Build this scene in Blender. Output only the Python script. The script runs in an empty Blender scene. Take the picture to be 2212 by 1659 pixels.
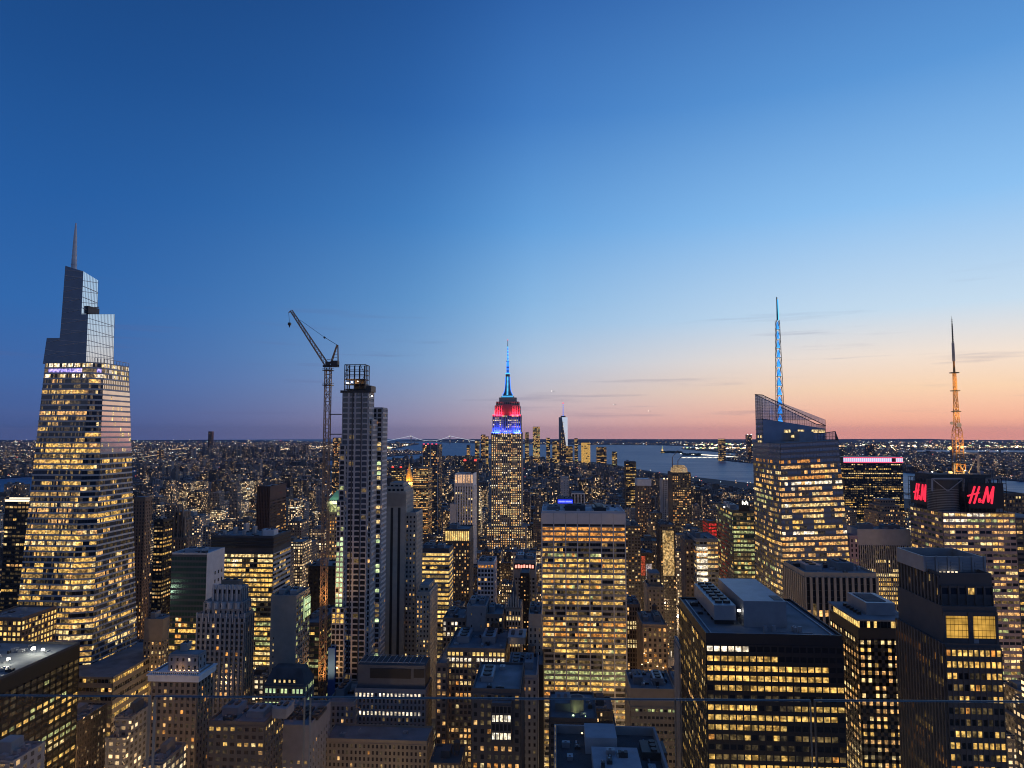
import bpy, math, random
from mathutils import Vector
import numpy as np
random.seed(7)
SC = bpy.context.scene
COL = SC.collection
# ------------------------------------------------------------------ camera
FPX, CX, CY = 1470.0, 1106.0, 829.5        # photograph measured in a 2212 x 1659 frame
PITCH, YAW = math.radians(4.1), math.radians(3.66)
CAMZ = 262.0
cam = bpy.data.objects.new('camera', bpy.data.cameras.new('camera')); COL.objects.link(cam)
cam.location = (0, 0, CAMZ); cam.rotation_euler = (math.pi/2 + PITCH, 0, YAW)
cam.data.sensor_width = 36; cam.data.lens = 36*FPX/2212
cam.data.clip_start = 0.1; cam.data.clip_end = 80000
SC.camera = cam
SC.view_settings.view_transform = 'Standard'; SC.view_settings.look = 'None'
SC.view_settings.exposure = 0; SC.view_settings.gamma = 1
SC.cycles.filter_width = 1.05; SC.cycles.max_bounces = 4; SC.cycles.diffuse_bounces = 2; SC.cycles.glossy_bounces = 3
SC.cycles.transparent_max_bounces = 12; SC.cycles.volume_bounces = 0
SC.cycles.sample_clamp_indirect = 2.0; SC.cycles.caustics_reflective = False; SC.cycles.caustics_refractive = False
FW = Vector((-math.sin(YAW)*math.cos(PITCH), math.cos(YAW)*math.cos(PITCH), math.sin(PITCH)))
RT = Vector((math.cos(YAW), math.sin(YAW), 0)); UP = RT.cross(FW)
def ray(x, y): return FW + RT*((x-CX)/FPX) - UP*((y-CY)/FPX)
def P(x, y, Y):
    d = ray(x, y); return Vector((0, 0, CAMZ)) + d*(Y/d.y)
def PX(x, y, Y): return P(x, y, Y).x
def PZ(x, y, Y): return P(x, y, Y).z
def G(x, y, z=4.0):
    d = ray(x, y); return Vector((0, 0, CAMZ)) + d*((z-CAMZ)/d.z)
def proj(p):
    v = Vector(p) - Vector((0, 0, CAMZ)); w = v.dot(FW)
    return CX + FPX*v.dot(RT)/w, CY - FPX*v.dot(UP)/w
# ------------------------------------------------------------------ nodes
def s2l(c):
    return tuple((v/255/12.92 if v/255 <= .04045 else ((v/255+.055)/1.055)**2.4) for v in c) + (1,)
class NT:
    def __init__(s, tree): s.t = tree; tree.nodes.clear()
    def n(s, typ, **k):
        nd = s.t.nodes.new(typ)
        for a, v in k.items(): setattr(nd, a, v)
        return nd
    def link(s, a, b): s.t.links.new(a, b)
    def m(s, op, a, b=None, c=None):
        nd = s.t.nodes.new('ShaderNodeMath'); nd.operation = op
        for i, v in enumerate((a, b, c)):
            if v is None: continue
            if isinstance(v, (int, float)): nd.inputs[i].default_value = v
            else: s.t.links.new(v, nd.inputs[i])
        return nd.outputs[0]
    def mixc(s, f, a, b):
        nd = s.t.nodes.new('ShaderNodeMix'); nd.data_type = 'RGBA'
        for i, v in ((0, f), (6, a), (7, b)):
            if isinstance(v, (int, float)): nd.inputs[i].default_value = v
            elif isinstance(v, (tuple, list)): nd.inputs[i].default_value = tuple(v)[:3] + (1,)
            else: s.t.links.new(v, nd.inputs[i])
        return nd.outputs[2]
    def ramp(s, f, stops):
        nd = s.t.nodes.new('ShaderNodeValToRGB'); e = nd.color_ramp.elements
        while len(e) > 1: e.remove(e[-1])
        e[0].position, e[0].color = stops[0]
        for p, c in stops[1:]:
            q = e.new(p); q.color = c
        s.t.links.new(f, nd.inputs[0]); return nd.outputs[0]
    def xyz(s, a, b, c):
        nd = s.t.nodes.new('ShaderNodeCombineXYZ')
        for i, v in enumerate((a, b, c)):
            if isinstance(v, (int, float)): nd.inputs[i].default_value = v
            else: s.t.links.new(v, nd.inputs[i])
        return nd.outputs[0]
    def white(s, vec):
        nd = s.t.nodes.new('ShaderNodeTexWhiteNoise'); nd.noise_dimensions = '3D'
        s.t.links.new(vec, nd.inputs[0]); return nd
    def noise(s, vec, scale, detail=3):
        nd = s.t.nodes.new('ShaderNodeTexNoise'); nd.inputs['Scale'].default_value = scale
        nd.inputs['Detail'].default_value = detail; s.t.links.new(vec, nd.inputs['Vector']); return nd.outputs[0]
# ------------------------------------------------------------------ sky (dusk)
SUN_AZ = math.radians(62)                      # the set sun, to the right of the view
world = bpy.data.worlds.new('World'); SC.world = world; world.use_nodes = True
N = NT(world.node_tree)
tc = N.n('ShaderNodeTexCoord'); sp = N.n('ShaderNodeSeparateXYZ'); N.link(tc.outputs['Generated'], sp.inputs[0])
dx, dy, dz = sp.outputs
el = N.m('DIVIDE', N.m('ARCSINE', dz), math.radians(60))         # 0..1 for 0..60 degrees
el = N.m('MAXIMUM', el, 0.0)
hl = N.m('SQRT', N.m('ADD', N.m('MULTIPLY', dx, dx), N.m('MULTIPLY', dy, dy)))
az = SUN_AZ - YAW
sx, sy = math.sin(az), math.cos(az)
sdot = N.m('DIVIDE', N.m('ADD', N.m('MULTIPLY', dx, sx), N.m('MULTIPLY', dy, sy)), N.m('MAXIMUM', hl, .001))
def elv(y): return max(0, (math.degrees(math.atan((CY-y)/FPX)) + 4.1)/60)
def stops(lst): return [(elv(y), s2l(c)) for y, c in lst]
left = N.ramp(el, stops([(946, (72, 88, 140)), (900, (72, 96, 152)), (830, (66, 104, 166)), (700, (50, 104, 172)), (500, (38, 93, 162)), (250, (30, 79, 143)), (0, (25, 68, 127))]) + [(1, s2l((20, 54, 104)))])
mid = N.ramp(el, stops([(946, (168, 148, 168)), (910, (178, 162, 182)), (860, (170, 176, 200)), (780, (148, 186, 222)), (650, (116, 172, 222)), (480, (82, 147, 212)), (250, (55, 114, 187)), (0, (42, 94, 165))]) + [(1, s2l((28, 68, 130)))])
right = N.ramp(el, stops([(946, (248, 164, 144)), (905, (255, 188, 158)), (850, (255, 216, 180)), (790, (246, 228, 212)), (700, (200, 222, 240)), (500, (142, 194, 242)), (250, (92, 152, 216)), (0, (66, 120, 188))]) + [(1, s2l((36, 80, 146)))])
back = N.ramp(el, stops([(946, (138, 139, 152)), (830, (134, 139, 158)), (500, (116, 126, 151)), (0, (84, 102, 140))]) + [(1, s2l((56, 84, 136)))])  # unseen sky behind the view, brightened beyond dusk to light the front walls
def rng(v, a, b):
    nd = N.n('ShaderNodeMapRange'); nd.interpolation_type = 'SMOOTHSTEP'
    nd.inputs['From Min'].default_value = a; nd.inputs['From Max'].default_value = b; N.link(v, nd.inputs[0]); return nd.outputs[0]
def lin(v, a, b):
    nd = N.n('ShaderNodeMapRange')
    nd.inputs['From Min'].default_value = a; nd.inputs['From Max'].default_value = b; N.link(v, nd.inputs[0]); return nd.outputs[0]
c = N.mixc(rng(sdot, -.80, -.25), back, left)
c = N.mixc(N.m('POWER', lin(sdot, -.18, .50), 2.0), c, mid)
c = N.mixc(rng(sdot, .30, .92), c, right)
# thin dusk cloud streaks near the horizon
mp = N.n('ShaderNodeMapping'); mp.inputs['Scale'].default_value = (2.2, 2.2, 42); N.link(tc.outputs['Generated'], mp.inputs[0])
st = N.noise(mp.outputs[0], 2.1, 5)
stm = N.m('MULTIPLY', rng(st, .585, .75), N.m('MULTIPLY', rng(el, .002, .03), N.m('SUBTRACT', 1.0, rng(el, .10, .22))))
c = N.mixc(N.m('MULTIPLY', stm, .26), c, s2l((96, 98, 140)))
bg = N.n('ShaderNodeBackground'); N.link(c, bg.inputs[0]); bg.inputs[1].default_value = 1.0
wo = N.n('ShaderNodeOutputWorld'); N.link(bg.outputs[0], wo.inputs[0])
sun = bpy.data.objects.new('sun', bpy.data.lights.new('sun', 'SUN')); COL.objects.link(sun)
sun.data.energy = 0.12; sun.data.angle = math.radians(25); sun.data.color = (1, .66, .55)
sd = Vector((math.sin(az), math.cos(az), math.tan(math.radians(7))))
sun.rotation_euler = (-sd).to_track_quat('-Z', 'Y').to_euler()
sun.location = (0, 0, 900)
# ------------------------------------------------------------------ materials
MATS = {}
def newmat(name):
    m = bpy.data.materials.new(name); m.use_nodes = True; MATS[name] = m
    t = NT(m.node_tree); o = t.n('ShaderNodeOutputMaterial'); return m, t, o
def pbr(name, col, rough=.8, metal=0.0, var=.25, scale=.25, spec=.5, emis=None, es=0):
    m, t, o = newmat(name)
    b = t.n('ShaderNodeBsdfPrincipled')
    g = t.n('ShaderNodeNewGeometry')
    f = t.noise(g.outputs['Position'], scale, 5)
    f2 = t.m('MULTIPLY_ADD', f, 2*var, 1-var)
    mx = t.n('ShaderNodeMix'); mx.data_type = 'RGBA'; mx.blend_type = 'MULTIPLY'; mx.inputs[0].default_value = 1
    mx.inputs[6].default_value = tuple(col)[:3] + (1,)
    cc = t.n('ShaderNodeCombineColor')
    for i in range(3): t.link(f2, cc.inputs[i])
    t.link(cc.outputs[0], mx.inputs[7]); t.link(mx.outputs[2], b.inputs['Base Color'])
    b.inputs['Roughness'].default_value = rough; b.inputs['Metallic'].default_value = metal
    b.inputs['Specular IOR Level'].default_value = spec
    if emis: b.inputs['Emission Color'].default_value = tuple(emis) + (1,); b.inputs['Emission Strength'].default_value = es
    t.link(b.outputs[0], o.inputs[0]); m.cycles.emission_sampling = 'NONE'
    return m
def litmat(name, col, strength, cell=1.4, lo=.35):
    """the lit room behind a window: lamps, blinds and furniture break the light up"""
    m, t, o = newmat(name)
    g = t.n('ShaderNodeNewGeometry'); s = t.n('ShaderNodeSeparateXYZ'); t.link(g.outputs['Position'], s.inputs[0])
    h = t.m('ADD', s.outputs[0], s.outputs[1])
    w = t.white(t.xyz(t.m('FLOOR', t.m('DIVIDE', h, cell)), t.m('FLOOR', t.m('DIVIDE', s.outputs[2], 3.6)), 3.0)).outputs[0]
    n1 = t.noise(g.outputs['Position'], .55, 5); n2 = t.noise(g.outputs['Position'], .13, 1)
    v = t.m('ADD', t.m('MULTIPLY', w, .45), t.m('MULTIPLY_ADD', n1, 4.2, -1.75))
    v = t.m('MULTIPLY', t.m('MAXIMUM', v, lo*.6), t.m('MULTIPLY_ADD', n2, 1.5, .25))
    v = t.m('MINIMUM', v, 1.8)
    hue = t.mixc(w, tuple(col), (col[0], col[1]*.86, col[2]*.66))
    e = t.n('ShaderNodeEmission'); t.link(hue, e.inputs[0]); t.link(t.m('MULTIPLY', v, strength), e.inputs[1])
    gl = t.n('ShaderNodeBsdfGlossy'); gl.inputs['Roughness'].default_value = .08; gl.inputs[0].default_value = (.10, .10, .11, 1)
    a = t.n('ShaderNodeAddShader'); t.link(e.outputs[0], a.inputs[0]); t.link(gl.outputs[0], a.inputs[1])
    t.link(a.outputs[0], o.inputs[0]); m.cycles.emission_sampling = 'NONE'
    return m
def glowmat(name, col, strength, sample=False):
    m, t, o = newmat(name)
    e = t.n('ShaderNodeEmission'); e.inputs[0].default_value = tuple(col) + (1,); e.inputs[1].default_value = strength
    t.link(e.outputs[0], o.inputs[0]); m.cycles.emission_sampling = 'AUTO' if sample else 'NONE'
    return m
litmat('lit_yellow', (1, .62, .17), 1.2)
litmat('lit_warm', (1, .56, .21), 1.35)
litmat('lit_amber', (1, .43, .10), 1.0)
litmat('lit_pale', (1, .76, .36), 1.4)
litmat('lit_green', (.80, .92, .42), .72)
litmat('lit_dim', (.85, .60, .26), .26)
litmat('lit_white', (1, .88, .70), 1.9); litmat('lit_low', (1, .62, .22), .55); litmat('lit_faint', (.8, .62, .36), .09)
litmat('lit_gold', (1, .70, .24), 1.35, cell=4, lo=.9)
litmat('lit_lime', (.72, 1, .55), 1.2, cell=4, lo=.9)
litmat('lit_blue', (.10, .14, 1.0), 1.6)
litmat('lit_red', (1, .05, .05), 1.0)
litmat('lit_cyan', (.35, .85, 1), 2.5, cell=4, lo=1)
litmat('lit_violet', (.35, .30, 1), 2.2)
pbr('glass_dark', (.016, .018, .022), .10, 0, .2, .4, .6)
pbr('glass_sky', (.80, .86, .92), .10, .93, .06, .2)
pbr('glass_blue', (.09, .105, .13), .12, .5, .25, .15)
pbr('glass_green', (.05, .11, .09), .14, .5, .3, .15)
pbr('wall_grey', (.25, .25, .255)); pbr('wall_pale', (.42, .42, .43)); pbr('wall_white', (.62, .62, .63))
pbr('wall_brown', (.19, .15, .12)); pbr('wall_tan', (.32, .28, .23)); pbr('wall_brick', (.16, .10, .07))
pbr('wall_black', (.016, .016, .018), .45); pbr('wall_dark', (.07, .07, .075)); pbr('wall_rust', (.075, .045, .04))
pbr('wall_limestone', (.36, .34, .30)); pbr('wall_travertine', (.50, .49, .50), .8, 0, .12); pbr('wall_steel', (.13, .14, .16), .45, .4)
pbr('wall_rust2', (.20, .135, .095)); pbr('wall_tan2', (.27, .23, .18)); pbr('wall_olive2', (.20, .205, .19))
pbr('wall_olive', (.11, .12, .10)); pbr('wall_pink', (.42, .30, .32))
pbr('roof_grey', (.15, .17, .19), .9, 0, .75, .10); pbr('roof_dark', (.055, .06, .068), .9, 0, .8, .16); pbr('glass_facade', (.30, .335, .385), .2, .5, .25, .12); pbr('wall_mauve', (.28, .22, .23)); pbr('roof_pale', (.30, .33, .37), .8, 0, .3, .2)
pbr('metal_dark', (.05, .05, .055), .5, .6); pbr('metal_grey', (.32, .33, .35), .5, .5); pbr('metal_rust', (.16, .10, .06), .6, .3)
pbr('copper_green', (.16, .36, .27)); pbr('net_blue', (.03, .12, .42), .8)
pbr('wood_tank', (.10, .07, .05)); pbr('concrete', (.28, .28, .28))
glowmat('glow_white', (1, .93, .8), 6); glowmat('glow_warm', (1, .62, .25), 5); glowmat('glow_red', (1, .04, .03), 4)
glowmat('sign_red', (1, .03, .07), 1.35); glowmat('glow_blue', (.03, .20, 1), 2.0); glowmat('glow_cyan', (.08, .50, 1), 1.6)
glowmat('glow_pink', (1, .10, .22), 1.3); glowmat('glow_lime', (.75, 1, .5), 3); glowmat('glow_spire', (.05, .33, 1), 1.4)
glowmat('glow_edge', (1, .86, .62), 1.6); glowmat('glow_deepblue', (.02, .04, .9), 2.2)
glowmat('glow_lilac', (.55, .6, 1), 1.1)
# ------------------------------------------------------------------ mesh builder
class MB:
    def __init__(s, org=(0, 0, 0)): s.v = []; s.f = []; s.mi = []; s.o = Vector(org); s.rc = []
    def add(s, vs, fs, mi=0):
        k = len(s.v); s.v += [tuple(Vector(p) - s.o) for p in vs]
        for f in fs: s.f.append([i+k for i in f]); s.mi.append(mi)
    def box(s, x0, x1, y0, y1, z0, z1, mi=0, top=None, bottom=False):
        vs = [(x0, y0, z0), (x1, y0, z0), (x1, y1, z0), (x0, y1, z0), (x0, y0, z1), (x1, y0, z1), (x1, y1, z1), (x0, y1, z1)]
        s.add(vs, [(0, 1, 5, 4), (1, 2, 6, 5), (2, 3, 7, 6), (3, 0, 4, 7)], mi)
        s.add(vs, [(4, 5, 6, 7)], mi if top is None else top)
        if bottom: s.add(vs, [(3, 2, 1, 0)], mi)
    def prism(s, poly, z0, z1, mi=0, tops=None):
        n = len(poly); t = tops or [z1]*n
        vs = [(x, y, z0) for x, y in poly] + [(poly[i][0], poly[i][1], t[i]) for i in range(n)]
        s.add(vs, [(i, (i+1) % n, n+(i+1) % n, n+i) for i in range(n)] + [tuple(range(n, 2*n))], mi)
    def loft(s, rings, mi=0, cap=True):
        n = len(rings[0]); vs = [p for r in rings for p in r]; fs = []
        for k in range(len(rings)-1):
            for i in range(n): fs.append((k*n+i, k*n+(i+1) % n, (k+1)*n+(i+1) % n, (k+1)*n+i))
        if cap: fs += [tuple(range((len(rings)-1)*n, len(rings)*n)), tuple(reversed(range(n)))]
        s.add(vs, fs, mi)
    def cyl(s, x, y, z0, z1, r0, r1=None, n=12, mi=0):
        r1 = r0 if r1 is None else r1
        rg = lambda z, r: [(x+r*math.cos(2*math.pi*i/n), y+r*math.sin(2*math.pi*i/n), z) for i in range(n)]
        s.loft([rg(z0, r0), rg(z1, max(r1, .01))], mi)
    def bar(s, p, q, t=.3, mi=0):
        p, q = Vector(p), Vector(q); d = (q-p)
        if d.length < 1e-4: return
        d.normalize(); a = d.cross(Vector((0, 0, 1)))
        if a.length < .01: a = Vector((1, 0, 0))
        a.normalize(); b = d.cross(a); h = t/2
        ring = lambda c: [c+a*h+b*h, c-a*h+b*h, c-a*h-b*h, c+a*h-b*h]
        s.loft([ring(p), ring(q)], mi)
    def quad(s, a, b, c, d, mi=0): s.add([a, b, c, d], [(0, 1, 2, 3)], mi)
    def slab(s, a, b, c, d, nrm, t, mi=0):
        """a thin block standing t proud of the face a b c d"""
        o = [Vector(p) + nrm*t for p in (a, b, c, d)]; i = [Vector(p) for p in (a, b, c, d)]
        s.add(i + o, [(4, 5, 6, 7), (0, 1, 5, 4), (1, 2, 6, 5), (2, 3, 7, 6), (3, 0, 4, 7)], mi)
    def build(s, name, mats, parent=None, loc=None, kind=None):
        me = bpy.data.meshes.new(name); me.from_pydata(s.v, [], s.f)
        if isinstance(mats, str): mats = [mats]
        for m in mats: me.materials.append(MATS[m])
        if len(mats) > 1: me.polygons.foreach_set('material_index', s.mi)
        me.update()
        o = bpy.data.objects.new(name, me); COL.objects.link(o)
        if parent: o.parent = parent
        o.location = loc if loc is not None else (s.o if parent is None else (0, 0, 0))
        if kind: o['kind'] = kind
        return o
def tag(o, label, cat, group=None):
    o['label'] = label; o['category'] = cat
    if group: o['group'] = group
    return o
# ------------------------------------------------------------------ buildings
ZB = []          # (Y, xpix0, xpix1, ytop, ybot) rectangles the filler city must not hide
FOOT = []        # occupied ground
PAL = dict(
    office=[('lit_yellow', 5), ('lit_pale', 2), ('lit_warm', 2), ('lit_dim', 3), ('lit_low', 3)],
    warm=[('lit_warm', 5), ('lit_amber', 3), ('lit_pale', 2), ('lit_dim', 2), ('lit_low', 2)],
    green=[('lit_green', 6), ('lit_yellow', 2), ('lit_dim', 2)],
    gold=[('lit_gold', 5), ('lit_yellow', 4), ('lit_dim', 1)],
    mixed=[('lit_yellow', 3), ('lit_warm', 3), ('lit_pale', 2), ('lit_green', 1), ('lit_dim', 3)],
    white=[('lit_white', 4), ('lit_pale', 2)], lime=[('lit_lime', 4), ('lit_green', 1)])
def pick(pal):
    l = PAL[pal] if isinstance(pal, str) else pal
    r = random.random()*sum(w for _, w in l)
    for k, w in l:
        r -= w
        if r <= 0: return k
    return l[-1][0]
def rows(prow=.5, pin=.75, pout=.06, run=3, pal='office', one=True):
    """storeys are lit or not as a whole, offices in short runs"""
    st = {}
    def f(r, c, nr, nc):
        if r not in st: st[r] = (pin if random.random() < prow else pout, pick(pal), {})
        p, m, runs = st[r]; k = c//run
        if k not in runs: runs[k] = random.random() < p
        on = runs[k] if random.random() < .82 else random.random() < p*.8
        if not on: return 'lit_faint' if random.random() < .4 else None
        return m if (one and random.random() < .7) else pick(pal)
    return f
def scatter(p=.2, pal='warm'): return lambda r, c, nr, nc: pick(pal) if random.random() < p else ('lit_faint' if random.random() < .15 else None)
def dark(r, c, nr, nc): return None
WINMATS = list(k for k in MATS if k.startswith('lit_')) + ['glass_facade', 'glass_dark', 'glass_sky', 'glass_blue', 'glass_green']
WI = {k: i for i, k in enumerate(WINMATS)}
class Building:
    def __init__(s, name, label, cat, loc, group=None):
        s.root = bpy.data.objects.new(name, None); COL.objects.link(s.root)
        s.o = Vector(loc); s.root.location = s.o; s.root.empty_display_size = 5
        tag(s.root, label, cat, group); s.wall = MB(s.o); s.wmats = []; s.wins = []
    def wm(s, m):
        if m not in s.wmats: s.wmats.append(m)
        return s.wmats.index(m)
    def part(s, name, mb, mats, kind=None, label=None):
        o = mb.build(name, mats, s.root, kind=kind)
        if label: o['label'] = label
        return o
    def mb(s): return MB(s.o)
    def facade(s, bl, br, tr, tl, bay=3.2, fl=3.8, wf=.62, hf=.55, lit=None, wall='wall_grey', pier=.35, span=.25,
               glass='glass_dark', arch=False, cols=None, nrows=None, piermat=None, spanmat=None, mull=1, skip=None, sill=.45):
        """windows, piers and spandrels on the wall bl br tr tl (seen from outside, bottom left first)"""
        bl, br, tr, tl = map(Vector, (bl, br, tr, tl)); n = (br-bl).cross(tl-bl).normalized()
        W = (tr-tl).length; H = (tl-bl).length
        nc = cols or max(1, round(W/bay)); nr = nrows or max(1, int(H/fl))
        hh = 1.0 if nrows else nr*fl/H
        def q(u, v): return (bl*(1-u)+br*u)*(1-v) + (tl*(1-u)+tr*u)*v
        pm = s.wm(piermat or wall); sm = s.wm(spanmat or piermat or wall)
        pw = (1-wf)/2/nc
        if pier:
            for i in range(nc+1):
                u0, u1 = max(0, i/nc-pw), min(1, i/nc+pw)
                s.wall.slab(q(u0, 0), q(u1, 0), q(u1, 1), q(u0, 1), n, pier, pm)
        if span:
            for j in range(nr+1):
                v1 = 1-(j-(1-hf)*(1-sill))/nr*hh; v0 = 1-(j+(1-hf)*sill)/nr*hh
                s.wall.slab(q(0, max(v0, 0)), q(1, max(v0, 0)), q(1, min(v1, 1)), q(0, min(v1, 1)), n, span, sm)
        st = 0.06
        for j in range(nr):
            v1 = 1-(j+(1-hf)*sill)/nr*hh; v0 = 1-(j+1-(1-hf)*(1-sill))/nr*hh
            for i in range(nc):
                if skip and skip(j, i, nr, nc): continue
                m = lit(j, i, nr, nc) if lit else None
                m = m or glass
                u0, u1 = (i+(1-wf)/2)/nc, (i+1-(1-wf)/2)/nc
                pts = [q(u0, v0), q(u1, v0), q(u1, v1), q(u0, v1)]
                if arch:
                    pts = pts[:2]
                    for k in range(7):
                        a = math.pi*k/6; uu = (u0+u1)/2 + (u1-u0)/2*math.cos(a)
                        pts.append(q(uu, v0+(v1-v0)*(.74+.26*math.sin(a))))
                s.wins.append(([p+n*st for p in pts], m))
    def box(s, x0, x1, y0, y1, z0, z1, wall='wall_grey', top=None, **k):
        """a block with windows on the faces that can be seen"""
        s.wall.box(x0, x1, y0, y1, z0, z1, s.wm(wall), s.wm(top or 'roof_grey'))
        faces = k.pop('faces', 'FLR'); side = k.pop('side', {})
        k['wall'] = wall
        tb = k.pop('topband', 1.0)
        if 'F' in faces: s.facade((x0, y0, z0), (x1, y0, z0), (x1, y0, z1-tb), (x0, y0, z1-tb), **k)
        ks = dict(k); ks.pop('cols', None); ks.update(side)
        if 'R' in faces: s.facade((x1, y0, z0), (x1, y1, z0), (x1, y1, z1-tb), (x1, y0, z1-tb), **ks)
        if 'L' in faces: s.facade((x0, y1, z0), (x0, y0, z0), (x0, y0, z1-tb), (x0, y1, z1-tb), **ks)
    def parapet(s, x0, x1, y0, y1, z, h=1.2, t=.6, mat='wall_grey', ring=None):
        m = ring or s.wall; i = s.wm(mat)
        for a in ((x0, x1, y0, y0+t), (x0, x1, y1-t, y1), (x0, x0+t, y0+t, y1-t), (x1-t, x1, y0+t, y1-t)): m.box(*a, z-.01, z+h, i)
    def unit(s, name, x0, x1, y0, y1, z0, z1, mat='metal_grey', fans=0, label=None):
        m = s.mb(); m.box(x0, x1, y0, y1, z0, z1, 0)
        w, d = x1-x0, y1-y0
        m.box(x0-.15, x1+.15, y0-.15, y1+.15, z1-.5, z1-.2, 0)
        if fans:
            for i in range(fans):
                if d > w: m.cyl((x0+x1)/2, y0+d*(i+.5)/fans, z1, z1+.7, min(w, d/fans)*.38, mi=1)
                else: m.cyl(x0+w*(i+.5)/fans, (y0+y1)/2, z1, z1+.7, min(d, w/fans)*.38, mi=1)
        else:
            for i in range(2): m.box(x0+w*(.15+.45*i), x0+w*(.35+.45*i), y0+d*.3, y0+d*.7, z1, z1+.6+.3*i, 1)
        return s.part(name, m, [mat, 'metal_dark'], label=label)
    def tank(s, x, y, z, r=2.2, h=4.5):
        m = s.mb(); m.cyl(x, y, z+2.6, z+2.6+h, r, r, 14); m.cyl(x, y, z+2.6+h, z+2.6+h+1.6, r*1.08, .05, 14)
        for a in range(4): m.bar((x+r*.7*math.cos(a*1.57+.8), y+r*.7*math.sin(a*1.57+.8), z), (x+r*.7*math.cos(a*1.57+.8), y+r*.7*math.sin(a*1.57+.8), z+2.7), .3)
        s.part('water_tank', m, 'wood_tank')
    def lamp(s, p, r=.6, mat='glow_white', name='flood_lamp'):
        m = s.mb(); x, y, z = p; m.cyl(x, y, z, z+r, r, r*.8, 10, 0); m.bar((x, y, z-1), (x, y, z), .2, 1)
        return s.part(name, m, [mat, 'metal_dark'])
    def clutter(s, x0, x1, y0, y1, z, n=5):
        for _ in range(n):
            m = s.mb()
            w, d, h = random.uniform(1, 4), random.uniform(1, 4), random.uniform(.6, 2.2)
            a, b = random.uniform(x0+1, x1-w-1), random.uniform(y0+1, y1-d-1); m.box(a, a+w, b, b+d, z, z+h, random.randint(0, 1)); m.box(a+w*.3, a+w*.6, b+d*.3, b+d*.6, z+h-.1, z+h+.4, 0); s.part('roof_equipment', m, ['metal_grey', 'metal_dark'])
        for _ in range(max(1, n//3)):
            a, b = random.uniform(x0+1, x1-2), random.uniform(y0+1, y1-6); m = s.mb(); m.box(a, a+.5, b, b+5, z, z+.5, 0); m.box(a-.2, a+.7, b+2, b+2.4, z, z+.7, 0); s.part('roof_duct', m, 'metal_grey')
    def finish(s, nmax=100):
        if s.wall.v: s.part('wall', s.wall, s.wmats)
        if not s.wins: return s.root
        def score(w):
            c = sum(w[0], Vector())/len(w[0]); x, y = proj(c)
            v = (w[0][2]-w[0][0]).length
            on = 0 if (-5 < x < 2217 and 0 < y < 1664) else 1
            nx = (w[0][1]-w[0][0]).cross(w[0][2]-w[0][1]).normalized()
            facing = nx.dot((Vector((0, 0, CAMZ))-c).normalized())
            return (on + (1 if facing < .02 else 0), -(v*max(facing, .01))/c.length)
        s.wins.sort(key=score)
        for pts, m in s.wins[:nmax]:
            o = sum(pts, Vector())/len(pts); b = MB(o); nn = (pts[1]-pts[0]).cross(pts[2]-pts[1]).normalized()
            k = len(pts); vs = [p - nn*.05 for p in pts] + pts
            b.add(vs, [tuple(range(k, 2*k))] + [(i, (i+1) % k, k+(i+1) % k, k+i) for i in range(k)])
            b.build('window', m, s.root, loc=o-s.o)
        rest = s.wins[nmax:]
        if rest:
            b = MB(s.o); used = sorted({WI[m] for _, m in rest}); ix = {w: i for i, w in enumerate(used)}
            for pts, m in rest: b.add(pts, [tuple(range(len(pts)))], ix[WI[m]])
            b.build('window', [WINMATS[i] for i in used], s.root, kind='stuff')
        return s.root
def base(x0, x1, y0, y1): return ((x0+x1)/2, (y0+y1)/2, 4.0)
GZ = 4.0
def simple(name, label, cat, xa, xb, yt, Y, depth, ybot=1659, group=None, deco=None, **k):
    """a tower given by the picture place of its front top edge and its distance"""
    x0, x1 = PX(xa, yt, Y), PX(xb, yt, Y); z = PZ((xa+xb)/2, yt, Y)
    b = Building(name, label, cat, base(x0, x1, Y, Y+depth), group)
    pm = k.get('wall', 'wall_grey')
    b.box(x0, x1, Y, Y+depth, GZ, z, **k)
    b.parapet(x0, x1, Y, Y+depth, z, 1.1, .5, pm)
    b.dim = (x0, x1, Y, Y+depth, z)
    ZB.append((Y, min(xa, proj((x0, Y+depth, z))[0]), max(xb, proj((x1, Y+depth, z))[0]), yt, ybot)); FOOT.append((x0, x1, Y, Y+depth))
    if deco: deco(b)
    return b
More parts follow.
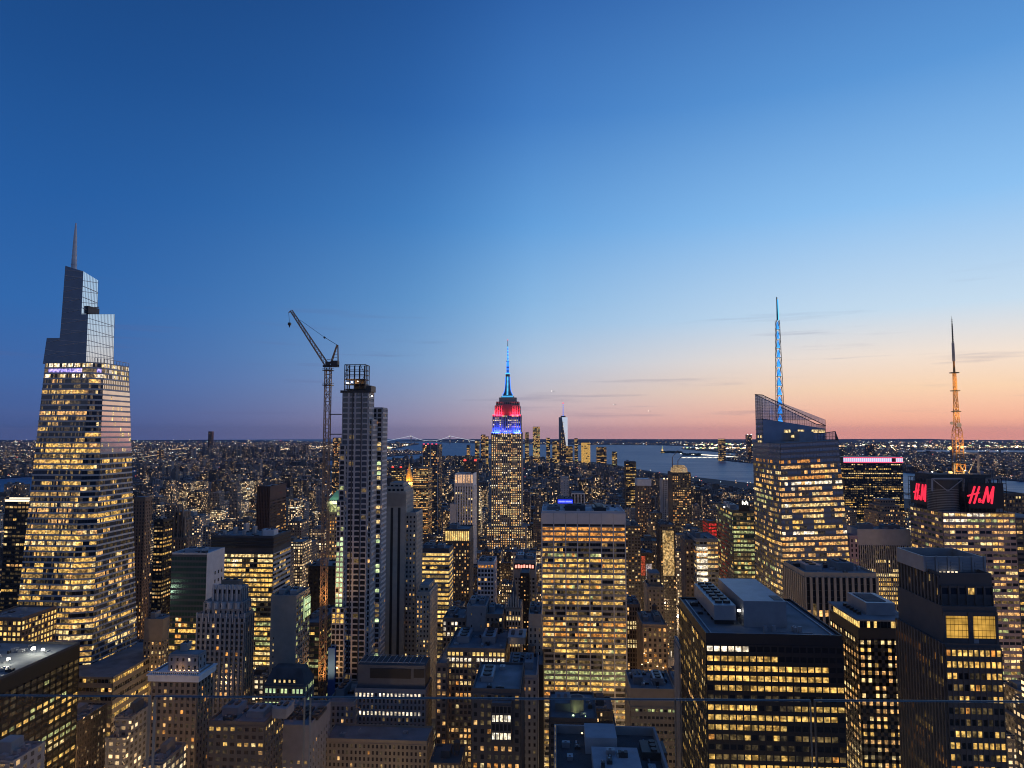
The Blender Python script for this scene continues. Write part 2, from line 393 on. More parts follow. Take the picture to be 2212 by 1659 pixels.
# ================================================================== landmark: tapering glass tower on the left
pbr('glass_crown', (.09, .14, .23), .2, .45, .2, .2)
def glass_tower():
    Y = 535; zt = PZ(216, 783, Y)
    b = Building('skyscraper', 'tallest tower at the left, tapering glass skyscraper with stepped crown and thin spire', 'skyscraper', (-388, 560, 4))
    def ring(z, t):      # t 0 top .. 1 bottom ; corners: front-left, seam, corner, back-right, back-left
        w = b.o.x
        fl = (PX(98, 783, Y) - 17*t, Y); se = (PX(198, 783, Y) - 10*t, Y - 1.0)
        co = (PX(216, 783, Y) - 0*t, Y + 5); br = (PX(216, 783, Y) + 4*t, Y + 38 + 22*t); bl = (PX(98, 783, Y) - 17*t, Y+38+22*t)
        return [(x, y, z) for x, y in (fl, se, co, br, bl)]
    zb = 66.0; T = ring(zt, 0); B = ring(zb, 1)
    b.wall.loft([B, T], b.wm('glass_crown'))
    kf = dict(fl=4.4, wf=.985, hf=.68, wall='wall_steel', pier=.10, span=.45, spanmat='wall_pale')
    def pat(frac, pal='office', sky='glass_dark', skyrows=None):
        R = rows(frac+.12, .84, .22, 7, pal); R1 = rows(.36, .88, .07, 7, pal)
        def f(r, c, nr, nc):
            if r < 3: return random.choice(['lit_white', 'lit_pale', 'lit_dim', 'glass_dark']) if r != 1 else ('lit_violet' if 2 < c < nc*.8 else 'lit_dim')
            if r in (4, 6, 8, 20, 21): return None if random.random() < .8 else 'lit_dim'
            g = (R1 if r < 25 else R)(r, c, nr, nc)
            if g is None and skyrows and r < skyrows: return 'glass_sky'
            return g
        return f
    b.facade(B[0], B[1], T[1], T[0], cols=34, lit=pat(.62), glass='glass_blue', **kf)
    b.facade(B[1], B[2], T[2], T[1], cols=6, lit=pat(.72), **kf)
    def side(r, c, nr, nc):
        if r < 3: return random.choice(['lit_dim', 'glass_sky', 'lit_pale', 'glass_blue'])
        if r < 5: return 'glass_sky' if c % 2 == 0 else 'lit_dim'
        if r < 17: return 'glass_sky' if random.random() < .93 else 'lit_pale'
        return sidep(r, c, nr, nc)
    sidep = rows(.46, .6, .14, 5, 'office')
    b.facade(B[2], B[3], T[3], T[2], cols=30, lit=side, glass='glass_blue', **kf)
    # roof terrace rail frame
    t = b.mb(); m = zt
    for i in range(9):
        u = i/8; x, y = T[2][0], T[2][1]+u*(T[3][1]-T[2][1]); t.bar((x, y, m), (x, y, m+3.5), .35)
    t.bar((T[2][0], T[2][1], m+3.5), (T[3][0], T[3][1], m+3.2), .4)
    for i in range(5):
        u = i/4; x = T[1][0]+u*(T[2][0]-T[1][0]); y = T[1][1]+u*(T[2][1]-T[1][1]); t.bar((x, y, m), (x, y, m+3.8), .35)
    b.part('terrace_frame', t, 'metal_grey')
    rf = b.mb(); rf.loft([[(x, y, zt) for x, y, _ in T], [(x, y, zt+.3) for x, y, _ in T]]); b.part('roof', rf, 'roof_grey')
    # stepped glass crown
    def crown(name, xa, xb, xc, ya, yb, yc, y0, dep, ybase, mats, sxb=None):
        x0, x1 = PX(xa, ya, y0), PX(xb, yb, y0); za, zbb = PZ(xa, ya, y0), PZ(xb, yb, y0)
        y1 = y0 + dep; zc = PZ(xc, yc, y1); z0 = zt - .5
        x0b, x1b = x0-1.5, x1 + .8
        c = b.mb(); c.add([(x0b, y0-1, z0), (x1b, y0-1, z0), (x1b, y1, z0), (x0b, y1, z0), (x0, y0, za), (x1, y0, zbb), (x1, y1, zc), (x0, y1, za)],
                     [(0, 1, 5, 4)], 0)
        c.add([(x0b, y0-1, z0), (x1b, y0-1, z0), (x1b, y1, z0), (x0b, y1, z0), (x0, y0, za), (x1, y0, zbb), (x1, y1, zc), (x0, y1, za)], [(1, 2, 6, 5)], 1)
        c.add([(x0b, y0-1, z0), (x1b, y0-1, z0), (x1b, y1, z0), (x0b, y1, z0), (x0, y0, za), (x1, y0, zbb), (x1, y1, zc), (x0, y1, za)], [(2, 3, 7, 6), (3, 0, 4, 7), (4, 5, 6, 7)], 2)
        o = b.part(name, c, mats)
        # slanting terracotta lines and mullions
        g = MB(b.o); n1 = int((za-z0)/4.6)
        for k in range(n1):
            f0 = (k+.2)/n1; z = z0+(za-z0)*f0; dz = 3.2 if k % 2 else -2.2
            xl = x0b+(x0-x0b)*f0; g.bar((xl, y0-1.05+1*f0, z), (x1b+(x1-x1b)*f0, y0-1.05+f0, min(z+dz, zbb-.3)), .32)
            if z < min(zbb, zc) - 3: g.bar((x1b+(x1-x1b)*f0+.12, y0-1+f0, z), (x1b+(x1-x1b)*f0+.12, y1, z+dz*.7), .35)
        nm = max(3, int(dep/1.8))
        for k in range(nm+1):
            u = k/nm; yy = y0-1+u*(dep+1); g.bar((x1b+.06, yy, z0), (x1+.06, y0+u*dep, zbb+(zc-zbb)*u), .13)
        g.build('mullion', 'wall_pale', o)
        return x0, x1, y0, y1
    crown('crown_wing', 101, 134, 134, 730, 731, 731, Y+3, 26, 777, ['glass_crown', 'glass_crown', 'roof_dark'])
    crown('crown_lower', 134, 190, 245, 678, 679, 679, Y+2, 34, 777, ['glass_crown', 'glass_sky', 'roof_dark'])
    crown('crown_upper', 141, 180, 207, 574, 586, 606, Y+5, 19, 679, ['glass_crown', 'glass_sky', 'roof_dark'])
    # recess with the window washing rig
    r = b.mb(); xr = PX(183, 672, Y+8); z = PZ(190, 676, Y+8)
    r.box(xr, xr+1.6, Y+10, Y+24, z, z+6.5); r.bar((xr+1.5, Y+12, z+5), (xr+2.2, Y+22, z+7.5), .8)
    b.part('window_washing_rig', r, 'metal_dark')
    # spire
    s = b.mb(); x, y = PX(159.5, 579, Y+14), Y+14; z0, z1 = PZ(159, 592, y), PZ(157, 482, y)
    s.cyl(x, y, z0-6, z0+(z1-z0)*.8, 2.5, 1.1, 10); s.cyl(x, y, z0+(z1-z0)*.8, z1, 1.05, .45, 8)
    for k in range(9): s.cyl(x, y, z0+k*4, z0+k*4+.3, 2.75-k*.16, n=10)
    b.part('spire', s, 'wall_white')
    # podium to the right at the foot
    x0 = PX(181, 1456, Y-40); b.wall.box(-388, -338, Y-22, Y+62, GZ, PZ(217, 1462, Y-22), b.wm('wall_tan'), b.wm('roof_grey'))
    zz = PZ(217, 1462, Y-22)
    b.facade((-338, Y-22, GZ), (-338, Y+62, GZ), (-338, Y+62, zz), (-338, Y-22, zz), fl=6.5, bay=3, wf=.9, hf=.45, wall='wall_tan', span=.5, lit=rows(.6, .85, .2, 4, 'office'))
    b.facade((-388, Y-22, GZ), (-338, Y-22, GZ), (-338, Y-22, zz), (-388, Y-22, zz), fl=6.5, bay=3, wf=.9, hf=.45, wall='wall_tan', span=.5, lit=rows(.5, .8, .2, 4, 'office'))
    b.finish(); ZB.append((Y-25, 45, 303, 482, 1560)); FOOT.append((-425, -336, Y-25, Y+64))
glass_tower()
# ================================================================== landmark: setback tower lit red and blue
def arealight(parent, o, p, target, sx_, sy_, power, col, name='flood_light'):
    l = bpy.data.lights.new(name, 'AREA'); l.shape = 'RECTANGLE'; l.size = sx_; l.size_y = sy_; l.energy = power; l.color = col
    ob = bpy.data.objects.new(name, l); COL.objects.link(ob); ob.parent = parent
    p = Vector(p); ob.location = p - o; ob.rotation_euler = (Vector(target)-p).to_track_quat('-Z', 'Y').to_euler()
    ob.visible_camera = True
    return ob
EP = [('lit_pale', 4), ('lit_warm', 3), ('lit_white', 1), ('lit_dim', 1)]
def setback_tower():
    Y = 1270.0; k = lambda u: 885+u*.3001; v_ = lambda v: 691.4+v*.3001
    X = lambda u, v=800: PX(k(u), v_(v), Y); Z = lambda v: PZ(1095, v_(v), Y)
    xc = X(700); b = Building('skyscraper', 'setback stone skyscraper with blue glowing mast and red and blue floodlit top', 'skyscraper', (xc, Y+25, 4))
    kw = dict(bay=4.1, fl=4.0, wf=.46, hf=.60, wall='wall_grey', pier=.6, span=.12, spanmat='wall_dark', topband=.8)
    L = rows(.75, .60, .36, 3, EP)
    tiers = [(560, 832, 1485, 1700, -6, 56), (588, 805, 808, 1485, 0, 46), (597, 797, 680, 808, 2, 40), (612, 790, 613, 680, 5, 33), (621, 783, 585, 613, 7, 28)]
    def litcase(i): return L if i < 3 else dark
    for i, (ua, ub, va, vb, dy_, dep) in enumerate(tiers):
        z0 = GZ if i == 0 else Z(vb)
        b.box(X(ua), X(ub), Y+dy_, Y+dy_+dep, z0, Z(va), lit=(rows(.85, .72, .5, 3, EP) if i < 2 else litcase(i)), **kw)
        # projecting centre bay gives the long vertical shadow lines
        if i in (1, 2):
            w = (X(ub)-X(ua)); xm = (X(ua)+X(ub))/2; zt = Z(va)-1
            b.wall.box(xm-w*.16, xm+w*.16, Y+dy_-1.2, Y+dy_, z0, zt, b.wm('wall_grey'))
            b.facade((xm-w*.16, Y+dy_-1.2, z0), (xm+w*.16, Y+dy_-1.2, z0), (xm+w*.16, Y+dy_-1.2, zt), (xm-w*.16, Y+dy_-1.2, zt), bay=3.6, fl=4.0, wf=.48, hf=.6, wall='wall_grey', pier=.5, span=.1, spanmat='wall_dark', lit=rows(.8, .66, .4, 3, EP))
        if i == 3: xm = (X(ua)+X(ub))/2; b.wall.box(xm-(X(ub)-X(ua))*.17, xm+(X(ub)-X(ua))*.17, Y+dy_-3.2, Y+dy_, z0-4, Z(va)+2, b.wm('wall_dark'))  # dark block added at the centre so only the wings show red
    # upper caps
    for (ua, ub, va, vb, dy_, dep) in ((640, 765, 555, 585, 10, 22), (655, 745, 545, 556, 12, 18)):
        c = b.mb(); c.box(X(ua), X(ub), Y+dy_, Y+dy_+dep, Z(vb), Z(va)); b.part('observation_deck', c, 'wall_grey')
    ym = Y+21
    m = b.mb(); prof = [(545, 41), (533, 36), (515, 27), (490, 21.5), (450, 18), (400, 16), (376, 17), (374, 12)]
    # stepped buttresses and round mast
    rr = [[(xc+r*.3001/FPX*ym*.5*2*.5*math.cos(a)*1.9, ym+r*.3001/FPX*ym*.95*math.sin(a), Z(v)) for a in [math.pi*2*i/16 for i in range(16)]] for v, r in prof]
    m.loft(rr); o = b.part('mast', m, 'wall_steel')
    ww = lambda du: du*.3001/FPX*ym
    f = b.mb()
    for i in range(15):
        z0, z1 = Z(535-i*9), Z(535-i*9-6.5); f.box(xc-ww(5.5), xc+ww(5.5), ym-ww([36,32,27,24,22,21,20,19,19,18,18,17,17,17,17][i])-.4, ym-ww(8), z0, z1, bottom=True)
    f.build('light_strip', 'glow_cyan', o)
    f = MB(b.o)
    for s_ in (-1, 1):
        for i in range(12):
            z0, z1 = Z(535-i*11), Z(535-i*11-10); w = ww([35, 27, 23, 21, 19, 18, 17, 16.5, 16, 15.5, 15, 15][i]); f.box(xc+s_*w-ww(3.2), xc+s_*w+ww(3.2), ym-ww(6), ym+1, z0, z1, bottom=True)
    f.build('light_strip', 'glow_blue', o)
    g = b.mb(); g.box(xc-ww(42), xc+ww(42), ym-11, ym-10, Z(552), Z(549), 0, bottom=True); g.box(xc-ww(40), xc+ww(40), ym-10.6, ym-9.8, Z(546), Z(543), 0, bottom=True)
    g.cyl(xc, ym, Z(383), Z(376), ww(18), ww(18), 14); b.part('light_strip', g, 'glow_cyan')
    a = b.mb(); a.cyl(xc, ym, Z(374), Z(325), ww(9), ww(9), 10, 0)
    for i in range(5): a.cyl(xc, ym, Z(372-i*10), Z(368-i*10), ww(10.5), n=10, mi=1)
    a.cyl(xc, ym, Z(325), Z(290), ww(10), ww(8), 10, 1); a.cyl(xc, ym, Z(290), Z(285), ww(11), n=10, mi=0)
    for i in range(9): a.cyl(xc, ym, Z(285-i*12), Z(285-i*12-8), ww(6.6-i*.35), n=8, mi=1 if i % 2 else 2)
    a.cyl(xc, ym, Z(285), Z(136), ww(3.0), ww(1.8), 8, 0); a.cyl(xc, ym, Z(136), Z(130), ww(3.4), n=8, mi=3)
    b.part('antenna', a, ['metal_dark', 'glow_blue', 'glow_cyan', 'glow_pink'])
    # red tier wings and blue tier: floodlamps on the ledges below them
    yw = Y
    for (ua, ub) in ((604, 668), (726, 798)):
        xm = (X(ua)+X(ub))/2
        arealight(b.root, b.o, (xm, Y-1.5, Z(683)), (xm, Y+7, Z(650)), X(ub)-X(ua), 1.5, 24000, (1, .02, .05))
    for ua, ub in ((597, 650), (748, 800), (668, 730)):
        xm = (X(ua)+X(ub))/2
        arealight(b.root, b.o, (xm, Y-2.6, Z(812)), (xm, Y+6, Z(762)), X(ub)-X(ua), 1.2, 26000 if ua != 668 else 9000, (.03, .07, 1))
    b.finish(); ZB.append((Y-8, 1045, 1140, 733, 1195)); FOOT.append((X(560)-3, X(832)+3, Y-8, Y+55))
setback_tower()
# ================================================================== landmark: arched-window tower under construction + crane
def arched_tower():
    Y = 475.0; b = Building('tower_under_construction', 'slim pale tower of arched windows topped by an open steel frame', 'tower', (-135, Y+10, 4))
    kw = dict(wf=.74, hf=.73, wall='wall_pale', pier=.35, span=.3, arch=True, glass='glass_dark')
    def lf(p, pal): return lambda r, c, nr, nc: pick(pal) if random.random() < p else None
    def lim(r, c, nr, nc):
        if 13 < r < 34 and c < 2 and random.random() < .85: return 'lit_lime'
        if r in (36, 37): return 'lit_yellow' if random.random() < .6 else None
        return 'lit_dim' if random.random() < .10 else None
    def arch_block(xa, xb, yt, y0, dep, cols, fl, lit, side=2, yb=None):
        x0, x1 = PX(xa, yt, y0), PX(xb, yt, y0); z = PZ(xa, yt, y0)
        b.wall.box(x0, x1, y0, y0+dep, GZ, z, b.wm('wall_grey'), b.wm('roof_dark'))
        b.facade((x0, y0, GZ), (x1, y0, GZ), (x1, y0, z-.6), (x0, y0, z-.6), cols=cols, fl=fl, lit=lit, **kw)
        b.facade((x1, y0, GZ), (x1, y0+dep, GZ), (x1, y0+dep, z-.6), (x1, y0, z-.6), cols=side*2, fl=fl, lit=scatter(.04, 'warm'), wall='wall_pale', wf=.6, hf=.6, pier=.3, span=.35)
        return x0, x1, z
    x0, x1, zt = arch_block(740, 796.5, 845, Y, 14, 4, 3.75, lambda r, c, a, d: 'lit_dim' if random.random() < .06 else ('glass_blue' if r < 22 else None), 3)
    arch_block(734, 746, 960, Y-2.5, 12, 1, 3.5, lf(.12, 'green'), 1)
    arch_block(728, 744, 1080, Y-3.6, 14, 2, 3.5, lambda r, c, nr, nc: 'lit_lime' if 6 < r < 30 and random.random() < .88 else ('lit_green' if random.random() < .2 else None), 1)
    arch_block(717, 744, 1311, Y-5, 16, 3, 3.6, lambda r, c, a, d: 'lit_yellow' if r < 3 and random.random() < .6 else None, 1)
    arch_block(796.5, 804, 905, Y+3, 14, 1, 3.6, scatter(.03), 3)
    arch_block(804, 826, 880, Y+17, 15, 2, 3.5, lambda r, c, a, d: (random.choice(['lit_lime', 'lit_dim', 'lit_pale']) if random.random() < (.5 if r > 5 else .25) else None), 3)
    # double-height dark slots between bays
    for xa in (762, 781):
        x = PX(xa, 900, Y); b.wall.box(x-.35, x+.35, Y-.75, Y-.3, GZ, zt-1, b.wm('wall_dark'))
    # open steel frame on top
    xa, xb = PX(744.5, 812, Y+2), PX(788.5, 812, Y+2); z0, z1 = zt, PZ(766, 787.5, Y+2); ya, yb = Y+2, Y+13
    f = b.mb(); n = 5
    for i in range(n):
        x = xa+(xb-xa)*i/(n-1)
        for yy in (ya, yb): f.bar((x, yy, z0), (x, yy, z1), .5)
    for yy in (ya+3.6, ya+7.4):
        for x in (xa, xb): f.bar((x, yy, z0), (x, yy, z1), .45)
    for i in range(6):
        z = z0+(z1-z0)*[0.08, .27, .45, .62, .8, 1][i]
        for yy in (ya, yb): f.bar((xa, yy, z), (xb, yy, z), .42)
        for x in (xa, xb): f.bar((x, ya, z), (x, yb, z), .42)
    for x in (xa, xb):
        s_ = 1 if x == xa else -1; w = (xb-xa)/4*s_
        f.bar((x, ya, z0+(z1-z0)*.62), (x+w, ya, z1), .3); f.bar((x+w, ya, z0+(z1-z0)*.27), (x, ya, z0+(z1-z0)*.62), .3)
    o = b.part('steel_frame', f, 'metal_dark')
    d = b.mb(); 
    for zz in (.08, .27, .45): d.box(xa+1, xb-1, ya+1, yb, z0+(z1-z0)*zz, z0+(z1-z0)*zz+.4, bottom=True)
    d.box(xa+6, xb-2, ya+5, yb-1, z0, z0+(z1-z0)*.42); b.part('floor_deck', d, 'metal_rust')
    d = b.mb(); d.box(xa-2.2, xb+5, ya-2.4, ya-1.4, z0-1.2, z0+.6, bottom=True); d.box(xb+1, xb+5, ya-1.4, yb, z0-.4, z0+4); b.part('scaffold', d, 'metal_dark')
    for px, py, r in ((751, 829, 1.0), (760, 826, .5), (773, 824, .35), (803.5, 857, .7)):
        yy = Y-1.2 if px < 800 else Y+1
        b.lamp(tuple(P(px, py, yy)), r, 'glow_white')
    l = bpy.data.lights.new('work_light', 'POINT'); l.energy = 2600; l.color = (1, .72, .42); l.shadow_soft_size = .6
    lo = bpy.data.objects.new('work_light', l); COL.objects.link(lo); lo.parent = b.root; lo.location = P(753, 826, Y+2.5)-b.o
    # blue netting at the foot
    nt = b.mb(); p = P(709, 1400, Y-7); q = P(722, 1500, Y-7); nt.box(p.x, q.x, Y-7, Y-5.3, GZ, p.z); b.part('safety_netting', nt, 'net_blue')
    b.finish(); ZB.append((Y-8, 706, 830, 787, 1500)); FOOT.append((PX(705, 1400, Y-7), PX(830, 1400, Y+20), Y-8, Y+32))
arched_tower()
def lattice(mb, p, q, w, w2=None, seg=None, t=.3, mi=0, td=None, ang=0):
    p, q = Vector(p), Vector(q); d = q-p; L = d.length; d.normalize(); w2 = w if w2 is None else w2
    a = d.cross(Vector((0, 1, 0))); a = Vector((1, 0, 0)) if a.length < .05 else a.normalized(); b = d.cross(a).normalized()
    seg = seg or max(2, int(L/(w*1.3))); td = td or t*.7
    def c(k, i):
        f = k/seg; ww = (w*(1-f)+w2*f)/2; A = ang+math.pi/4+i*math.pi/2; return p+d*L*f+(a*math.cos(A)+b*math.sin(A))*ww*1.414
    for k in range(seg):
        for i in range(4):
            mb.bar(c(k, i), c(k+1, i), t, mi); j = (i+1) % 4
            mb.bar(c(k, i), c(k, j), td, mi)
            mb.bar(c(k, i if k % 2 else j), c(k+1, j if k % 2 else i), td, mi)
pbr('metal_crane', (.30, .20, .13), .6, .2)
def tower_crane():
    Y = 466.0; root = bpy.data.objects.new('tower_crane', None); COL.objects.link(root)
    p0 = P(709, 1500, Y); o = Vector((p0.x, Y, 4)); root.location = o
    tag(root, 'rust coloured luffing tower crane with raised jib beside the arched tower', 'crane')
    def part(n, m, mat, par=root): return m.build(n, mat, par)
    t = MB(o); top = P(709, 794, Y); lattice(t, (top.x, Y, GZ), (top.x, Y, top.z), 3.6, t=.5, td=.3); part('mast', t, 'metal_crane')
    arealight(root, o, (top.x+5, Y-9, PZ(709, 1300, Y)), (top.x, Y, PZ(709, 1200, Y)), 1, 1, 5000, (1, .5, .16), 'work_light'); arealight(root, o, (top.x+5, Y-9, PZ(709, 1460, Y)), (top.x, Y, PZ(709, 1370, Y)), 1, 1, 6000, (1, .5, .16), 'work_light')
    t = MB(o)
    for yy in (801, 833): 
        z = PZ(709, yy, Y); t.box(top.x-3.2, top.x+3.2, Y-3.2, Y+3.2, z, z+.5, bottom=True)
        for s_ in (-3.2, 3.2): t.bar((top.x+s_, Y-3.2, z+1.6), (top.x+s_, Y+3.2, z+1.6), .15); t.bar((top.x-3.2, Y+s_, z+1.6), (top.x+3.2, Y+s_, z+1.6), .15)
    part('climbing_collar', t, 'metal_dark')
    z = PZ(715, 793, Y); t = MB(o); a, c = P(699, 788, Y), P(731, 788, Y)
    t.box(a.x, c.x, Y-1.8, Y+1.8, z, z+1.3, bottom=True); t.box(c.x-5, c.x, Y-2, Y+2, z+.5, z+4.2, bottom=True); t.box(top.x-1, top.x+2, Y-2.6, Y-1.8, z+1.3, z+3.6, bottom=True)
    part('slewing_platform', t, 'metal_dark')
    foot, tip = P(704.5, 786, Y), P(629, 671, Y)
    t = MB(o); lattice(t, foot, tip, 2.6, 1.4, t=.42, td=.24); t.bar(tip, tip+Vector((-1.8, 0, -1.4)), .6); part('jib', t, 'metal_crane')
    ap = P(728, 745, Y); t = MB(o)
    for s_ in (-1.4, 1.4):
        t.bar(P(714.5, 786, Y)+Vector((0, s_, 0)), ap+Vector((0, s_*.4, 0)), .6); t.bar(P(730, 786, Y)+Vector((0, s_, 0)), ap+Vector((.6, s_*.4, 0)), .35)
    for k in range(1, 6):
        f = k/6; q = P(714.5, 786, Y).lerp(ap, f); r = P(730, 786, Y).lerp(ap, f); t.bar(q, r, .22)
    t.bar(P(706, 777, Y), P(720, 775, Y), .3); part('a_frame', t, 'metal_crane')
    t = MB(o); k = P(648, 691, Y); j = P(700, 728, Y)
    t.bar(k, j, .22); t.bar(j, ap, .32); t.bar(j+Vector((0, .6, 0)), ap+Vector((0, .8, 0)), .2); t.bar(j, j+Vector((.8, 0, -.8)), 1.2); part('pendant_cable', t, 'metal_dark')
    t = MB(o); h = P(625.5, 697, Y); t.bar(tip+Vector((-1.8, 0, -1.4)), h, .18); t.box(h.x-.9, h.x+.9, Y-.9, Y+.9, h.z-1.8, h.z, bottom=True); t.cyl(h.x, Y, h.z-3.4, h.z-1.8, .3, .6, 8); part('hook_block', t, 'metal_dark')
    for yy in (895, 938, 1015):
        t = MB(o); a, c = P(712, yy, Y), P(736, yy, Y+6); t.bar(a, c, .7); t.bar(a+Vector((0, 2, 0)), c+Vector((0, 3, 0)), .5); part('wall_tie', t, 'metal_dark')
    ZB.append((Y-4, 700, 716, 670, 1480)); FOOT.append((top.x-4, top.x+4, Y-4, Y+4))
tower_crane()
# ================================================================== landmark: angular glass tower with sloping screens and lattice spire
def sloped_tower():
    Y = 530.0; Q = lambda u: 1493.4+u*.35; V = lambda v: 608.4+v*.35
    b = Building('skyscraper', 'angular glass skyscraper with sloping top screens and a blue lit lattice spire', 'skyscraper', (200, 562, 4))
    xl, xr0, xr1 = PX(1681, 960, Y), PX(1812, 957, Y), PX(1831, 1180, Y)+4
    zt = PZ(1750, 958, Y); zl = PZ(1683, 952, Y); yb = Y+64
    slope = (xr1-xr0)/(zt-PZ(1829, 1168, Y)); xrb = xr0+(xr1-xr0)*1.9
    xlb = xl-1
    Bq = [(xlb, Y, GZ), (xrb, Y, GZ), (xrb, yb, GZ), (xlb, yb, GZ)]
    Tq = [(xl, Y+2, zt), (xr0, Y, zt+2.5), (xr0, yb-20, zt+2.5), (xl, yb-26, zt)]
    Tq[0] = (xl-6, Y+7, zt); Tq[3] = (xl-.5, yb, zt)
    # the left front corner is cut back towards the top
    w = b.wm('glass_facade')
    fl, fr, br, bl = Bq; tfl = (xl+2, Y+1, zt); tcut = (xl-.5, Y+20, zt); tfr = (xr0, Y+1, zt+2.5); tbr = (xr0, yb, zt+2.5); tbl = (xl-.5, yb, zt)
    vs = [fl, fr, br, bl, tfl, tfr, tbr, tbl, tcut]
    b.wall.add(vs, [(0, 1, 5, 4), (1, 2, 6, 5), (2, 3, 7, 6), (3, 0, 8, 7), (0, 4, 8)], w)
    b.wall.add(vs, [(4, 5, 6, 7, 8)], b.wm('roof_grey'))
    kw = dict(fl=4.1, wf=.93, hf=.56, wall='wall_steel', pier=.18, span=.35, spanmat='wall_steel', glass='glass_facade')
    def crown_lit(base):
        def f(r, c, nr, nc):
            if r < 3: return None
            if r == 3: return 'lit_amber' if random.random() < .4 else None
            return base(r, c, nr, nc)
        return f
    b.facade(fl, fr, tfr, tfl, cols=18, lit=crown_lit(rows(.92, .80, .35, 3, [('lit_yellow', 4), ('lit_warm', 4), ('lit_pale', 4), ('lit_white', 1), ('lit_amber', 1)])), **kw)
    b.facade(bl, fl, tcut, tbl, cols=16, lit=crown_lit(rows(.75, .62, .3, 2, 'mixed')), **kw)
    ft, tt = Vector(fl), Vector(tfl)-Vector(tcut)
    b.facade(fl, tuple(ft+tt*.03), tfl, tcut, cols=8, lit=crown_lit(rows(.7, .6, .3, 2, 'mixed')), **kw)
    # tall rear volume with a slanted screen
    y0 = Y+38; y1 = yb-1; xa = PX(1631, 852, y1); xb = PX(1763, 916, y1); za, zb_ = PZ(1631, 852, y1), PZ(1763, 916, y1)
    zr = PZ(1631, 905, y1)
    xa = max(xa, xl-.4); bx = MB(b.o)
    zs = lambda x: za+(zb_-za)*(x-xa)/(xb-xa)
    bod = b.mb(); bod.prism([(xa+.2, y0+6), (xb, y0+6), (xb, y1-1), (xa+.2, y1-1)], zt-.4, zr, 0, [min(zr, zs(xa)), min(zr, zs(xb)-4), min(zr, zs(xb)-4), min(zr, zs(xa))]); o = b.part('mechanical_core', bod, 'glass_facade')
    zz = min(zr, zs(xb)-4)
    b.facade((xa+.2, y0+6, zt), (xb, y0+6, zt), (xb, y0+6, zz), (xa+.2, y0+6, zz), cols=9, fl=4.3, wf=.93, hf=.55, wall='glass_facade', pier=.15, span=.3, glass='glass_facade', lit=lambda r, c, nr, nc: 'lit_pale' if (c > 2 and random.random() < .65) else None)
    b.facade((xa+.1, y1-1, zt-30), (xa+.1, y0+6, zt-30), (xa+.1, y0+6, zr), (xa+.1, y1-1, zr), cols=5, fl=4.3, wf=.9, hf=.5, wall='wall_steel', pier=.1, span=.3, glass='glass_blue', lit=lambda r, c, nr, nc: 'lit_pale' if 1 <= c <= 3 and r > 2 and random.random() < .75 else None)
    def screen(name, p0, p1, z0, zA, zB, step=1.9, glass='glass_blue', t=.18):
        """open glazed frame: mullions, rails and panes"""
        p0, p1 = Vector(p0), Vector(p1); L = (p1-p0).length; n = max(2, int(L/step)); g = b.mb()
        top = lambda u: zA+(zB-zA)*u
        for i in range(n+1):
            u = i/n; q = p0.lerp(p1, u); g.bar((q.x, q.y, z0), (q.x, q.y, top(u)), t)
        k = z0
        while k < max(zA, zB):
            u0, u1 = 0, 1
            if k > min(zA, zB):
                uc = (k-zA)/(zB-zA); (u0, u1) = (0, uc) if zA > zB else (uc, 1)
            a_, b_ = p0.lerp(p1, u0), p0.lerp(p1, u1); g.bar((a_.x, a_.y, k), (b_.x, b_.y, k), t); k += 2.6
        g.bar((p0.x, p0.y, zA), (p1.x, p1.y, zB), .55); o = b.part(name, g, 'wall_dark')
        gl = MB(b.o); gl.quad((p0.x, p0.y, z0), (p1.x, p1.y, z0), (p1.x, p1.y, zB-.2), (p0.x, p0.y, zA-.2)); gl.build('pane', 'screen_glass', o); return o
    screen('glass_screen', (xa, y1, 0), (xb, y1, 0), zt, za, zb_)
    screen('glass_screen', (xa, y0+5, 0), (xb, y0+5, 0), zr-1, zs(xa)-1.5, zs(xb)-1.5, 2.6)
    screen('glass_screen', (xa, y1, 0), (xa, y0+5, 0), zr-1, za, zs(xa)-1.5)
    screen('glass_screen', (xb, y0+5, 0), (xb, y1, 0), zt, zs(xb)-1.5, zb_)
    xs0, xs1 = PX(1766, 936, Y+18), PX(1804, 932, Y+18)
    screen('glass_screen', (xs0, Y+18, 0), (xs1, Y+18, 0), zt, PZ(1766, 937, Y+18), PZ(1804, 932, Y+18), 2.2)
    screen('glass_screen', (xs1, Y+18, 0), (xr0, Y+1, 0), zt, PZ(1804, 932, Y+18), zt+3, 2.2)
    m = b.mb(); m.box(PX(1727, 940, Y+22), PX(1757, 940, Y+22), Y+22, Y+34, zt, PZ(1740, 932, Y+22)); b.part('mechanical_box', m, 'metal_grey')
    for u in (585, 617, 645): b.lamp(tuple(P(Q(u), V(1000), Y+8)), .45, 'glow_white', 'roof_lamp')
    # lattice spire glowing blue
    ys = y0+14; s = b.mb(); sb = P(1684.5, 878, ys); stp = P(1684.5, 878, ys); x = sb.x; z0 = zt; z1 = PZ(1678, 692, ys); z2 = PZ(1677, 642, ys)
    lattice(s, (x, ys, z0), (x, ys, z1), 5.8, 2.8, seg=13, t=.30, td=.20); s.cyl(x, ys, z1, z2, .65, .45, 8, 0); o = b.part('spire', s, 'metal_dark')
    c = MB(b.o); n = 13
    for i in range(n):
        f0, f1 = i/n, (i+.86)/n; r0 = 3.1*(1-f0)+1.5*f0
        c.cyl(x, ys, z0+(z1-z0)*f0+.5, z0+(z1-z0)*f1, r0*.85, r0*.25, 8)
    c.build('light_core', 'glow_spire', o)
    c = MB(b.o)
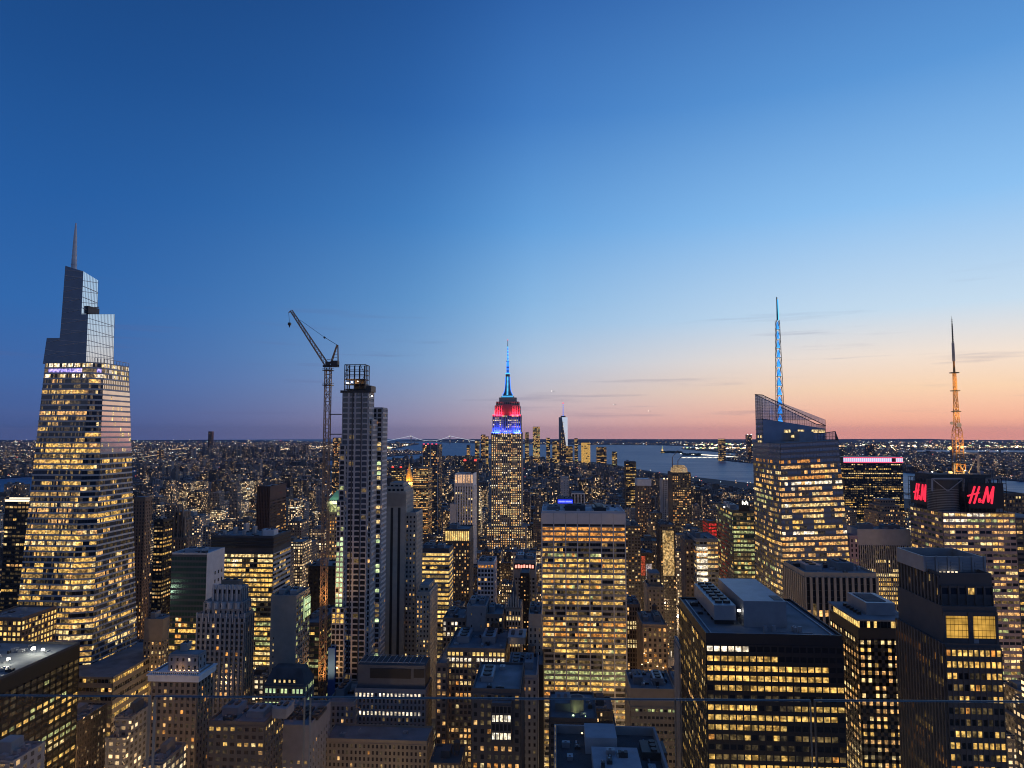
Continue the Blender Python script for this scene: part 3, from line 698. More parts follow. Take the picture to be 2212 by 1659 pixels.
    for i in range(n): f0 = i/n; c.cyl(x, ys, z0+(z1-z0)*f0+.3, z0+(z1-z0)*f0+.9, (2.5*(1-f0)+1.1*f0)*.95, n=8)
    c.cyl(x+.8, ys, z1, z2-2, .5, .4, 6); c.build('light_core', 'glow_cyan', o)
    b.finish(); ZB.append((Y-2, 1628, 1835, 642, 1290)); FOOT.append((xl-6, xrb+2, Y-2, yb+2))
m, t, o = newmat('screen_glass'); g = t.n('ShaderNodeBsdfTransparent'); g.inputs[0].default_value = (.62, .68, .78, 1); gl = t.n('ShaderNodeBsdfGlossy'); gl.inputs[0].default_value = (.6, .65, .7, 1); gl.inputs['Roughness'].default_value = .08
mx = t.n('ShaderNodeMixShader'); mx.inputs[0].default_value = .22; t.link(g.outputs[0], mx.inputs[1]); t.link(gl.outputs[0], mx.inputs[2]); t.link(mx.outputs[0], o.inputs[0])
sloped_tower()
# ================================================================== landmark: red sign tower with antenna
def rounded_stroke(mb, pts, r, frame, t=.5, mi=0):
    """a fat brush stroke through 2-D points in the plane frame(u, v, depth)"""
    n = len(pts)
    for i in range(n-1):
        (x0, y0), (x1, y1) = pts[i], pts[i+1]; dx_, dy_ = x1-x0, y1-y0; L = math.hypot(dx_, dy_); ux, uy = dx_/L, dy_/L
        poly = []
        for k in range(7):
            a = math.pi/2+math.pi*k/6; poly.append((x0+r*(ux*math.cos(a)-uy*math.sin(a)), y0+r*(uy*math.cos(a)+ux*math.sin(a))))
        for k in range(7):
            a = -math.pi/2+math.pi*k/6; poly.append((x1+r*(ux*math.cos(a)-uy*math.sin(a)), y1+r*(uy*math.cos(a)+ux*math.sin(a))))
        m = len(poly); e = .002*i
        vs = [frame(u, v, 0) for u, v in poly] + [frame(u, v, t+e) for u, v in poly]
        mb.add(vs, [tuple(range(m, 2*m))] + [(k, (k+1) % m, m+(k+1) % m, m+k) for k in range(m)], mi)
def hm_sign(mb, frame, W, H):
    S = lambda pts: [(x*W, y*H) for x, y in pts]; r = H*.05
    for p, rr in (([(.07, .03), (.28, .97)], r), ([(.24, .02), (.45, .96)], r), ([(.02, .44), (.42, .62)], r*.85),
                  ([(.56, .05), (.74, .95)], r*1.1), ([(.74, .95), (.755, .10)], r), ([(.755, .10), (.97, .96)], r), ([(.97, .96), (.88, .02)], r*1.1)):
        rounded_stroke(mb, S(p), rr, frame)
    rounded_stroke(mb, S([(.50, .07), (.42, .20), (.415, .27), (.46, .29), (.465, .24), (.40, .15), (.405, .07), (.45, .06), (.505, .20)]), H*.020, frame)
def sign_tower():
    Y = 530.0; U = lambda u: 1880.5+u*.2; W_ = lambda v: 885+v*.2
    b = Building('skyscraper', 'office tower with two red glowing letter signs and a tall lattice antenna', 'skyscraper', (335, 560, 4))
    xc, xr, xl = PX(2036, 1110, Y), PX(2192, 1110, Y), PX(1968, 1105, Y)
    zt = PZ(2036, 1106, Y); yb = Y*1.0; yb = Y+46
    kw = dict(fl=4.2, wf=.90, hf=.50, wall='wall_mauve', pier=.4, span=.3, spanmat='wall_mauve')
    b.wall.box(xc, xr, Y, yb, GZ, zt, b.wm('wall_dark'), b.wm('roof_dark'))
    pl = rows(.85, .78, .4, 2, 'mixed')
    def fr(r, c, nr, nc):
        if r == 0: return random.choice(['lit_white', 'lit_pale', 'lit_yellow'])
        if r == 1 and c < 4: return 'lit_cyan' if random.random() < .3 else 'lit_white'
        return pl(r, c, nr, nc)
    b.facade((xc, Y, GZ), (xr, Y, GZ), (xr, Y, zt), (xc, Y, zt), cols=12, lit=fr, **kw)
    b.facade((xc, yb, GZ), (xc, Y, GZ), (xc, Y, zt), (xc, yb, zt), cols=9, lit=rows(.7, .6, .3, 2, 'mixed'), glass='glass_green', **kw)
    # right-hand lower slab
    xs = PX(2215, 1150, Y+8); zs_ = PZ(2200, 1118, Y+8); b.box(xr, xs+14, Y+8, yb, GZ, zs_, 'wall_dark', lit=rows(.8, .75, .3, 2, 'mixed'), fl=4, bay=5, wf=.8, hf=.5, faces='F')
    # drum between the signs
    d = b.mb(); x0, x1 = PX(U(690), W_(900), Y+4), PX(U(1000), W_(900), Y+4); zc = PZ(2046, W_(760), Y+4)
    cx_, r_ = (x0+x1)/2, (x1-x0)/2; d.cyl(cx_, Y+4+r_*.8, zt-.5, zc, r_, r_, 28)
    for i in range(14): z = zt+(zc-zt)*.75*i/14; d.cyl(cx_, Y+4+r_*.8, z, z+.3, r_*1.012, n=28, mi=1)
    b.part('roof_drum', d, ['wall_dark', 'metal_grey'])
    # sign boxes: lattice frames with a dark panel behind the letters
    def signbox(xa, xb, ya, yb_, yt, yo, face):
        x0, x1 = xa, xb; z0, z1 = zt, yt; f = b.mb()
        pts = [(x0, ya), (x1, yb_)]
        def fr(u, z, o_=0): return (x0+(x1-x0)*u+nrm[0]*o_, ya+(yb_-ya)*u+nrm[1]*o_, z)
        dxx, dyy = x1-x0, yb_-ya; L = math.hypot(dxx, dyy); nrm = (dyy/L, -dxx/L)
        n = 10
        for i in range(n+1):
            for o_ in (0, -5): f.bar(fr(i/n, z0, o_), fr(i/n, z1, o_), .3)
        for j in range(8):
            z = z0+(z1-z0)*j/7
            for o_ in (0, -5): f.bar(fr(0, z, o_), fr(1, z, o_), .3)
            for i in (0, n): f.bar(fr(i/n, z, 0), fr(i/n, z, -5), .3)
        for i in range(n): f.bar(fr(i/n, z0), fr((i+1)/n, z0+(z1-z0)/7*(1+i % 6)), .18)
        o = b.part('sign_frame', f, 'metal_dark')
        p = MB(b.o); a = [fr(.08, z0+(z1-z0)*.12, .1), fr(.92, z0+(z1-z0)*.12, .1), fr(.92, z0+(z1-z0)*.86, .1), fr(.08, z0+(z1-z0)*.86, .1)]
        p.slab(*a, Vector((nrm[0], nrm[1], 0)), .3); p.build('sign_panel', 'wall_black', o)
        return fr, L, o
    fr, L, o = signbox(PX(U(1010), 1050, Y-1), PX(U(1465), 1050, Y-1), Y-1, Y-1, PZ(2100, W_(742), Y-1), 0, 0)
    hx0, hx1, hz0, hz1 = PX(U(1048), W_(1010), Y-1.6), PX(U(1342), W_(1010), Y-1.6), PZ(2120, W_(1012), Y-1.6), PZ(2120, W_(828), Y-1.6)
    s = MB(b.o); hm_sign(s, lambda u, v, t: (hx0+u, Y-1.6-t, hz0+v), hx1-hx0, hz1-hz0); s.build('red_letters', 'sign_red', o)
    yl = Y+46; fr, L, o = signbox(xc-.8, xc-.8, yl, Y+6, PZ(2000, W_(740), Y+20), 0, 0)
    # left face sign: plane x = xc - 1.6, letters run from the far end to the near end
    def yat(px, xx):
        d_ = ray(px, 1065); return xx*d_.y/d_.x
    xx = xc-1.5; ya, yb2 = yat(U(470), xx), yat(U(606), xx); zA, zB = PZ(1990, W_(978), (ya+yb2)/2), PZ(1990, W_(800), (ya+yb2)/2)
    s = MB(b.o); hm_sign(s, lambda u, v, t: (xx-t, ya-u, zA+v), ya-yb2, zB-zA); s.build('red_letters', 'sign_red', o)
    f = b.mb()
    for (u0, u1, v0, v1, yy) in ((665, 1005, 745, 880, Y+1), (1250, 1395, 745, 870, Y+1), (905, 1165, 472, 725, Y+24)):
        a, c, e, g_ = P(U(u0), W_(v1), yy), P(U(u0), W_(v0), yy), P(U(u1), W_(v0), yy), P(U(u1), W_(v1), yy)
        f.bar(a, c, 1.0); f.bar(c, e, 1.0); f.bar(e, g_, 1.0); f.bar(c, ((a+g_)/2), .5); f.bar(e, ((a+g_)/2), .5)
    b.part('roof_truss', f, 'metal_grey')
    m = b.mb(); m.box(PX(U(1345), W_(900), Y+1), PX(U(1418), W_(900), Y+1), Y+1, Y+12, zt, PZ(2150, W_(870), Y+1)); b.part('louvred_bay', m, 'metal_grey')
    m = b.mb(); m.box(xc+1.5, PX(U(1300), 1020, Y+12), Y+12, Y+40, zt, PZ(2060, W_(700), Y+12)); b.part('mechanical_penthouse', m, 'wall_dark')
    b.clutter(xc+2, PX(U(1300), 1020, Y+12), Y+12, Y+40, PZ(2060, W_(700), Y+12), 14)
    # antenna
    yy = Y+26; bx_ = PX(2071, 1010, yy); z = lambda y_: PZ(2065, y_, yy)
    s = b.mb(); seg = [(1018, 6.4, 988, 6.0), (988, 5.2, 950, 5.2), (950, 5.4, 930, 4.8), (930, 4.8, 917, 2.8), (917, 2.9, 890, 2.7), (890, 2.6, 845, 2.0), (845, 1.9, 806, 1.6)]
    for y0, w0, y1, w1 in seg: lattice(s, (bx_, yy, z(y0)), (bx_, yy, z(y1)), w0, w1, t=.42, td=.26, seg=max(2, int((z(y1)-z(y0))/(w0*.8))))
    o = b.part('antenna', s, 'metal_antenna')
    s = MB(b.o); s.cyl(bx_, yy, z(806), z(780), .85, .7, 10, 2); s.cyl(bx_, yy, z(780), z(740), 1.05, .95, 10, 1); s.cyl(bx_, yy, z(740), z(700), .45, .4, 8, 0); s.cyl(bx_, yy, z(700), z(683), .25, .1, 6, 0)
    for i in range(14): s.cyl(bx_, yy, z(738-i*3.6), z(737-i*3.6), .8-.02*i, n=8, mi=0)
    for y_ in (806, 845, 890, 1000): s.cyl(bx_, yy, z(y_), z(y_)+.6, 3.4 if y_ < 1000 else 8, n=12, mi=0)
    s.build('mast_top', ['metal_dark', 'metal_grey', 'metal_antenna'], o)
    s = MB(b.o); 
    for px, py, r in ((2056, 914, 1.3), (2072, 918, 1.9), (2078, 966, 1.2), (2052, 968, 1.4)):
        p = P(px, py, yy-3); s.loft([[(p.x+rr*math.cos(a), p.y+dd, p.z+rr*math.sin(a)) for a in [math.pi*2*i/12 for i in range(12)]] for rr, dd in ((r, 0), (r*.9, .5), (.2, 1.0))])
    s.build('dish', 'wall_white', o)
    for (y_, e_) in ((1020, 2600), (970, 2600), (900, 3000), (840, 3400)):
        for sx_ in (-1, 1):
            arealight(b.root, b.o, (bx_+sx_*7, yy-9, z(y_)), (bx_, yy, z(y_-45)), 1, 1, e_, (1, .55, .14))
    for px, py in ((2014, 1020, ), (2085, 1017)): b.lamp(tuple(P(px, py, Y+12)), .5, 'glow_white', 'roof_lamp')
    b.finish(); ZB.append((Y-2, 1966, 2215, 683, 1440)); FOOT.append((xc-2, xr+40, Y-4, yb+2))
pbr('metal_antenna', (.50, .27, .10), .6, .2)
sign_tower()
# ================================================================== the other towers one can tell apart
def S_(name, label, xa, xb, yt, Y, dep, ybot=1659, cat='office tower', units=2, tank=False, clut=4, fin=True, deco=None, nmax=100, **k):
    b = simple(name, label, cat, xa, xb, yt, Y, dep, ybot, **k)
    x0, x1, y0, y1, z = b.dim; w, d = x1-x0, y1-y0
    for i in range(units):
        ux = x0+w*(.12+.45*i); b.unit('roof_unit', ux, ux+w*random.uniform(.2, .34), y0+d*.3, y0+d*.75, z, z+random.uniform(2.5, 5), random.choice(['metal_grey', 'wall_grey', 'roof_grey']), fans=random.choice([0, 0, 3]))
    if tank: b.tank(x0+w*.75, y0+d*.85, z)
    if clut: b.clutter(x0, x1, y0, y1, z, clut)
    if deco: deco(b, x0, x1, y0, y1, z)
    if fin: b.finish(nmax)
    return b
R = rows
# --- slab with the seven window bays (centre foreground)
def slab_deco(b, x0, x1, y0, y1, z):
    zt = PZ(1260, 1132, y0); m = b.mb(); m.box(x0-.5, x1+.5, y0-.8, y1, zt, z+.2); 
    for i in range(1, 7):
        x = x0+(x1-x0)*i/7; m.box(x-.12, x+.12, y0-.95, y0-.8, zt, z+.2, 1)
    b.part('blank_top_band', m, ['wall_travertine', 'wall_grey'])
    m = b.mb(); m.box(x0, x1, y0-.3, y0, zt-1.6, zt-.05, bottom=True); b.part('dark_slot', m, 'wall_black')
b = simple('office_slab', 'wide pale stone office slab with blank top band and seven lit window bays', 'office tower', 1170, 1350, 1109, 530, 48, 1560, fin=None) if False else None
x0, x1, z = PX(1170.5, 1109, 530), PX(1350, 1109, 530), PZ(1260, 1109, 530); zf = PZ(1260, 1137, 530)
b = Building('office_slab', 'wide pale stone office slab with blank top band and seven lit window bays', 'office tower', base(x0, x1, 530, 578))
b.wall.box(x0, x1, 530, 578, GZ, z, b.wm('wall_travertine'), b.wm('roof_dark'))
sl = rows(.72, .84, .2, 4, [('lit_yellow', 5), ('lit_pale', 2), ('lit_amber', 2), ('lit_green', 1), ('lit_low', 3), ('lit_dim', 2)])
def slabl(r, c, nr, nc):
    if r in (0, 1, 2): return 'lit_amber'
    if r in (9,): return 'lit_gold'
    if r in (27, 28): return 'lit_green'
    if r == 31: return 'lit_amber' if c < 16 else None
    return sl(r, c, nr, nc)
b.facade((x0, 530, GZ), (x1, 530, GZ), (x1, 530, zf), (x0, 530, zf), cols=28, nrows=int((zf-GZ)/3.92), wf=.97, hf=.60, wall='wall_steel', pier=.10, span=.5, spanmat='wall_grey', lit=slabl, glass='glass_dark')
m = b.mb()
for i in range(8):
    x = x0+(x1-x0)*i/7; m.box(x-.42, x+.42, 529.1, 530, GZ, zf+3)
b.part('pier', m, 'wall_pale'); slab_deco(b, x0, x1, 530, 578, z)
b.parapet(x0, x1, 530, 578, z+.2, 1.6, .6, 'wall_travertine')
b.unit('roof_unit', x0+18, x0+34, 545, 560, z, z+4.5, 'roof_dark'); b.unit('roof_unit', x0+40, x0+50, 540, 566, z, z+3.5, 'metal_dark', 3); b.unit('roof_unit', x0+4, x0+14, 550, 570, z, z+3, 'roof_grey'); b.clutter(x0, x1, 530, 578, z, 16)
b.finish(); ZB.append((530, 1170, 1352, 1104, 1540)); FOOT.append((x0, x1, 528, 578))
# --- black tower with the wide roof (right foreground)
def blk(b, x0, x1, y0, y1, z):
    w = x1-x0
    m = b.mb(); m.box(x0+w*.13, x0+w*.30, y0+16, y1-3, z+2.2, z+8.5, 0, bottom=True); 
    for i in range(6): m.box(x0+w*.14, x0+w*.29, y0+18+i*7, y0+18.6+i*7, z, z+2.2, 1)
    for i in range(7):
        m.cyl(x0+w*.185, y0+21+i*6, z+8.5, z+9.5, 1.6, n=12, mi=1); m.cyl(x0+w*.25, y0+21+i*6, z+8.5, z+9.5, 1.6, n=12, mi=1)
    b.part('cooling_tower', m, ['metal_grey', 'metal_dark'])
    m = b.mb(); m.box(x0+w*.35, x0+w*.68, y0+14, y1-2, z, z+11); m.box(x0+w*.60, x0+w*.67, y0+16, y0+24, z+11, z+11.2, 1); b.part('mechanical_penthouse', m, ['metal_grey', 'metal_dark'])
    m = b.mb()
    for (u, d) in ((.46, 6), (.53, 7), (.72, 6)): m.box(x0+w*u, x0+w*u+1.4, y0+d, y0+d+1.2, z, z+2.6); m.box(x0+w*u, x0+w*(u+.1), y0+d-.6, y0+d-.2, z, z+.5)
    b.part('roof_vent', m, 'metal_grey'); b.lamp((x0+w*.325, y0+16, z+6), .8, 'glow_white')
    m = b.mb(); m.box(x0+2.5, x1-2.5, y0+2.5, y0+3, z, z+.5); m.box(x0+2.5, x0+3, y0+3, y1-2, z, z+.5); m.box(x1-3, x1-2.5, y0+3, y1-2, z, z+.5); b.part('roof_rail', m, 'metal_grey')
kb = rows(.75, .8, .03, 6, [('lit_yellow', 6), ('lit_amber', 1), ('lit_dim', 2)])
def kbl(r, c, nr, nc):
    if r == 0: return 'lit_white' if c < 6 else None
    if r == 1: return 'lit_yellow' if c < 10 else None
    if r in (2, 3): return 'lit_yellow' if c < nc-2 else None
    if r in (7, 8) : return 'lit_yellow' if c < nc*(.9 if r == 7 else .55) else None
    return kb(r, c, nr, nc)
S_('office_tower', 'black tower with a broad flat roof carrying a cooling tower and grey penthouse', 1525, 1820, 1376, 292, 62, units=0, clut=3, bay=2.95, fl=3.9, wf=.80, hf=.54, wall='wall_black', pier=.2, span=.15, topband=3.2, lit=kbl, deco=blk, side=dict(lit=rows(.7, .5, .05, 2, 'office'), wf=.6), nmax=100)
# --- building with the lit rooftop band
def penth(b, x0, x1, y0, y1, z):
    m = b.mb(); m.box(x0-.8, x1+.8, y0-.8, y1+.5, z+4.4, z+5.2, 0, bottom=True); b.part('roof_canopy', m, 'roof_grey')
    b.wall.box(x0+1.5, x1-1.5, y0+1.5, y1-1, z, z+4.4, b.wm('wall_dark'))
    for q in (((x0+1.5, y0+1.5), (x1-1.5, y0+1.5)), ((x0+1.5, y1-1), (x0+1.5, y0+1.5))):
        (a, c), (d, e) = q; b.facade((a, c, z), (d, e, z), (d, e, z+4.3), (a, c, z+4.3), cols=14, nrows=1, wf=.86, hf=.8, wall='wall_dark', pier=.1, span=.1, lit=lambda r, c_, nr, nc, q=q: 'lit_gold' if q[0][0] == q[1][0] or random.random() < .35 else None)
    m = b.mb(); w = x1-x0; m.box(x0+w*.3, x1-4, y0+8, y1-4, z+5.2, z+11); m.box(x0+w*.36, x1-7, y0+11, y1-7, z+11, z+11.3, 1); b.part('mechanical_penthouse', m, ['metal_grey', 'roof_dark'])
    m = b.mb()
    for i in range(5): m.cyl(x0+w*.17, y0+9+i*4, z+5.2, z+6.6, 1.1, n=10)
    b.part('exhaust_fan', m, 'metal_dark')
S_('office_tower', 'dark brick tower with a yellow lit glazed band under its roof, square windows', 1854, 1972, 1362, 345, 34, units=0, clut=0, bay=3.1, fl=3.55, wf=.50, hf=.52, wall='wall_black', pier=.1, span=.1, topband=4, lit=rows(.8, .66, .3, 2, [('lit_warm', 5), ('lit_pale', 3), ('lit_yellow', 2)]), deco=penth)
# --- tan-pier office
S_('office_tower', 'low grey tower with tall vertical stone piers and crowded flat roof', 1738, 1893, 1241, 430, 38, 1380, units=2, clut=14, bay=3.6, fl=3.9, wf=.58, hf=.92, wall='wall_tan', pier=.8, span=.1, topband=1.8, spanmat='wall_dark', lit=lambda r, c, nr, nc: (pick('warm') if r in (5, 7, 9, 10) and random.random() < .6 else ('lit_dim' if random.random() < .04 else None)))
# --- dark stepped tower (right foreground)
def step(b, x0, x1, y0, y1, z):
    w = x1-x0
    m = b.mb(); zz = z; za = PZ(2050, 1233, y0+10); zb = PZ(2050, 1190, y0+10); xa, xb = PX(1990, 1215, y0+10), PX(2120, 1215, y0+10)
    m.box(xa, xb, y0+8, y1-1, z, za, 0, 1); o = b.part('blank_penthouse', m, ['wall_steel', 'roof_dark'])
    m = b.mb(); h = za+(zb-za)*.75
    for a in ((xa, xb, y0+8, y0+8.5), (xa, xb, y1-1.5, y1-1), (xa, xa+.5, y0+8.5, y1-1.5), (xb-.5, xb, y0+8.5, y1-1.5)): m.box(*a, za, h)
    for i in range(6):
        x = xa+(xb-xa)*i/5; m.box(x-.35, x+.35, y0+7.6, y0+8, za, h+.3)
        for j in range(3):
            if i < 5: m.box(x+.8, x+(xb-xa)/5-.8, y0+7.7, y0+7.95, za+.8+j*1.2, za+1.3+j*1.2, bottom=True)
    m.build('louvre_screen', 'metal_grey', o)
    m = b.mb()
    for i in range(5): m.cyl(x0+w*(.1+.08*i+.1), y0+6.5, z, z+.5, .4, n=8, mi=0)
    b.part('roof_lamp', m, 'lit_white')
x0, x1 = PX(2030, 1245, 270), PX(2142, 1245, 270); z1 = PZ(2090, 1245, 270)
b = Building('office_tower', 'dark stepped tower with grey louvred roof screen and two large amber windows', 'office tower', base(x0, x1, 270, 300))
xs = [(x0, x1, 270, z1), (x0-.8, PX(2152, 1310, 268), 267.8, PZ(2090, 1310, 268)), (x0-1.6, PX(2160, 1392, 266), 265.6, PZ(2090, 1392, 266))]
zlow = [PZ(2090, 1310, 268), PZ(2090, 1392, 266), GZ]
dl = rows(.75, .6, .15, 2, [('lit_yellow', 4), ('lit_amber', 3), ('lit_dim', 4)])
for i, (a, c, yy, zt) in enumerate(xs):
    b.wall.box(a, c, yy, 300+i, zlow[i], zt, b.wm('wall_dark'), b.wm('roof_dark'))
    if i == 0: b.facade((a, yy, zlow[i]), (c, yy, zlow[i]), (c, yy, zt-3.5), (a, yy, zt-3.5), cols=6, fl=4, wf=.8, hf=.6, wall='wall_dark', pier=.6, span=.2, lit=lambda r, q, nr, nc: 'lit_yellow' if (r, q) == (0, 3) else None)
    elif i == 1: b.facade((a, yy, zlow[i]), (c, yy, zlow[i]), (c, yy, zt-2), (a, yy, zt-2), cols=2, nrows=1, wf=.82, hf=.72, wall='wall_dark', pier=.5, span=.3, lit=lambda r, q, nr, nc: 'amber_hall')
    else: b.facade((a, yy, zlow[i]), (c, yy, zlow[i]), (c, yy, zt-1), (a, yy, zt-1), cols=10, fl=4.1, wf=.8, hf=.55, wall='wall_dark', pier=.6, span=.4, lit=lambda r, q, nr, nc: ('lit_yellow' if r < 2 and random.random() < .75 else dl(r, q, nr, nc)))
m, t, o = newmat('amber_hall'); g = t.n('ShaderNodeNewGeometry'); s = t.n('ShaderNodeSeparateXYZ'); t.link(g.outputs['Position'], s.inputs[0])
def grid_lines(v, p): return t.m('GREATER_THAN', t.m('FRACT', t.m('DIVIDE', v, p)), .08)
e = t.n('ShaderNodeEmission'); e.inputs[0].default_value = (1, .55, .10, 1); t.link(t.m('MULTIPLY', t.m('MULTIPLY', grid_lines(s.outputs[0], 1.4), grid_lines(s.outputs[2], 2.1)), t.m('MULTIPLY_ADD', t.noise(g.outputs['Position'], .22, 2), 1.2, .0)), e.inputs[1]); t.link(e.outputs[0], o.inputs[0]); m.cycles.emission_sampling = 'NONE'
WINMATS.append('amber_hall'); WI['amber_hall'] = len(WINMATS)-1
b.facade((xs[2][0], 301, GZ), (xs[2][0], 266, GZ), (xs[2][0], 266, xs[2][3]), (xs[2][0], 301, xs[2][3]), bay=2.2, fl=4.1, wf=.6, hf=.62, wall='wall_dark', pier=.7, span=.2, lit=rows(.75, .6, .12, 3, [('lit_amber', 4), ('lit_yellow', 3), ('lit_dim', 3)]))
b.facade((x0, 300, zlow[0]), (x0, 270, zlow[0]), (x0, 270, z1), (x0, 300, z1), bay=2.4, fl=4.1, wf=.55, hf=.62, wall='wall_dark', pier=.7, span=.2, lit=scatter(.3, 'warm'))
b.parapet(x0, x1, 270, 300, z1, 1.2, .5, 'wall_dark'); step(b, x0, x1, 270, 300, z1); b.clutter(xs[2][0], xs[2][1], 265.6, 275, xs[2][3], 2)
b.finish(); ZB.append((265, 1955, 2160, 1188, 1659)); FOOT.append((x0-4, x1+12, 264, 301))
# --- vertical stripe office and neighbours (right)
S_('office_tower', 'broad office block with fine vertical white mullions and yellow lit storeys', 1852, 1966, 1146, 585, 20, 1295, units=2, bay=1.7, fl=3.7, wf=.62, hf=.6, wall='wall_pale', pier=.5, span=.05, spanmat='wall_dark', topband=12, lit=rows(.62, .9, .12, 8, [('lit_yellow', 4), ('lit_pale', 2), ('lit_warm', 1)]))
S_('stone_tower', 'slim pale pinkish tower end against the striped office block', 1835, 1853, 1160, 575, 22, 1295, cat='tower', units=0, clut=1, bay=3.2, fl=3.9, wf=.4, hf=.6, wall='wall_pink', pier=.4, span=.3, lit=scatter(.12), faces='FL')
def crownp(b, x0, x1, y0, y1, z):
    m = b.mb(); zz = PZ(1885, 987, y0); n = 60
    for i in range(n):
        x = x0-1+(x1-x0+2)*i/n
        if i in (49, 50, 51, 52): continue
        m.box(x, x+(x1-x0)/n*.55, y0-1.6, y0-.7, z+2, zz-2, bottom=True, mi=1 if i % 2 else 0)
    m.box(x0-1, x1+1, y0-1.7, y0-.8, z+.6, z+2, 2, bottom=True); m.box(x0-1, x1+1, y0-1.7, y0-.8, zz-2, zz-.8, 2, bottom=True)
    b.part('light_band', m, ['glow_lilac', 'glow_white_soft', 'glow_pink'])
    m = b.mb(); m.box(x0, x1, y0, y1, z+.5, zz); b.part('crown', m, 'wall_black')
glowmat('glow_white_soft', (1, .75, .85), 1.2)
S_('skyscraper', 'black slab tower with pink and white light band round its top', 1823, 1949, 1000, 1250, 45, 1100, cat='skyscraper', units=0, clut=0, bay=3.2, fl=3.9, wf=.75, hf=.5, wall='wall_black', pier=.2, span=.3, lit=rows(.45, .75, .12, 5, 'office'), deco=crownp)
def deco_steps(tiers, wall, mat='roof_grey', lit=None, **k):
    def f(b, x0, x1, y0, y1, z):
        for (s, h) in tiers:
            w, d = (x1-x0)*s/2, (y1-y0)*s/2; x0, x1, y0, y1 = x0+w, x1-w, y0+d, y1-d
            b.box(x0, x1, y0, y1, z+.02, z+h, wall, lit=lit, **k); z += h
    return f
S_('deco_tower', 'rounded brown setback tower standing before the black pink-crowned slab', 1897, 1955, 1108, 900, 40, 1150, cat='tower', units=0, clut=0, wall='wall_brown', bay=3, fl=3.6, wf=.45, hf=.55, lit=scatter(.35), deco=deco_steps([(.25, 9), (.25, 7)], 'wall_brown', lit=scatter(.1)))
S_('office_tower', 'dark tower at the right edge beyond the red letter tower', 2172, 2212, 1068, 690, 40, 1110, units=1, wall='wall_dark', bay=3, fl=3.8, lit=rows(.5, .6, .1))
# --- green tower
def green(b, x0, x1, y0, y1, z):
    m = b.mb(); p, q = P(1601, 1094, y0-.5), P(1614, 1083, y0-.5)
    m.box(p.x-2, q.x+2, y0-.4, y0+.4, z, q.z+1); o = b.part('roof_sign_board', m, 'wall_black')
    m = MB(b.o)
    for i in range(5): m.box(p.x+1+i*(q.x-p.x)/5, p.x+1+(i+.6)*(q.x-p.x)/5, y0-.8, y0-.41, p.z+1.5+(i % 2)*1.5, p.z+5-(i % 3), bottom=True)
    m.build('light_letters', 'glow_white', o); b.lamp((x0, y0+30, z), 1.0, 'glow_white')
S_('office_tower', 'green tinted glass office tower with long dark stepped left flank', 1583, 1628, 1104, 640, 60, 1290, units=1, wall='wall_olive', glass='glass_green', bay=3.2, fl=4.0, wf=.9, hf=.55, pier=.12, span=.3, lit=rows(.85, .85, .3, 3, 'green'), side=dict(lit=rows(.5, .45, .12, 2, 'green')), deco=green)
# --- left of it
S_('brown_tower', 'plain brown tower left of the bright white curved frontage', 1480, 1498, 1168, 610, 20, 1310, cat='tower', wall='wall_brown', bay=3, fl=3.6, wf=.4, hf=.5, lit=scatter(.12), units=1)
def whitebands(b, x0, x1, y0, y1, z):
    m = b.mb(); w = (x1-x0)*.48; n = 16
    for i in range(n):
        zt = z-6-i*5.2; ring = []
        for k in range(9):
            a = math.pi*k/8; ring.append((x0+w/2-w/2*math.cos(a)+.5, y0-1.2-2.2*math.sin(a)))
        ring += [(x0+w+.5, y0-.4), (x0+.5, y0-.4)]
        m.loft([[(p[0], p[1], zt-2.5) for p in ring], [(p[0], p[1], zt) for p in ring]])
    b.part('light_band', m, 'lit_white')
S_('office_tower', 'grey office block with stacked bright white curved light bands', 1503, 1551, 1166, 600, 40, 1310, wall='wall_grey', bay=3, fl=3.9, wf=.85, hf=.5, span=.3, pier=.1, lit=rows(.6, .7, .2, 3, 'warm'), deco=whitebands, units=1)
S_('lit_block', 'small red glowing facade left of the green glass tower', 1530, 1548, 1128, 700, 25, 1165, cat='building', wall='wall_brick', bay=2.6, fl=3.2, wf=.8, hf=.7, units=0, clut=0, lit=lambda r, c, a, d: 'lit_red')
# --- thin pale slab in the right foreground and low roofs
S_('pale_slab', 'thin pale concrete slab rising left of the broad black roof', 1468, 1474, 1398, 350, 15, cat='tower', wall='wall_grey', bay=3.5, fl=3.6, wf=.3, hf=.4, units=0, clut=0, lit=scatter(.03))
def banded(b, x0, x1, y0, y1, z): b.lamp((x0+10, y0+28, z+5), .4, 'glow_warm')
S_('low_office', 'low broad office block with banded dark facade and pale cluttered roof', 1362, 1459, 1492, 400, 30, wall='wall_tan', bay=2.2, fl=3.9, wf=.7, hf=.4, units=3, clut=14, topband=9, lit=rows(.35, .7, .04, 4, 'green'), deco=banded)
S_('ornate_hotel', 'brown stone building with arched amber windows beside the bright avenue', 1388, 1441, 1352, 545, 40, 1470, cat='building', wall='wall_brown', bay=3.6, fl=3.9, wf=.5, hf=.6, tank=True, lit=scatter(.38, [('lit_amber', 4), ('lit_warm', 3), ('lit_dim', 3)]), deco=lambda b, x0, x1, y0, y1, z: [b.lamp(tuple(P(x, y, y0-1)), .5, 'glow_warm', 'facade_lamp') for x, y in ((1392, 1412), (1400, 1432), (1420, 1440), (1433, 1443))])
S_('narrow_tower', 'narrow stone building with bright double rows just right of the pale slab', 1354, 1382, 1308, 590, 30, 1470, cat='building', wall='wall_brown', bay=2.4, fl=3.8, wf=.6, hf=.7, lit=lambda r, c, a, d: 'lit_pale' if r in (3, 4, 7, 8) else ('lit_warm' if random.random() < .2 else None))
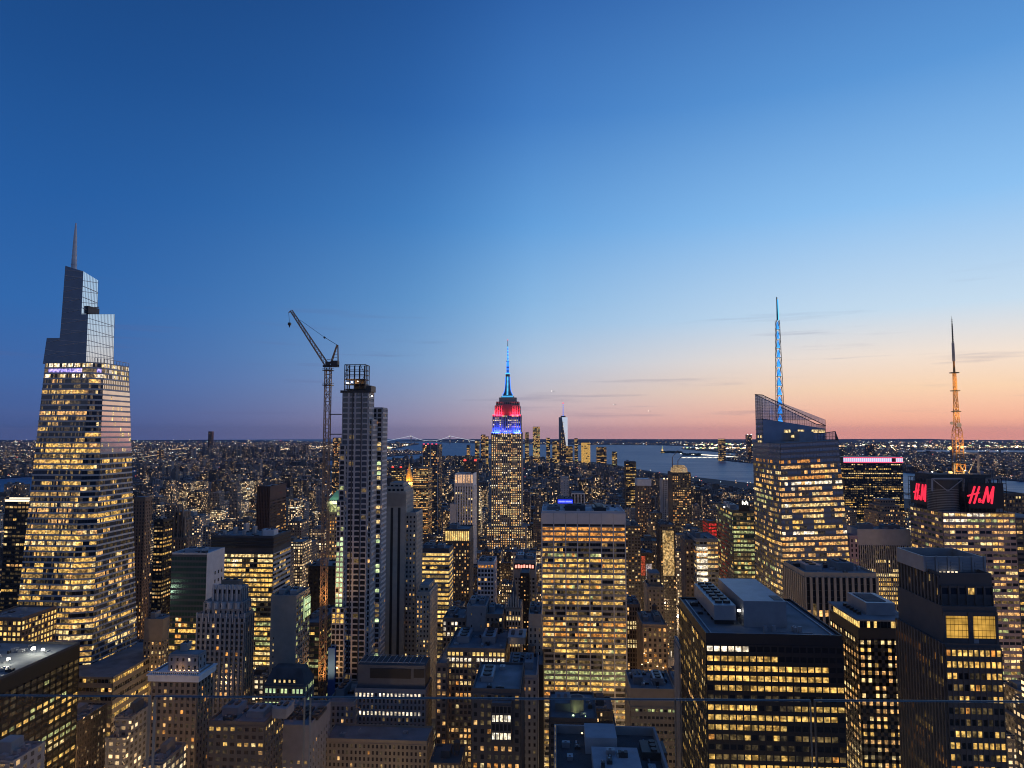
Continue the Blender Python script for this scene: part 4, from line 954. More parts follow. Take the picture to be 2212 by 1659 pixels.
S_('dark_slab', 'dark slab tower rising behind the right edge of the pale slab', 1350, 1383, 1138, 800, 40, 1300, wall='wall_dark', bay=3.2, fl=3.6, wf=.6, hf=.5, lit=scatter(.22))
S_('stone_stack', 'pale stepped stone building left of the avenue lights', 1400, 1434, 1270, 640, 30, 1350, cat='building', wall='wall_tan', bay=3.4, fl=3.8, wf=.35, hf=.5, lit=scatter(.12), deco=deco_steps([(.35, 12)], 'wall_tan', lit=scatter(.1)), units=0)
def redwall(b, x0, x1, y0, y1, z):
    m = b.mb(); m.box(x0+2, x0+(x1-x0)*.4, y0-1, y0-.2, z-26, z-3, 0, bottom=True); m.box(x0+(x1-x0)*.45, x0+(x1-x0)*.85, y0-1.1, y0-.2, z-30, z-12, 1, bottom=True); b.part('lit_billboard', m, ['lit_redsoft', 'lit_billgrey'])
    for u in (.3, .6, .8): b.lamp((x0+(x1-x0)*u, y0-2, z-34), .8, 'glow_white')
litmat('lit_redsoft', (.8, .12, .06), .6); litmat('lit_billgrey', (.55, .55, .7), .5)
S_('billboard_building', 'dark building with a red and a pale billboard lit by white lamps', 1381, 1412, 1196, 850, 30, 1260, cat='building', wall='wall_dark', bay=3, fl=3.6, lit=scatter(.1), deco=redwall, units=1)
def goldscreen(b, x0, x1, y0, y1, z):
    m = b.mb(); m.box(x0+(x1-x0)*.15, x1-(x1-x0)*.1, y0-.9, y0-.2, z-58, z-6, bottom=True); b.part('lit_screen', m, 'lit_dimgold')
litmat('lit_dimgold', (1, .68, .3), .7, cell=2)
S_('glass_block', 'slim tower with a tall softly glowing gold glass front over the avenue', 1426, 1458, 1135, 820, 30, 1300, wall='wall_dark', bay=3, fl=3.6, lit=scatter(.18), deco=goldscreen, units=1)
S_('dark_apartment', 'dark apartment tower with few amber windows right of the avenue', 1482, 1503, 1245, 470, 30, 1310, cat='tower', wall='wall_dark', bay=3, fl=3.3, wf=.5, hf=.5, lit=scatter(.25), units=1) if False else None
# --- centre
S_('striped_tower', 'pale stone tower with black vertical stripes right of the arched tower', 831, 876, 1064, 545, 30, 1430, cat='tower', wall='wall_limestone', cols=1, bay=200, fl=400, wf=.01, hf=.01, pier=0, span=0, units=0, clut=0, lit=dark, faces='F',
   deco=lambda b, x0, x1, y0, y1, z: (deco_steps([(.18, 4.5), (.2, 3)], 'wall_limestone', lit=dark, faces='F')(b, x0, x1, y0, y1, z),
      [b.part('dark_stripe', (lambda m: (m.box(x0+(x1-x0)*u, x0+(x1-x0)*(u+.12), y0-.12, y0+.1, GZ, z-12), m)[1])(b.mb()), 'wall_black') for u in (.30, .65)],
      b.facade((x1, y0, GZ), (x1, y1, GZ), (x1, y1, z), (x1, y0, z), bay=3, fl=3.6, wf=.4, hf=.5, wall='wall_limestone', lit=scatter(.05)),
      b.part('rib', (lambda m: ([m.box(x0+(x1-x0)*i/22, x0+(x1-x0)*(i+.35)/22, y0-.35, y0-.05, z-11, z-.5) for i in range(22)], m)[1])(b.mb()), 'wall_limestone')))
S_('stone_wing', 'narrow stone wing with scattered amber windows against the striped tower', 876.5, 899, 1110, 548, 26, 1430, cat='tower', wall='wall_limestone', bay=2.9, fl=3.6, wf=.45, hf=.5, lit=scatter(.14), units=0, clut=1)
S_('stone_wing', 'lower stepped stone wing with warm windows at the foot of the striped tower', 899.5, 928, 1282, 520, 34, 1430, cat='building', wall='wall_limestone', bay=2.8, fl=3.6, wf=.45, hf=.5, lit=scatter(.3), units=1, clut=2, deco=deco_steps([(.3, 5)], 'wall_limestone', lit=scatter(.4)))
def curvy(b, x0, x1, y0, y1, z): pass
S_('office_tower', 'brightly gold lit office block with rounded bands left of the gothic pinnacle', 904, 970, 1187, 610, 24, 1325, wall='wall_dark', bay=3.4, fl=3.85, wf=.95, hf=.58, pier=.08, span=.5, spanmat='wall_grey', topband=2.5, lit=rows(.93, .9, .6, 5, 'gold'), units=2, clut=8)
def colonn(b, x0, x1, y0, y1, z):
    m = b.mb(); zb = PZ(988, 1168, y0-1)
    m.box(x0, x1, y0-.6, y0-.1, zb, z-1.2, 0, bottom=True); o = b.part('lit_colonnade', m, 'lit_gold'); m = MB(b.o)
    for i in range(13): x = x0+(x1-x0)*i/12; m.box(x-.4, x+.4, y0-1.1, y0-.6, zb, z-1)
    m.build('column', 'wall_tan', o)
S_('crowned_tower', 'dark stone tower with a gold lit colonnade round its top', 962, 1014, 1145, 760, 36, 1290, cat='tower', wall='wall_dark', bay=3, fl=3.7, wf=.45, hf=.55, topband=14, lit=scatter(.35), deco=colonn, units=1)
def whitec(b, x0, x1, y0, y1, z):
    m = b.mb(); zb = PZ(1003, 1043, y0)
    m.box(x0+.5, x1-.5, y0-.6, y0-.1, zb, z-.5, 0, bottom=True); o = b.part('lit_crown', m, 'lit_crown'); m = MB(b.o)
    for i in range(8): x = x0+(x1-x0)*i/7; m.box(x-.5, x+.5, y0-1.4, y0-.6, zb-4, z)
    m.build('fin', 'wall_white', o)
litmat('lit_crown', (1, .62, .38), 1.0, cell=4, lo=1)
S_('pale_tower', 'pale ribbed tower with a softly lit peach crown', 983, 1022, 1025, 930, 40, 1200, cat='tower', wall='wall_white', bay=3.4, fl=3.8, wf=.5, hf=.6, pier=.7, span=.2, spanmat='wall_grey', topband=16, lit=rows(.35, .4, .08), deco=whitec, units=0)
S_('grey_slab', 'plain grey blank-walled slab left of the pale ribbed tower', 972, 985, 1090, 925, 28, 1200, cat='tower', wall='wall_pale', cols=1, bay=90, fl=400, wf=.01, hf=.01, pier=0, span=0, lit=dark, units=0, clut=0)
def redl(*pts):
    def f(b, x0, x1, y0, y1, z):
        for u in pts: b.lamp((x0+(x1-x0)*u, y0+1, z+1), 2.2, 'glow_red', 'warning_light')
    return f
S_('dark_tower', 'dark slender tower carrying two red beacons behind the pale ribbed tower', 1003, 1028, 997, 1150, 40, 1120, cat='skyscraper', wall='wall_dark', bay=3.4, fl=3.7, wf=.6, hf=.5, lit=scatter(.12), deco=redl(.05, .95), units=0)
def fins(b, x0, x1, y0, y1, z):
    for u in (.02, .52, .95):
        m = b.mb(); m.box(x0+(x1-x0)*u-.5, x0+(x1-x0)*u+.5, y0-1.2, y0-.3, GZ, z+4); b.part('fin', m, 'wall_white')
    for u in (.1, .35, .6, .85): b.lamp((x0+(x1-x0)*u, y0, z), 2.4, 'glow_pink', 'warning_light')
S_('glass_skyscraper', 'tall blue glass skyscraper with white vertical fins left of the setback skyscraper', 912, 948, 960, 1750, 50, 1160, cat='skyscraper', wall='wall_steel', glass='glass_blue', bay=4, fl=4, wf=.9, hf=.7, pier=.3, span=.2, lit=scatter(.16), deco=fins, units=0)
S_('office_tower', 'warm lit brown office tower just right of the gold pyramid roof', 892, 925, 1011, 1500, 50, 1120, wall='wall_brown', bay=4, fl=4, wf=.85, hf=.5, lit=rows(.85, .8, .4, 4, 'warm'), units=0)
S_('dark_tower', 'small dark tower with red roof beacons left of the gold pyramid roof', 846, 868, 1011, 1330, 36, 1045, cat='tower', wall='wall_dark', bay=4, fl=4, wf=.85, hf=.5, lit=rows(.4, .6, .1), deco=redl(.1, .9), units=0)
def pyramid():
    Y = 1811; xm = PX(881, 1040, Y); w = 17
    b = Building('pyramid_tower', 'stone tower with a floodlit golden pyramid roof and lantern', 'tower', (xm, Y+w, 4))
    z0, z1, zl = PZ(881, 1042, Y), PZ(881, 1012, Y), PZ(881, 1001, Y)
    b.box(xm-w, xm+w, Y, Y+2*w, GZ, z0, 'wall_limestone', lit=rows(.8, .6, .2, 3, 'warm'), bay=3.4, fl=4, wf=.5, hf=.55)
    rg = lambda z, r: [(xm+r*math.cos(math.pi*2*i/8+.39), Y+w+r*math.sin(math.pi*2*i/8+.39), z) for i in range(8)]
    m = b.mb(); m.loft([rg(z0+1, w*.86), rg(z0+(z1-z0)*.5, w*.46), rg(z1, w*.16)]); m.loft([rg(z1, w*.2), rg(z1+4, w*.17), rg(zl, .2)]); b.part('pyramid_roof', m, 'gold_roof')
    m = b.mb(); m.cyl(xm, Y+w, z0, z0+1, w*1.05, n=16); b.part('cornice', m, 'lit_gold')  # cornice glows by itself, for the floodlight around the roof foot
    for dx_ in (-w*.9, w*.9, 0): arealight(b.root, b.o, (xm+dx_, Y-7, z0-3), (xm+dx_*.3, Y+w*.6, z0+14), 8, 3, 16000, (1, .5, .10))
    b.finish(60); ZB.append((Y, 866, 897, 1000, 1085)); FOOT.append((xm-w, xm+w, Y, Y+2*w))
pbr('gold_roof', (.75, .48, .14), .5, .3)
pyramid()
S_('white_grid_tower', 'small tower with a regular white grid facade and amber top floor', 1032, 1067, 1216, 575, 26, 1320, cat='tower', wall='wall_white', bay=3.0, fl=3.6, wf=.72, hf=.62, pier=.4, span=.35, lit=lambda r, c, a, d: 'lit_amber' if r == 0 else ('lit_warm' if random.random() < .1 else None), units=1)
def redsign(b, x0, x1, y0, y1, z):
    p = P(1133, 1224, y0-1); m = b.mb(); w = 8.5
    m.box(p.x-w-1, p.x+w+1, y0-.5, y0+.3, p.z-2.5, p.z+2.5); o = b.part('sign_board', m, 'wall_black'); m = MB(b.o)
    for i in range(7): x = p.x-w+i*2.5; m.box(x, x+1.6, y0-.9, y0-.5, p.z-1.4, p.z+1.3+(i % 2)*.3, bottom=True)
    m.build('red_letters', 'glow_signpink', o)
glowmat('glow_signpink', (1, .30, .22), 2.2)
S_('dark_building', 'dark building with a glowing pink letter sign on its top', 1111, 1156, 1212, 620, 36, 1400, cat='tower', wall='wall_grey', bay=3.2, fl=3.6, topband=14, lit=scatter(.03), deco=redsign, units=2)
S_('dark_slab', 'black slab of tiny lit windows under the pink letter sign', 1124, 1143, 1240, 570, 20, 1420, cat='tower', wall='wall_black', bay=2.6, fl=3.6, wf=.4, hf=.3, lit=scatter(.4, 'warm'), units=0, clut=0)
def gothic(b, x0, x1, y0, y1, z):
    m = b.mb(); n = 7
    for i in range(n):
        x = x0+(x1-x0)*i/(n-1); h = 4+6*(1-abs(i-3)/3); m.box(x-.5, x+.5, y0, y0+1.2, z, z+h); m.cyl(x, y0+.6, z+h, z+h+2.5, .5, .05, 6)
    w = (x1-x0)*.3; xm = (x0+x1)/2; m.loft([[(xm-w, y0+2, z), (xm+w, y0+2, z), (xm+w, y1-2, z), (xm-w, y1-2, z)], [(xm-w*.5, y0+5, z+12), (xm+w*.5, y0+5, z+12), (xm+w*.5, y1-6, z+12), (xm-w*.5, y1-6, z+12)], [(xm-.2, y0+8, z+19), (xm+.2, y0+8, z+19), (xm+.2, y1-9, z+19), (xm-.2, y1-9, z+19)]], 1)
    b.part('pinnacle_roof', m, ['wall_limestone', 'roof_dark'])
S_('gothic_tower', 'small gothic stone tower with steep pinnacled roof, lit windows below', 1093, 1125, 1316, 490, 24, 1440, cat='tower', wall='wall_tan', bay=2.2, fl=3.6, wf=.55, hf=.7, lit=lambda r, c, a, d: 'lit_pale' if r in (1, 4, 5, 6) and random.random() < .8 else ('lit_warm' if random.random() < .2 else None), deco=gothic, units=0, clut=0)
S_('stone_block', 'plain tan building between the black slab and the wide pale slab', 1142, 1170, 1330, 440, 30, 1430, cat='building', wall='wall_tan', bay=2.6, fl=3.6, wf=.35, hf=.55, lit=scatter(.04), topband=7)
S_('grey_stepped_block', 'blank grey stepped block with mechanical roof left of the gothic tower', 1008, 1050, 1312, 480, 30, 1395, cat='building', wall='wall_grey', bay=9, fl=8, wf=.1, hf=.2, lit=scatter(.3), units=2, clut=5)
S_('stone_block', 'stone block with bright pairs of warm windows left of the blank grey block', 957, 1006, 1338, 485, 30, 1395, cat='building', wall='wall_brown', bay=2.8, fl=3.7, wf=.6, hf=.62, lit=scatter(.42, 'white'), units=1)
S_('stone_block', 'small dark building with one bright lamp right of the blank grey block', 1050, 1086, 1330, 478, 28, 1410, cat='building', wall='wall_brown', bay=3.2, fl=3.6, wf=.5, hf=.6, lit=scatter(.12), deco=lambda b, x0, x1, y0, y1, z: b.lamp(tuple(P(1067, 1369, y0-1)), 1.1, 'glow_warm', 'facade_lamp'), units=1)
S_('office_block', 'large stone office block with a white lit top floor and mechanical roof', 966, 1091, 1404, 440, 44, cat='office building', wall='wall_brown', bay=2.7, fl=3.6, wf=.66, hf=.62, pier=.3, span=.25, topband=.8, units=3, clut=12,
   lit=(lambda q: lambda r, c, a, d: ('lit_white' if r == 1 and random.random() < .9 else ('lit_gold' if r == 0 and random.random() < .8 else q(r, c, a, d))))(rows(.7, .55, .2, 3, 'warm')), tank=True)
S_('office_block', 'lower wing with warm windows against the left of the white-topped office block', 943, 965, 1436, 430, 44, cat='building', wall='wall_brown', bay=2.6, fl=3.6, wf=.6, hf=.62, lit=scatter(.4), units=0, clut=1)
def pent2(b, x0, x1, y0, y1, z):
    w = x1-x0; b.box(x0+w*.42, x0+w*.82, y0-3, y0+12, z-22, z-4, 'wall_dark', lit=lambda r, c, a, d: 'lit_white' if r in (1, 3) else None, cols=5, bay=2, fl=3.8, wf=.75, hf=.75, faces='F')
S_('dark_block', 'dark near building with a small brightly lit penthouse wing and rail-edged roof', 1020, 1124, 1493, 315, 36, cat='building', wall='wall_dark', bay=3.2, fl=3.7, wf=.5, hf=.55, lit=rows(.35, .6, .03, 3, 'warm'), deco=pent2, units=1, clut=4)
S_('grey_block', 'grey near building with square windows and a roof water tank', 1094, 1160, 1462, 395, 40, cat='building', wall='wall_grey', bay=3.1, fl=3.8, wf=.4, hf=.5, lit=scatter(.10), tank=True, units=2, clut=5)
S_('dark_slot_building', 'windowless black strip of wall between the grey block and the pale slab', 1160.5, 1174, 1440, 420, 30, cat='building', wall='wall_black', cols=1, bay=50, fl=300, wf=.01, hf=.01, pier=0, span=0, units=0, clut=0, lit=dark)
# near roof at the bottom edge
ZB.append((880, 1441, 1471, 1325, 1465))
def nearroof():
    z = 140.0; x0, x1, y0, y1 = PX(1196, 1590, 250), PX(1417, 1575, 285), 205, 288
    b = Building('near_roof', 'large dark parapeted roof with a pale inner penthouse at the bottom edge', 'building', base(x0, x1, y0, y1))
    b.wall.box(x0, x1, y0, y1, GZ, z, b.wm('wall_dark'), b.wm('roof_dark')); b.parapet(x0, x1, y0, y1, z, 3.2, 1.0, 'wall_grey')
    m = b.mb(); m.box(x0+14, x0+31, y0+4, y1-22, z, z+4.5); m.box(x0+12, x0+24, y1-18, y1-5, z, z+6); m.box(x0+17, x0+17.8, y0+20, y0+40, z+4.5, z+5.2); b.part('penthouse', m, 'roof_pale')
    b.clutter(x0+2, x0+13, y0+30, y1-4, z, 6); b.clutter(x0+33, x1-2, y0+20, y1-4, z, 10); b.unit('roof_unit', x0+33, x0+42, y1-22, y1-12, z, z+3, 'metal_dark', 3); b.clutter(x0+14, x0+31, y0+30, y1-24, z+4.5, 6)
    b.lamp((x0+11, y1-10, z+4), .35, 'glow_warm'); m = b.mb()
    for i in range(26): m.box(x0+.3, x0+.7, y0+40+i*1.6, y0+41+i*1.6, z+3.2, z+3.5)
    b.part('edge_light', m, 'lit_dim')
    b.finish(); ZB.append((y0, 1190, 1430, 1573, 1659)); FOOT.append((x0, x1, y0, y1))
nearroof()
def tankb():
    Y = 345; b = S_('low_building', 'low dark building carrying a large round concrete tower lit from below', 1187, 1290, 1556, Y, 34, cat='building', wall='wall_dark', bay=3, fl=3.6, wf=.5, hf=.5, lit=scatter(.2), units=1, clut=6, fin=False)
    m = b.mb(); p = P(1246, 1508, Y+12); z0 = b.dim[4]; w = (PX(1262, 1508, Y+12)-PX(1231, 1508, Y+12))/2
    m.cyl(p.x, Y+12, z0, p.z, w, n=24); m.cyl(p.x, Y+12, p.z, p.z+.6, w+.5, n=24); m.cyl(p.x, Y+12, p.z+.6, p.z+.7, w-.6, n=24, mi=1); b.part('round_tower', m, ['wall_tan', 'roof_dark'])
    for dx_ in (-2, 4): b.lamp((p.x+dx_, Y+12-w-3, z0), .5, 'glow_lime'); arealight(b.root, b.o, (p.x+dx_, Y+12-w-2.6, z0+1), (p.x+dx_*.5, Y+12-w, z0+6), 1, 1, 90, (.85, 1, .4))
    b.finish()
tankb()
# --- left half
def roofline(b, x0, x1, y0, y1, z):
    m = b.mb(); m.box(x0-.2, x1+.2, y0-.4, y0-.1, z-1.6, z+.4, bottom=True); m.box(x0+(x1-x0)*.1, x1-2, y0+1, y0+1.5, z+1, z+2.2, bottom=True); b.part('light_band', m, 'glow_edge')
S_('dark_tower', 'black tower left of the tapering skyscraper with a bright line along its roof', 12, 74, 1080, 640, 50, 1335, wall='wall_black', bay=4, fl=4, wf=.8, hf=.5, pier=.1, lit=rows(.5, .5, .08, 3, 'office'), deco=roofline, units=0, clut=0)
S_('brick_building', 'warm lit building of square amber windows at the left edge', -40, 47, 1337, 470, 34, 1400, cat='building', wall='wall_brick', bay=3.2, fl=3.8, wf=.68, hf=.62, lit=scatter(.85, 'gold'), units=0)
def floodroof(b, x0, x1, y0, y1, z):
    for px, py, r in ((18, 1423, 1.0), (72, 1401, 1.3), (93, 1403, 1.0)):
        p = G(px, py, z+3); b.lamp((p.x, p.y, z+2.5), r, 'glow_flood', 'flood_lamp')
        l = bpy.data.lights.new('flood_lamp', 'POINT'); l.energy = 3500; l.color = (1, .92, .7); l.shadow_soft_size = .5
        o = bpy.data.objects.new('flood_light', l); COL.objects.link(o); o.parent = b.root; o.location = Vector((p.x, p.y-1.5, z+6.5))-b.o
    for i in range(5): b.unit('roof_unit', x0+8+i*11, x0+14+i*11, y0+12+i*5, y0+22+i*6, z, z+2.5+i % 2, 'metal_grey', fans=(i % 2)*2)
    m = b.mb(); m.box(x1-.02, x1+.9, y0+2, y0+26, z-17, z-14.5, bottom=True); b.part('light_band', m, 'lit_hot')
    for u in (5, 9, 13): b.lamp((x1+.6, y0+u, z-11), .45, 'glow_warm', 'facade_lamp')
litmat('lit_hot', (1, .66, .42), 3.0, cell=2, lo=.8); glowmat('glow_flood', (1, .95, .8), 14)
x1 = PX(173, 1389, 432); x0 = x1-90; z = PZ(173, 1392, 432)
b = Building('office_tower', 'black office tower at the lower left with glaring floodlights on its roof', 'office tower', base(x0, x1, 330, 432))
b.box(x0, x1, 330, 432, GZ, z, 'wall_black', lit=None, faces='', top='roof_grey')
fr_ = rows(.55, .75, .08, 3, [('lit_yellow', 5), ('lit_pale', 2), ('lit_green', 2)])
b.facade((x1, 330, GZ), (x1, 432, GZ), (x1, 432, z-8), (x1, 330, z-8), bay=5.2, fl=4.1, wf=.72, hf=.52, wall='wall_black', pier=.15, span=.15, lit=fr_)
b.facade((x0, 330, GZ), (x1, 330, GZ), (x1, 330, z-8), (x0, 330, z-8), bay=5.2, fl=4.1, wf=.8, hf=.52, wall='wall_black', pier=.15, span=.15, lit=rows(.7, .8, .1, 3, 'office'))
b.parapet(x0, x1, 330, 432, z, 1.4, .6, 'wall_dark'); floodroof(b, x0, x1, 330, 432, z); b.clutter(x0+30, x1, 340, 430, z, 22)
b.finish(); ZB.append((330, -300, 175, 1385, 1659)); FOOT.append((x0, x1, 330, 432))
S_('brown_tower', 'tall ornate brown tower just right of the tapering skyscraper', 289, 314, 1080, 700, 12, 1400, cat='tower', wall='wall_rust2', bay=3, fl=3.6, wf=.4, hf=.6, lit=(lambda r, c, a, d: pick('warm') if (random.random() < (.10 if r < 30 else .3)) else None), units=0, deco=deco_steps([(.1, 3)], 'wall_rust2', lit=dark))
pbr('wall_rust2', (.20, .135, .095)) if 'wall_rust2' not in MATS else None
S_('black_building', 'black building with bright narrow windows beside the gothic brown tower', 334, 353, 1124, 660, 16, 1290, cat='tower', wall='wall_black', bay=3.4, fl=3.8, wf=.8, hf=.45, lit=rows(.45, .75, .05, 6, 'office'), units=1)
def crenel(b, x0, x1, y0, y1, z):
    w = (x1-x0); 
    for (u0, u1, h) in ((.22, .80, 21), (.32, .70, 30)):
        b.box(x0+w*u0, x0+w*u1, y0+3+h*.1, y1-4, z, z+h, 'wall_brown', bay=3.2, fl=3.7, wf=.4, hf=.6, lit=scatter(.05), pier=.6)
    m = b.mb()
    for u, h in ((.22, 23), (.8, 23), (.32, 34), (.70, 34), (.0, 3), (1, 3), (.5, 36)): m.box(x0+w*u-.8, x0+w*u+.8, y0+3, y0+5, z, z+h); m.cyl(x0+w*u, y0+4, z+h, z+h+3, .9, .05, 6)
    b.part('pinnacle', m, 'wall_brown')
S_('gothic_brown_tower', 'stepped gothic brown tower with pinnacles left of the concrete sided glass block', 357, 403, 1163, 765, 24, 1230, cat='tower', wall='wall_brown', bay=3, fl=3.7, wf=.4, hf=.6, pier=.6, lit=lambda r, c, a, d: 'lit_warm' if r == 6 else (pick('warm') if random.random() < .12 else None), deco=crenel, units=0, clut=0)
# glass block with concrete side
Y = 480; x0, x1, z = PX(371, 1203, Y), PX(448, 1195, Y), PZ(420, 1198, Y)
b = Building('office_tower', 'dark glass office block with a blank pale concrete right side', 'office tower', base(x0, x1, Y, Y+24))
b.wall.box(x0, x1, Y, Y+24, GZ, z, b.wm('wall_dark'), b.wm('roof_pale'))
gl_ = rows(.75, .7, .15, 2, [('lit_yellow', 5), ('lit_pale', 2), ('lit_amber', 1)])
b.facade((x0, Y, GZ), (x1, Y, GZ), (x1, Y, z-1), (x0, Y, z-1), cols=12, fl=3.9, wf=.93, hf=.62, wall='wall_dark', pier=.1, span=.12, glass='glass_green', lit=lambda r, c, nr, nc: None if (r < 11 or c > 8) else gl_(r, c, nr, nc))
m = b.mb(); m.box(x1, x1+.8, Y-.6, Y+24.3, GZ, z+1.2); b.part('concrete_side', m, 'wall_white')
b.facade((x1+.8, Y+8, z-30), (x1+.8, Y+23, z-30), (x1+.8, Y+23, z-12), (x1+.8, Y+8, z-12), cols=3, nrows=3, wf=.3, hf=.4, wall='wall_white', pier=0, span=0, lit=dark)
b.parapet(x0, x1, Y, Y+24, z, 1.2, .5, 'wall_pale'); b.clutter(x0, x1, Y, Y+24, z, 6); b.unit('roof_unit', x0+5, x0+18, Y+8, Y+18, z, z+2.5, 'roof_pale', 2)
b.finish(); ZB.append((Y, 371, 480, 1193, 1440)); FOOT.append((x0, x1+1, Y, Y+25))
def louv(b, x0, x1, y0, y1, z):
    m = b.mb()
    for i in range(3): m.box(x0-.5, x1+.5, y0-.7, y1, z-2.4-i*3, z-.6-i*3, bottom=True)
    b.part('louvred_band', m, 'wall_black'); m = b.mb()
    for i in range(7): m.box(x0+4+i*5.5, x0+6+i*5.5, y0+10+(i % 3)*7, y0+13+(i % 3)*9, z, z+3+(i*37 % 5)); 
    b.part('exhaust_stack', m, 'metal_grey'); b.unit('roof_unit', x0+(x1-x0)*.78, x1-2, y0+5, y0+14, z, z+5, 'wall_white')
S_('wide_office', 'wide office block with louvred top and long rows of yellow windows', 458, 591, 1160, 545, 36, 1430, cat='office tower', wall='wall_dark', bay=3.3, fl=3.85, wf=.92, hf=.60, pier=.12, span=.35, spanmat='wall_olive', topband=13, lit=rows(.9, .88, .4, 4, [('lit_yellow', 7), ('lit_pale', 1), ('lit_green', 2), ('lit_dim', 1)]), side=dict(lit=rows(.45, .5, .1, 4, 'office'), hf=.5, spanmat='wall_pale'), deco=louv, units=0, clut=10)
def ribs(b, x0, x1, y0, y1, z):
    m = b.mb()
    for i in range(9): x = x0+(x1-x0)*i/8; m.box(x-.6, x+.6, y0-1.3, y0, GZ, z+.8)
    b.part('rib', m, 'wall_rust')
S_('ribbed_tower', 'dark red brown ribbed tower standing alone left of the crane', 557, 584, 1052, 850, 52, 1140, cat='tower', wall='wall_rust', bay=3.9, fl=3.9, wf=.7, hf=.5, pier=.2, span=.2, topband=16, lit=lambda r, c, a, d: pick('warm') if (c > 4 and random.random() < (.1 if r < 8 else .5)) else None, deco=ribs, units=0)
# art-deco tower
def deco1(b, x0, x1, y0, y1, z):
    w = x1-x0; xa, xb = x0+w*.12, x0+w*.95; z1 = z+9; b.box(xa, xb, y0+1, y1-1, z, z1, 'wall_grey', bay=3.2, fl=4, wf=.35, hf=.5, lit=lambda r, c, nr, nc: 'lit_warm' if (c == 2 and r == 1) else None, pier=.5)
    m = b.mb()
    for i in range(5): m.cyl(xa+(xb-xa)*(.14+.18*i), y0+.9, z1-4.6, z1-.6, 1.7, n=8)
    for i in range(9): x = x0+w*i/8; m.box(x-.35, x+.35, y0-.6, y0+.3, z-4, z+1.8)
    b.part('carved_ornament', m, 'wall_pale'); xc0, xc1 = x0+w*.28, x0+w*.88; z2 = z1+9
    b.box(xc0, xc1, y0+2.5, y1-1.5, z1, z2, 'wall_grey', bay=3, fl=4.4, wf=.4, hf=.6, lit=dark, pier=.6)
    m = b.mb(); n = 6
    for i in range(n):
        xa_ = xc0+(xc1-xc0)*i/n; wd = (xc1-xc0)/n; m.box(xa_, xa_+wd*.3, y0+1.7, y0+2.5, z1, z2+1.5); m.cyl(xa_+wd*.65, y0+2.4, z2-1.5, z2+1.2, wd*.36, n=12)
    b.part('arched_crest', m, 'wall_pale'); b.unit('roof_unit', xc0+4, xc1-3, y0+5, y1-2.5, z2, z2+3.6, 'wall_brown')
S_('art_deco_tower', 'grey setback tower with scalloped crown in front of the wide office block', 426, 529, 1330, 440, 13, 1560, cat='tower', wall='wall_grey', bay=3.3, fl=3.6, wf=.55, hf=.6, pier=.7, span=.12, lit=lambda r, c, nr, nc: (pick('warm') if (r in (10, 13) and random.random() < .55) or random.random() < .06 else None), deco=deco1, units=0, clut=0)
def side_glow(b, x0, x1, y0, y1, z):
    m = b.mb(); m.box(x1+.01, x1+.8, y0+13, y1, z-17, z-4, bottom=True); o = b.part('lit_glass_corner', m, 'lit_lime'); m = MB(b.o)
    for i in range(4): m.box(x1+.8, x1+1, y0+13, y1, z-17+i*4.2, z-16.4+i*4.2, bottom=True)
    for i in range(4): m.box(x1+.8, x1+1.05, y0+13+i*3.5, y0+13.3+i*3.5, z-17, z-4, bottom=True)
    m.build('mullion', 'metal_dark', o)
S_('blank_wall_tower', 'blank grey concrete tower with a green lit glass corner', 586, 640, 1290, 430, 24, 1440, cat='tower', wall='wall_olive2', cols=4, bay=5, fl=3.8, wf=.16, hf=.3, pier=0, span=0, lit=lambda r, c, nr, nc: 'lit_pale' if c == 0 and r in (7, 8, 10, 12) else None, skip=lambda r, c, nr, nc: c > 0 or r < 6, side=dict(wf=.7, hf=.5, bay=4, lit=scatter(.3, 'green'), skip=None, pier=.2), deco=side_glow, units=2, clut=6)
def balus(b, x0, x1, y0, y1, z):
    m = b.mb(); m.box(x0-1.4, x1+1.4, y0-1.4, y1+1, z-3.2, z-.2, bottom=True); m.box(x0-2, x1+2, y0-2, y1+1.4, z-.2, z+.5, bottom=True); b.part('cornice', m, 'wall_white')
    m = b.mb(); n = 24
    for i in range(n): x = x0+(x1-x0)*i/(n-1); m.box(x-.2, x+.2, y0-1.4, y0-1, z+.5, z+1.7)
    m.box(x0-1.6, x1+1.6, y0-1.6, y0-.8, z+1.7, z+2.1, bottom=True); b.part('balustrade', m, 'wall_white')
    zz = PZ(390, 1412, y0+7); b.box(x0+6, x1-3, y0+6, y1-3, z, zz, 'wall_grey', bay=3.6, fl=4, wf=.35, hf=.45, lit=lambda r, c, nr, nc: 'lit_white' if (r, c) == (0, 3) else None); b.unit('roof_unit', x0+9, x0+13, y0+12, y0+17, zz, zz+4, 'metal_grey')
    for i in range(7): b.lamp((x0+9+i*2.5, y0+3.5, z+1.2), .32, 'glow_warm', 'terrace_lamp')
    l = bpy.data.lights.new('terrace_lamp', 'POINT'); l.energy = 260; l.color = (1, .5, .2); l.shadow_soft_size = 1
    o = bpy.data.objects.new('terrace_light', l); COL.objects.link(o); o.parent = b.root; o.location = Vector(((x0+x1)/2, y0+3, z+2.5))-b.o
S_('balustrade_tower', 'brown tower with a white cornice and a string of lamps on its roof terrace', 328, 427, 1458, 372, 17, cat='tower', wall='wall_brown', bay=3.1, fl=3.6, wf=.5, hf=.55, pier=.4, span=.15, topband=3.5, lit=scatter(.22), deco=balus, units=0, clut=0)
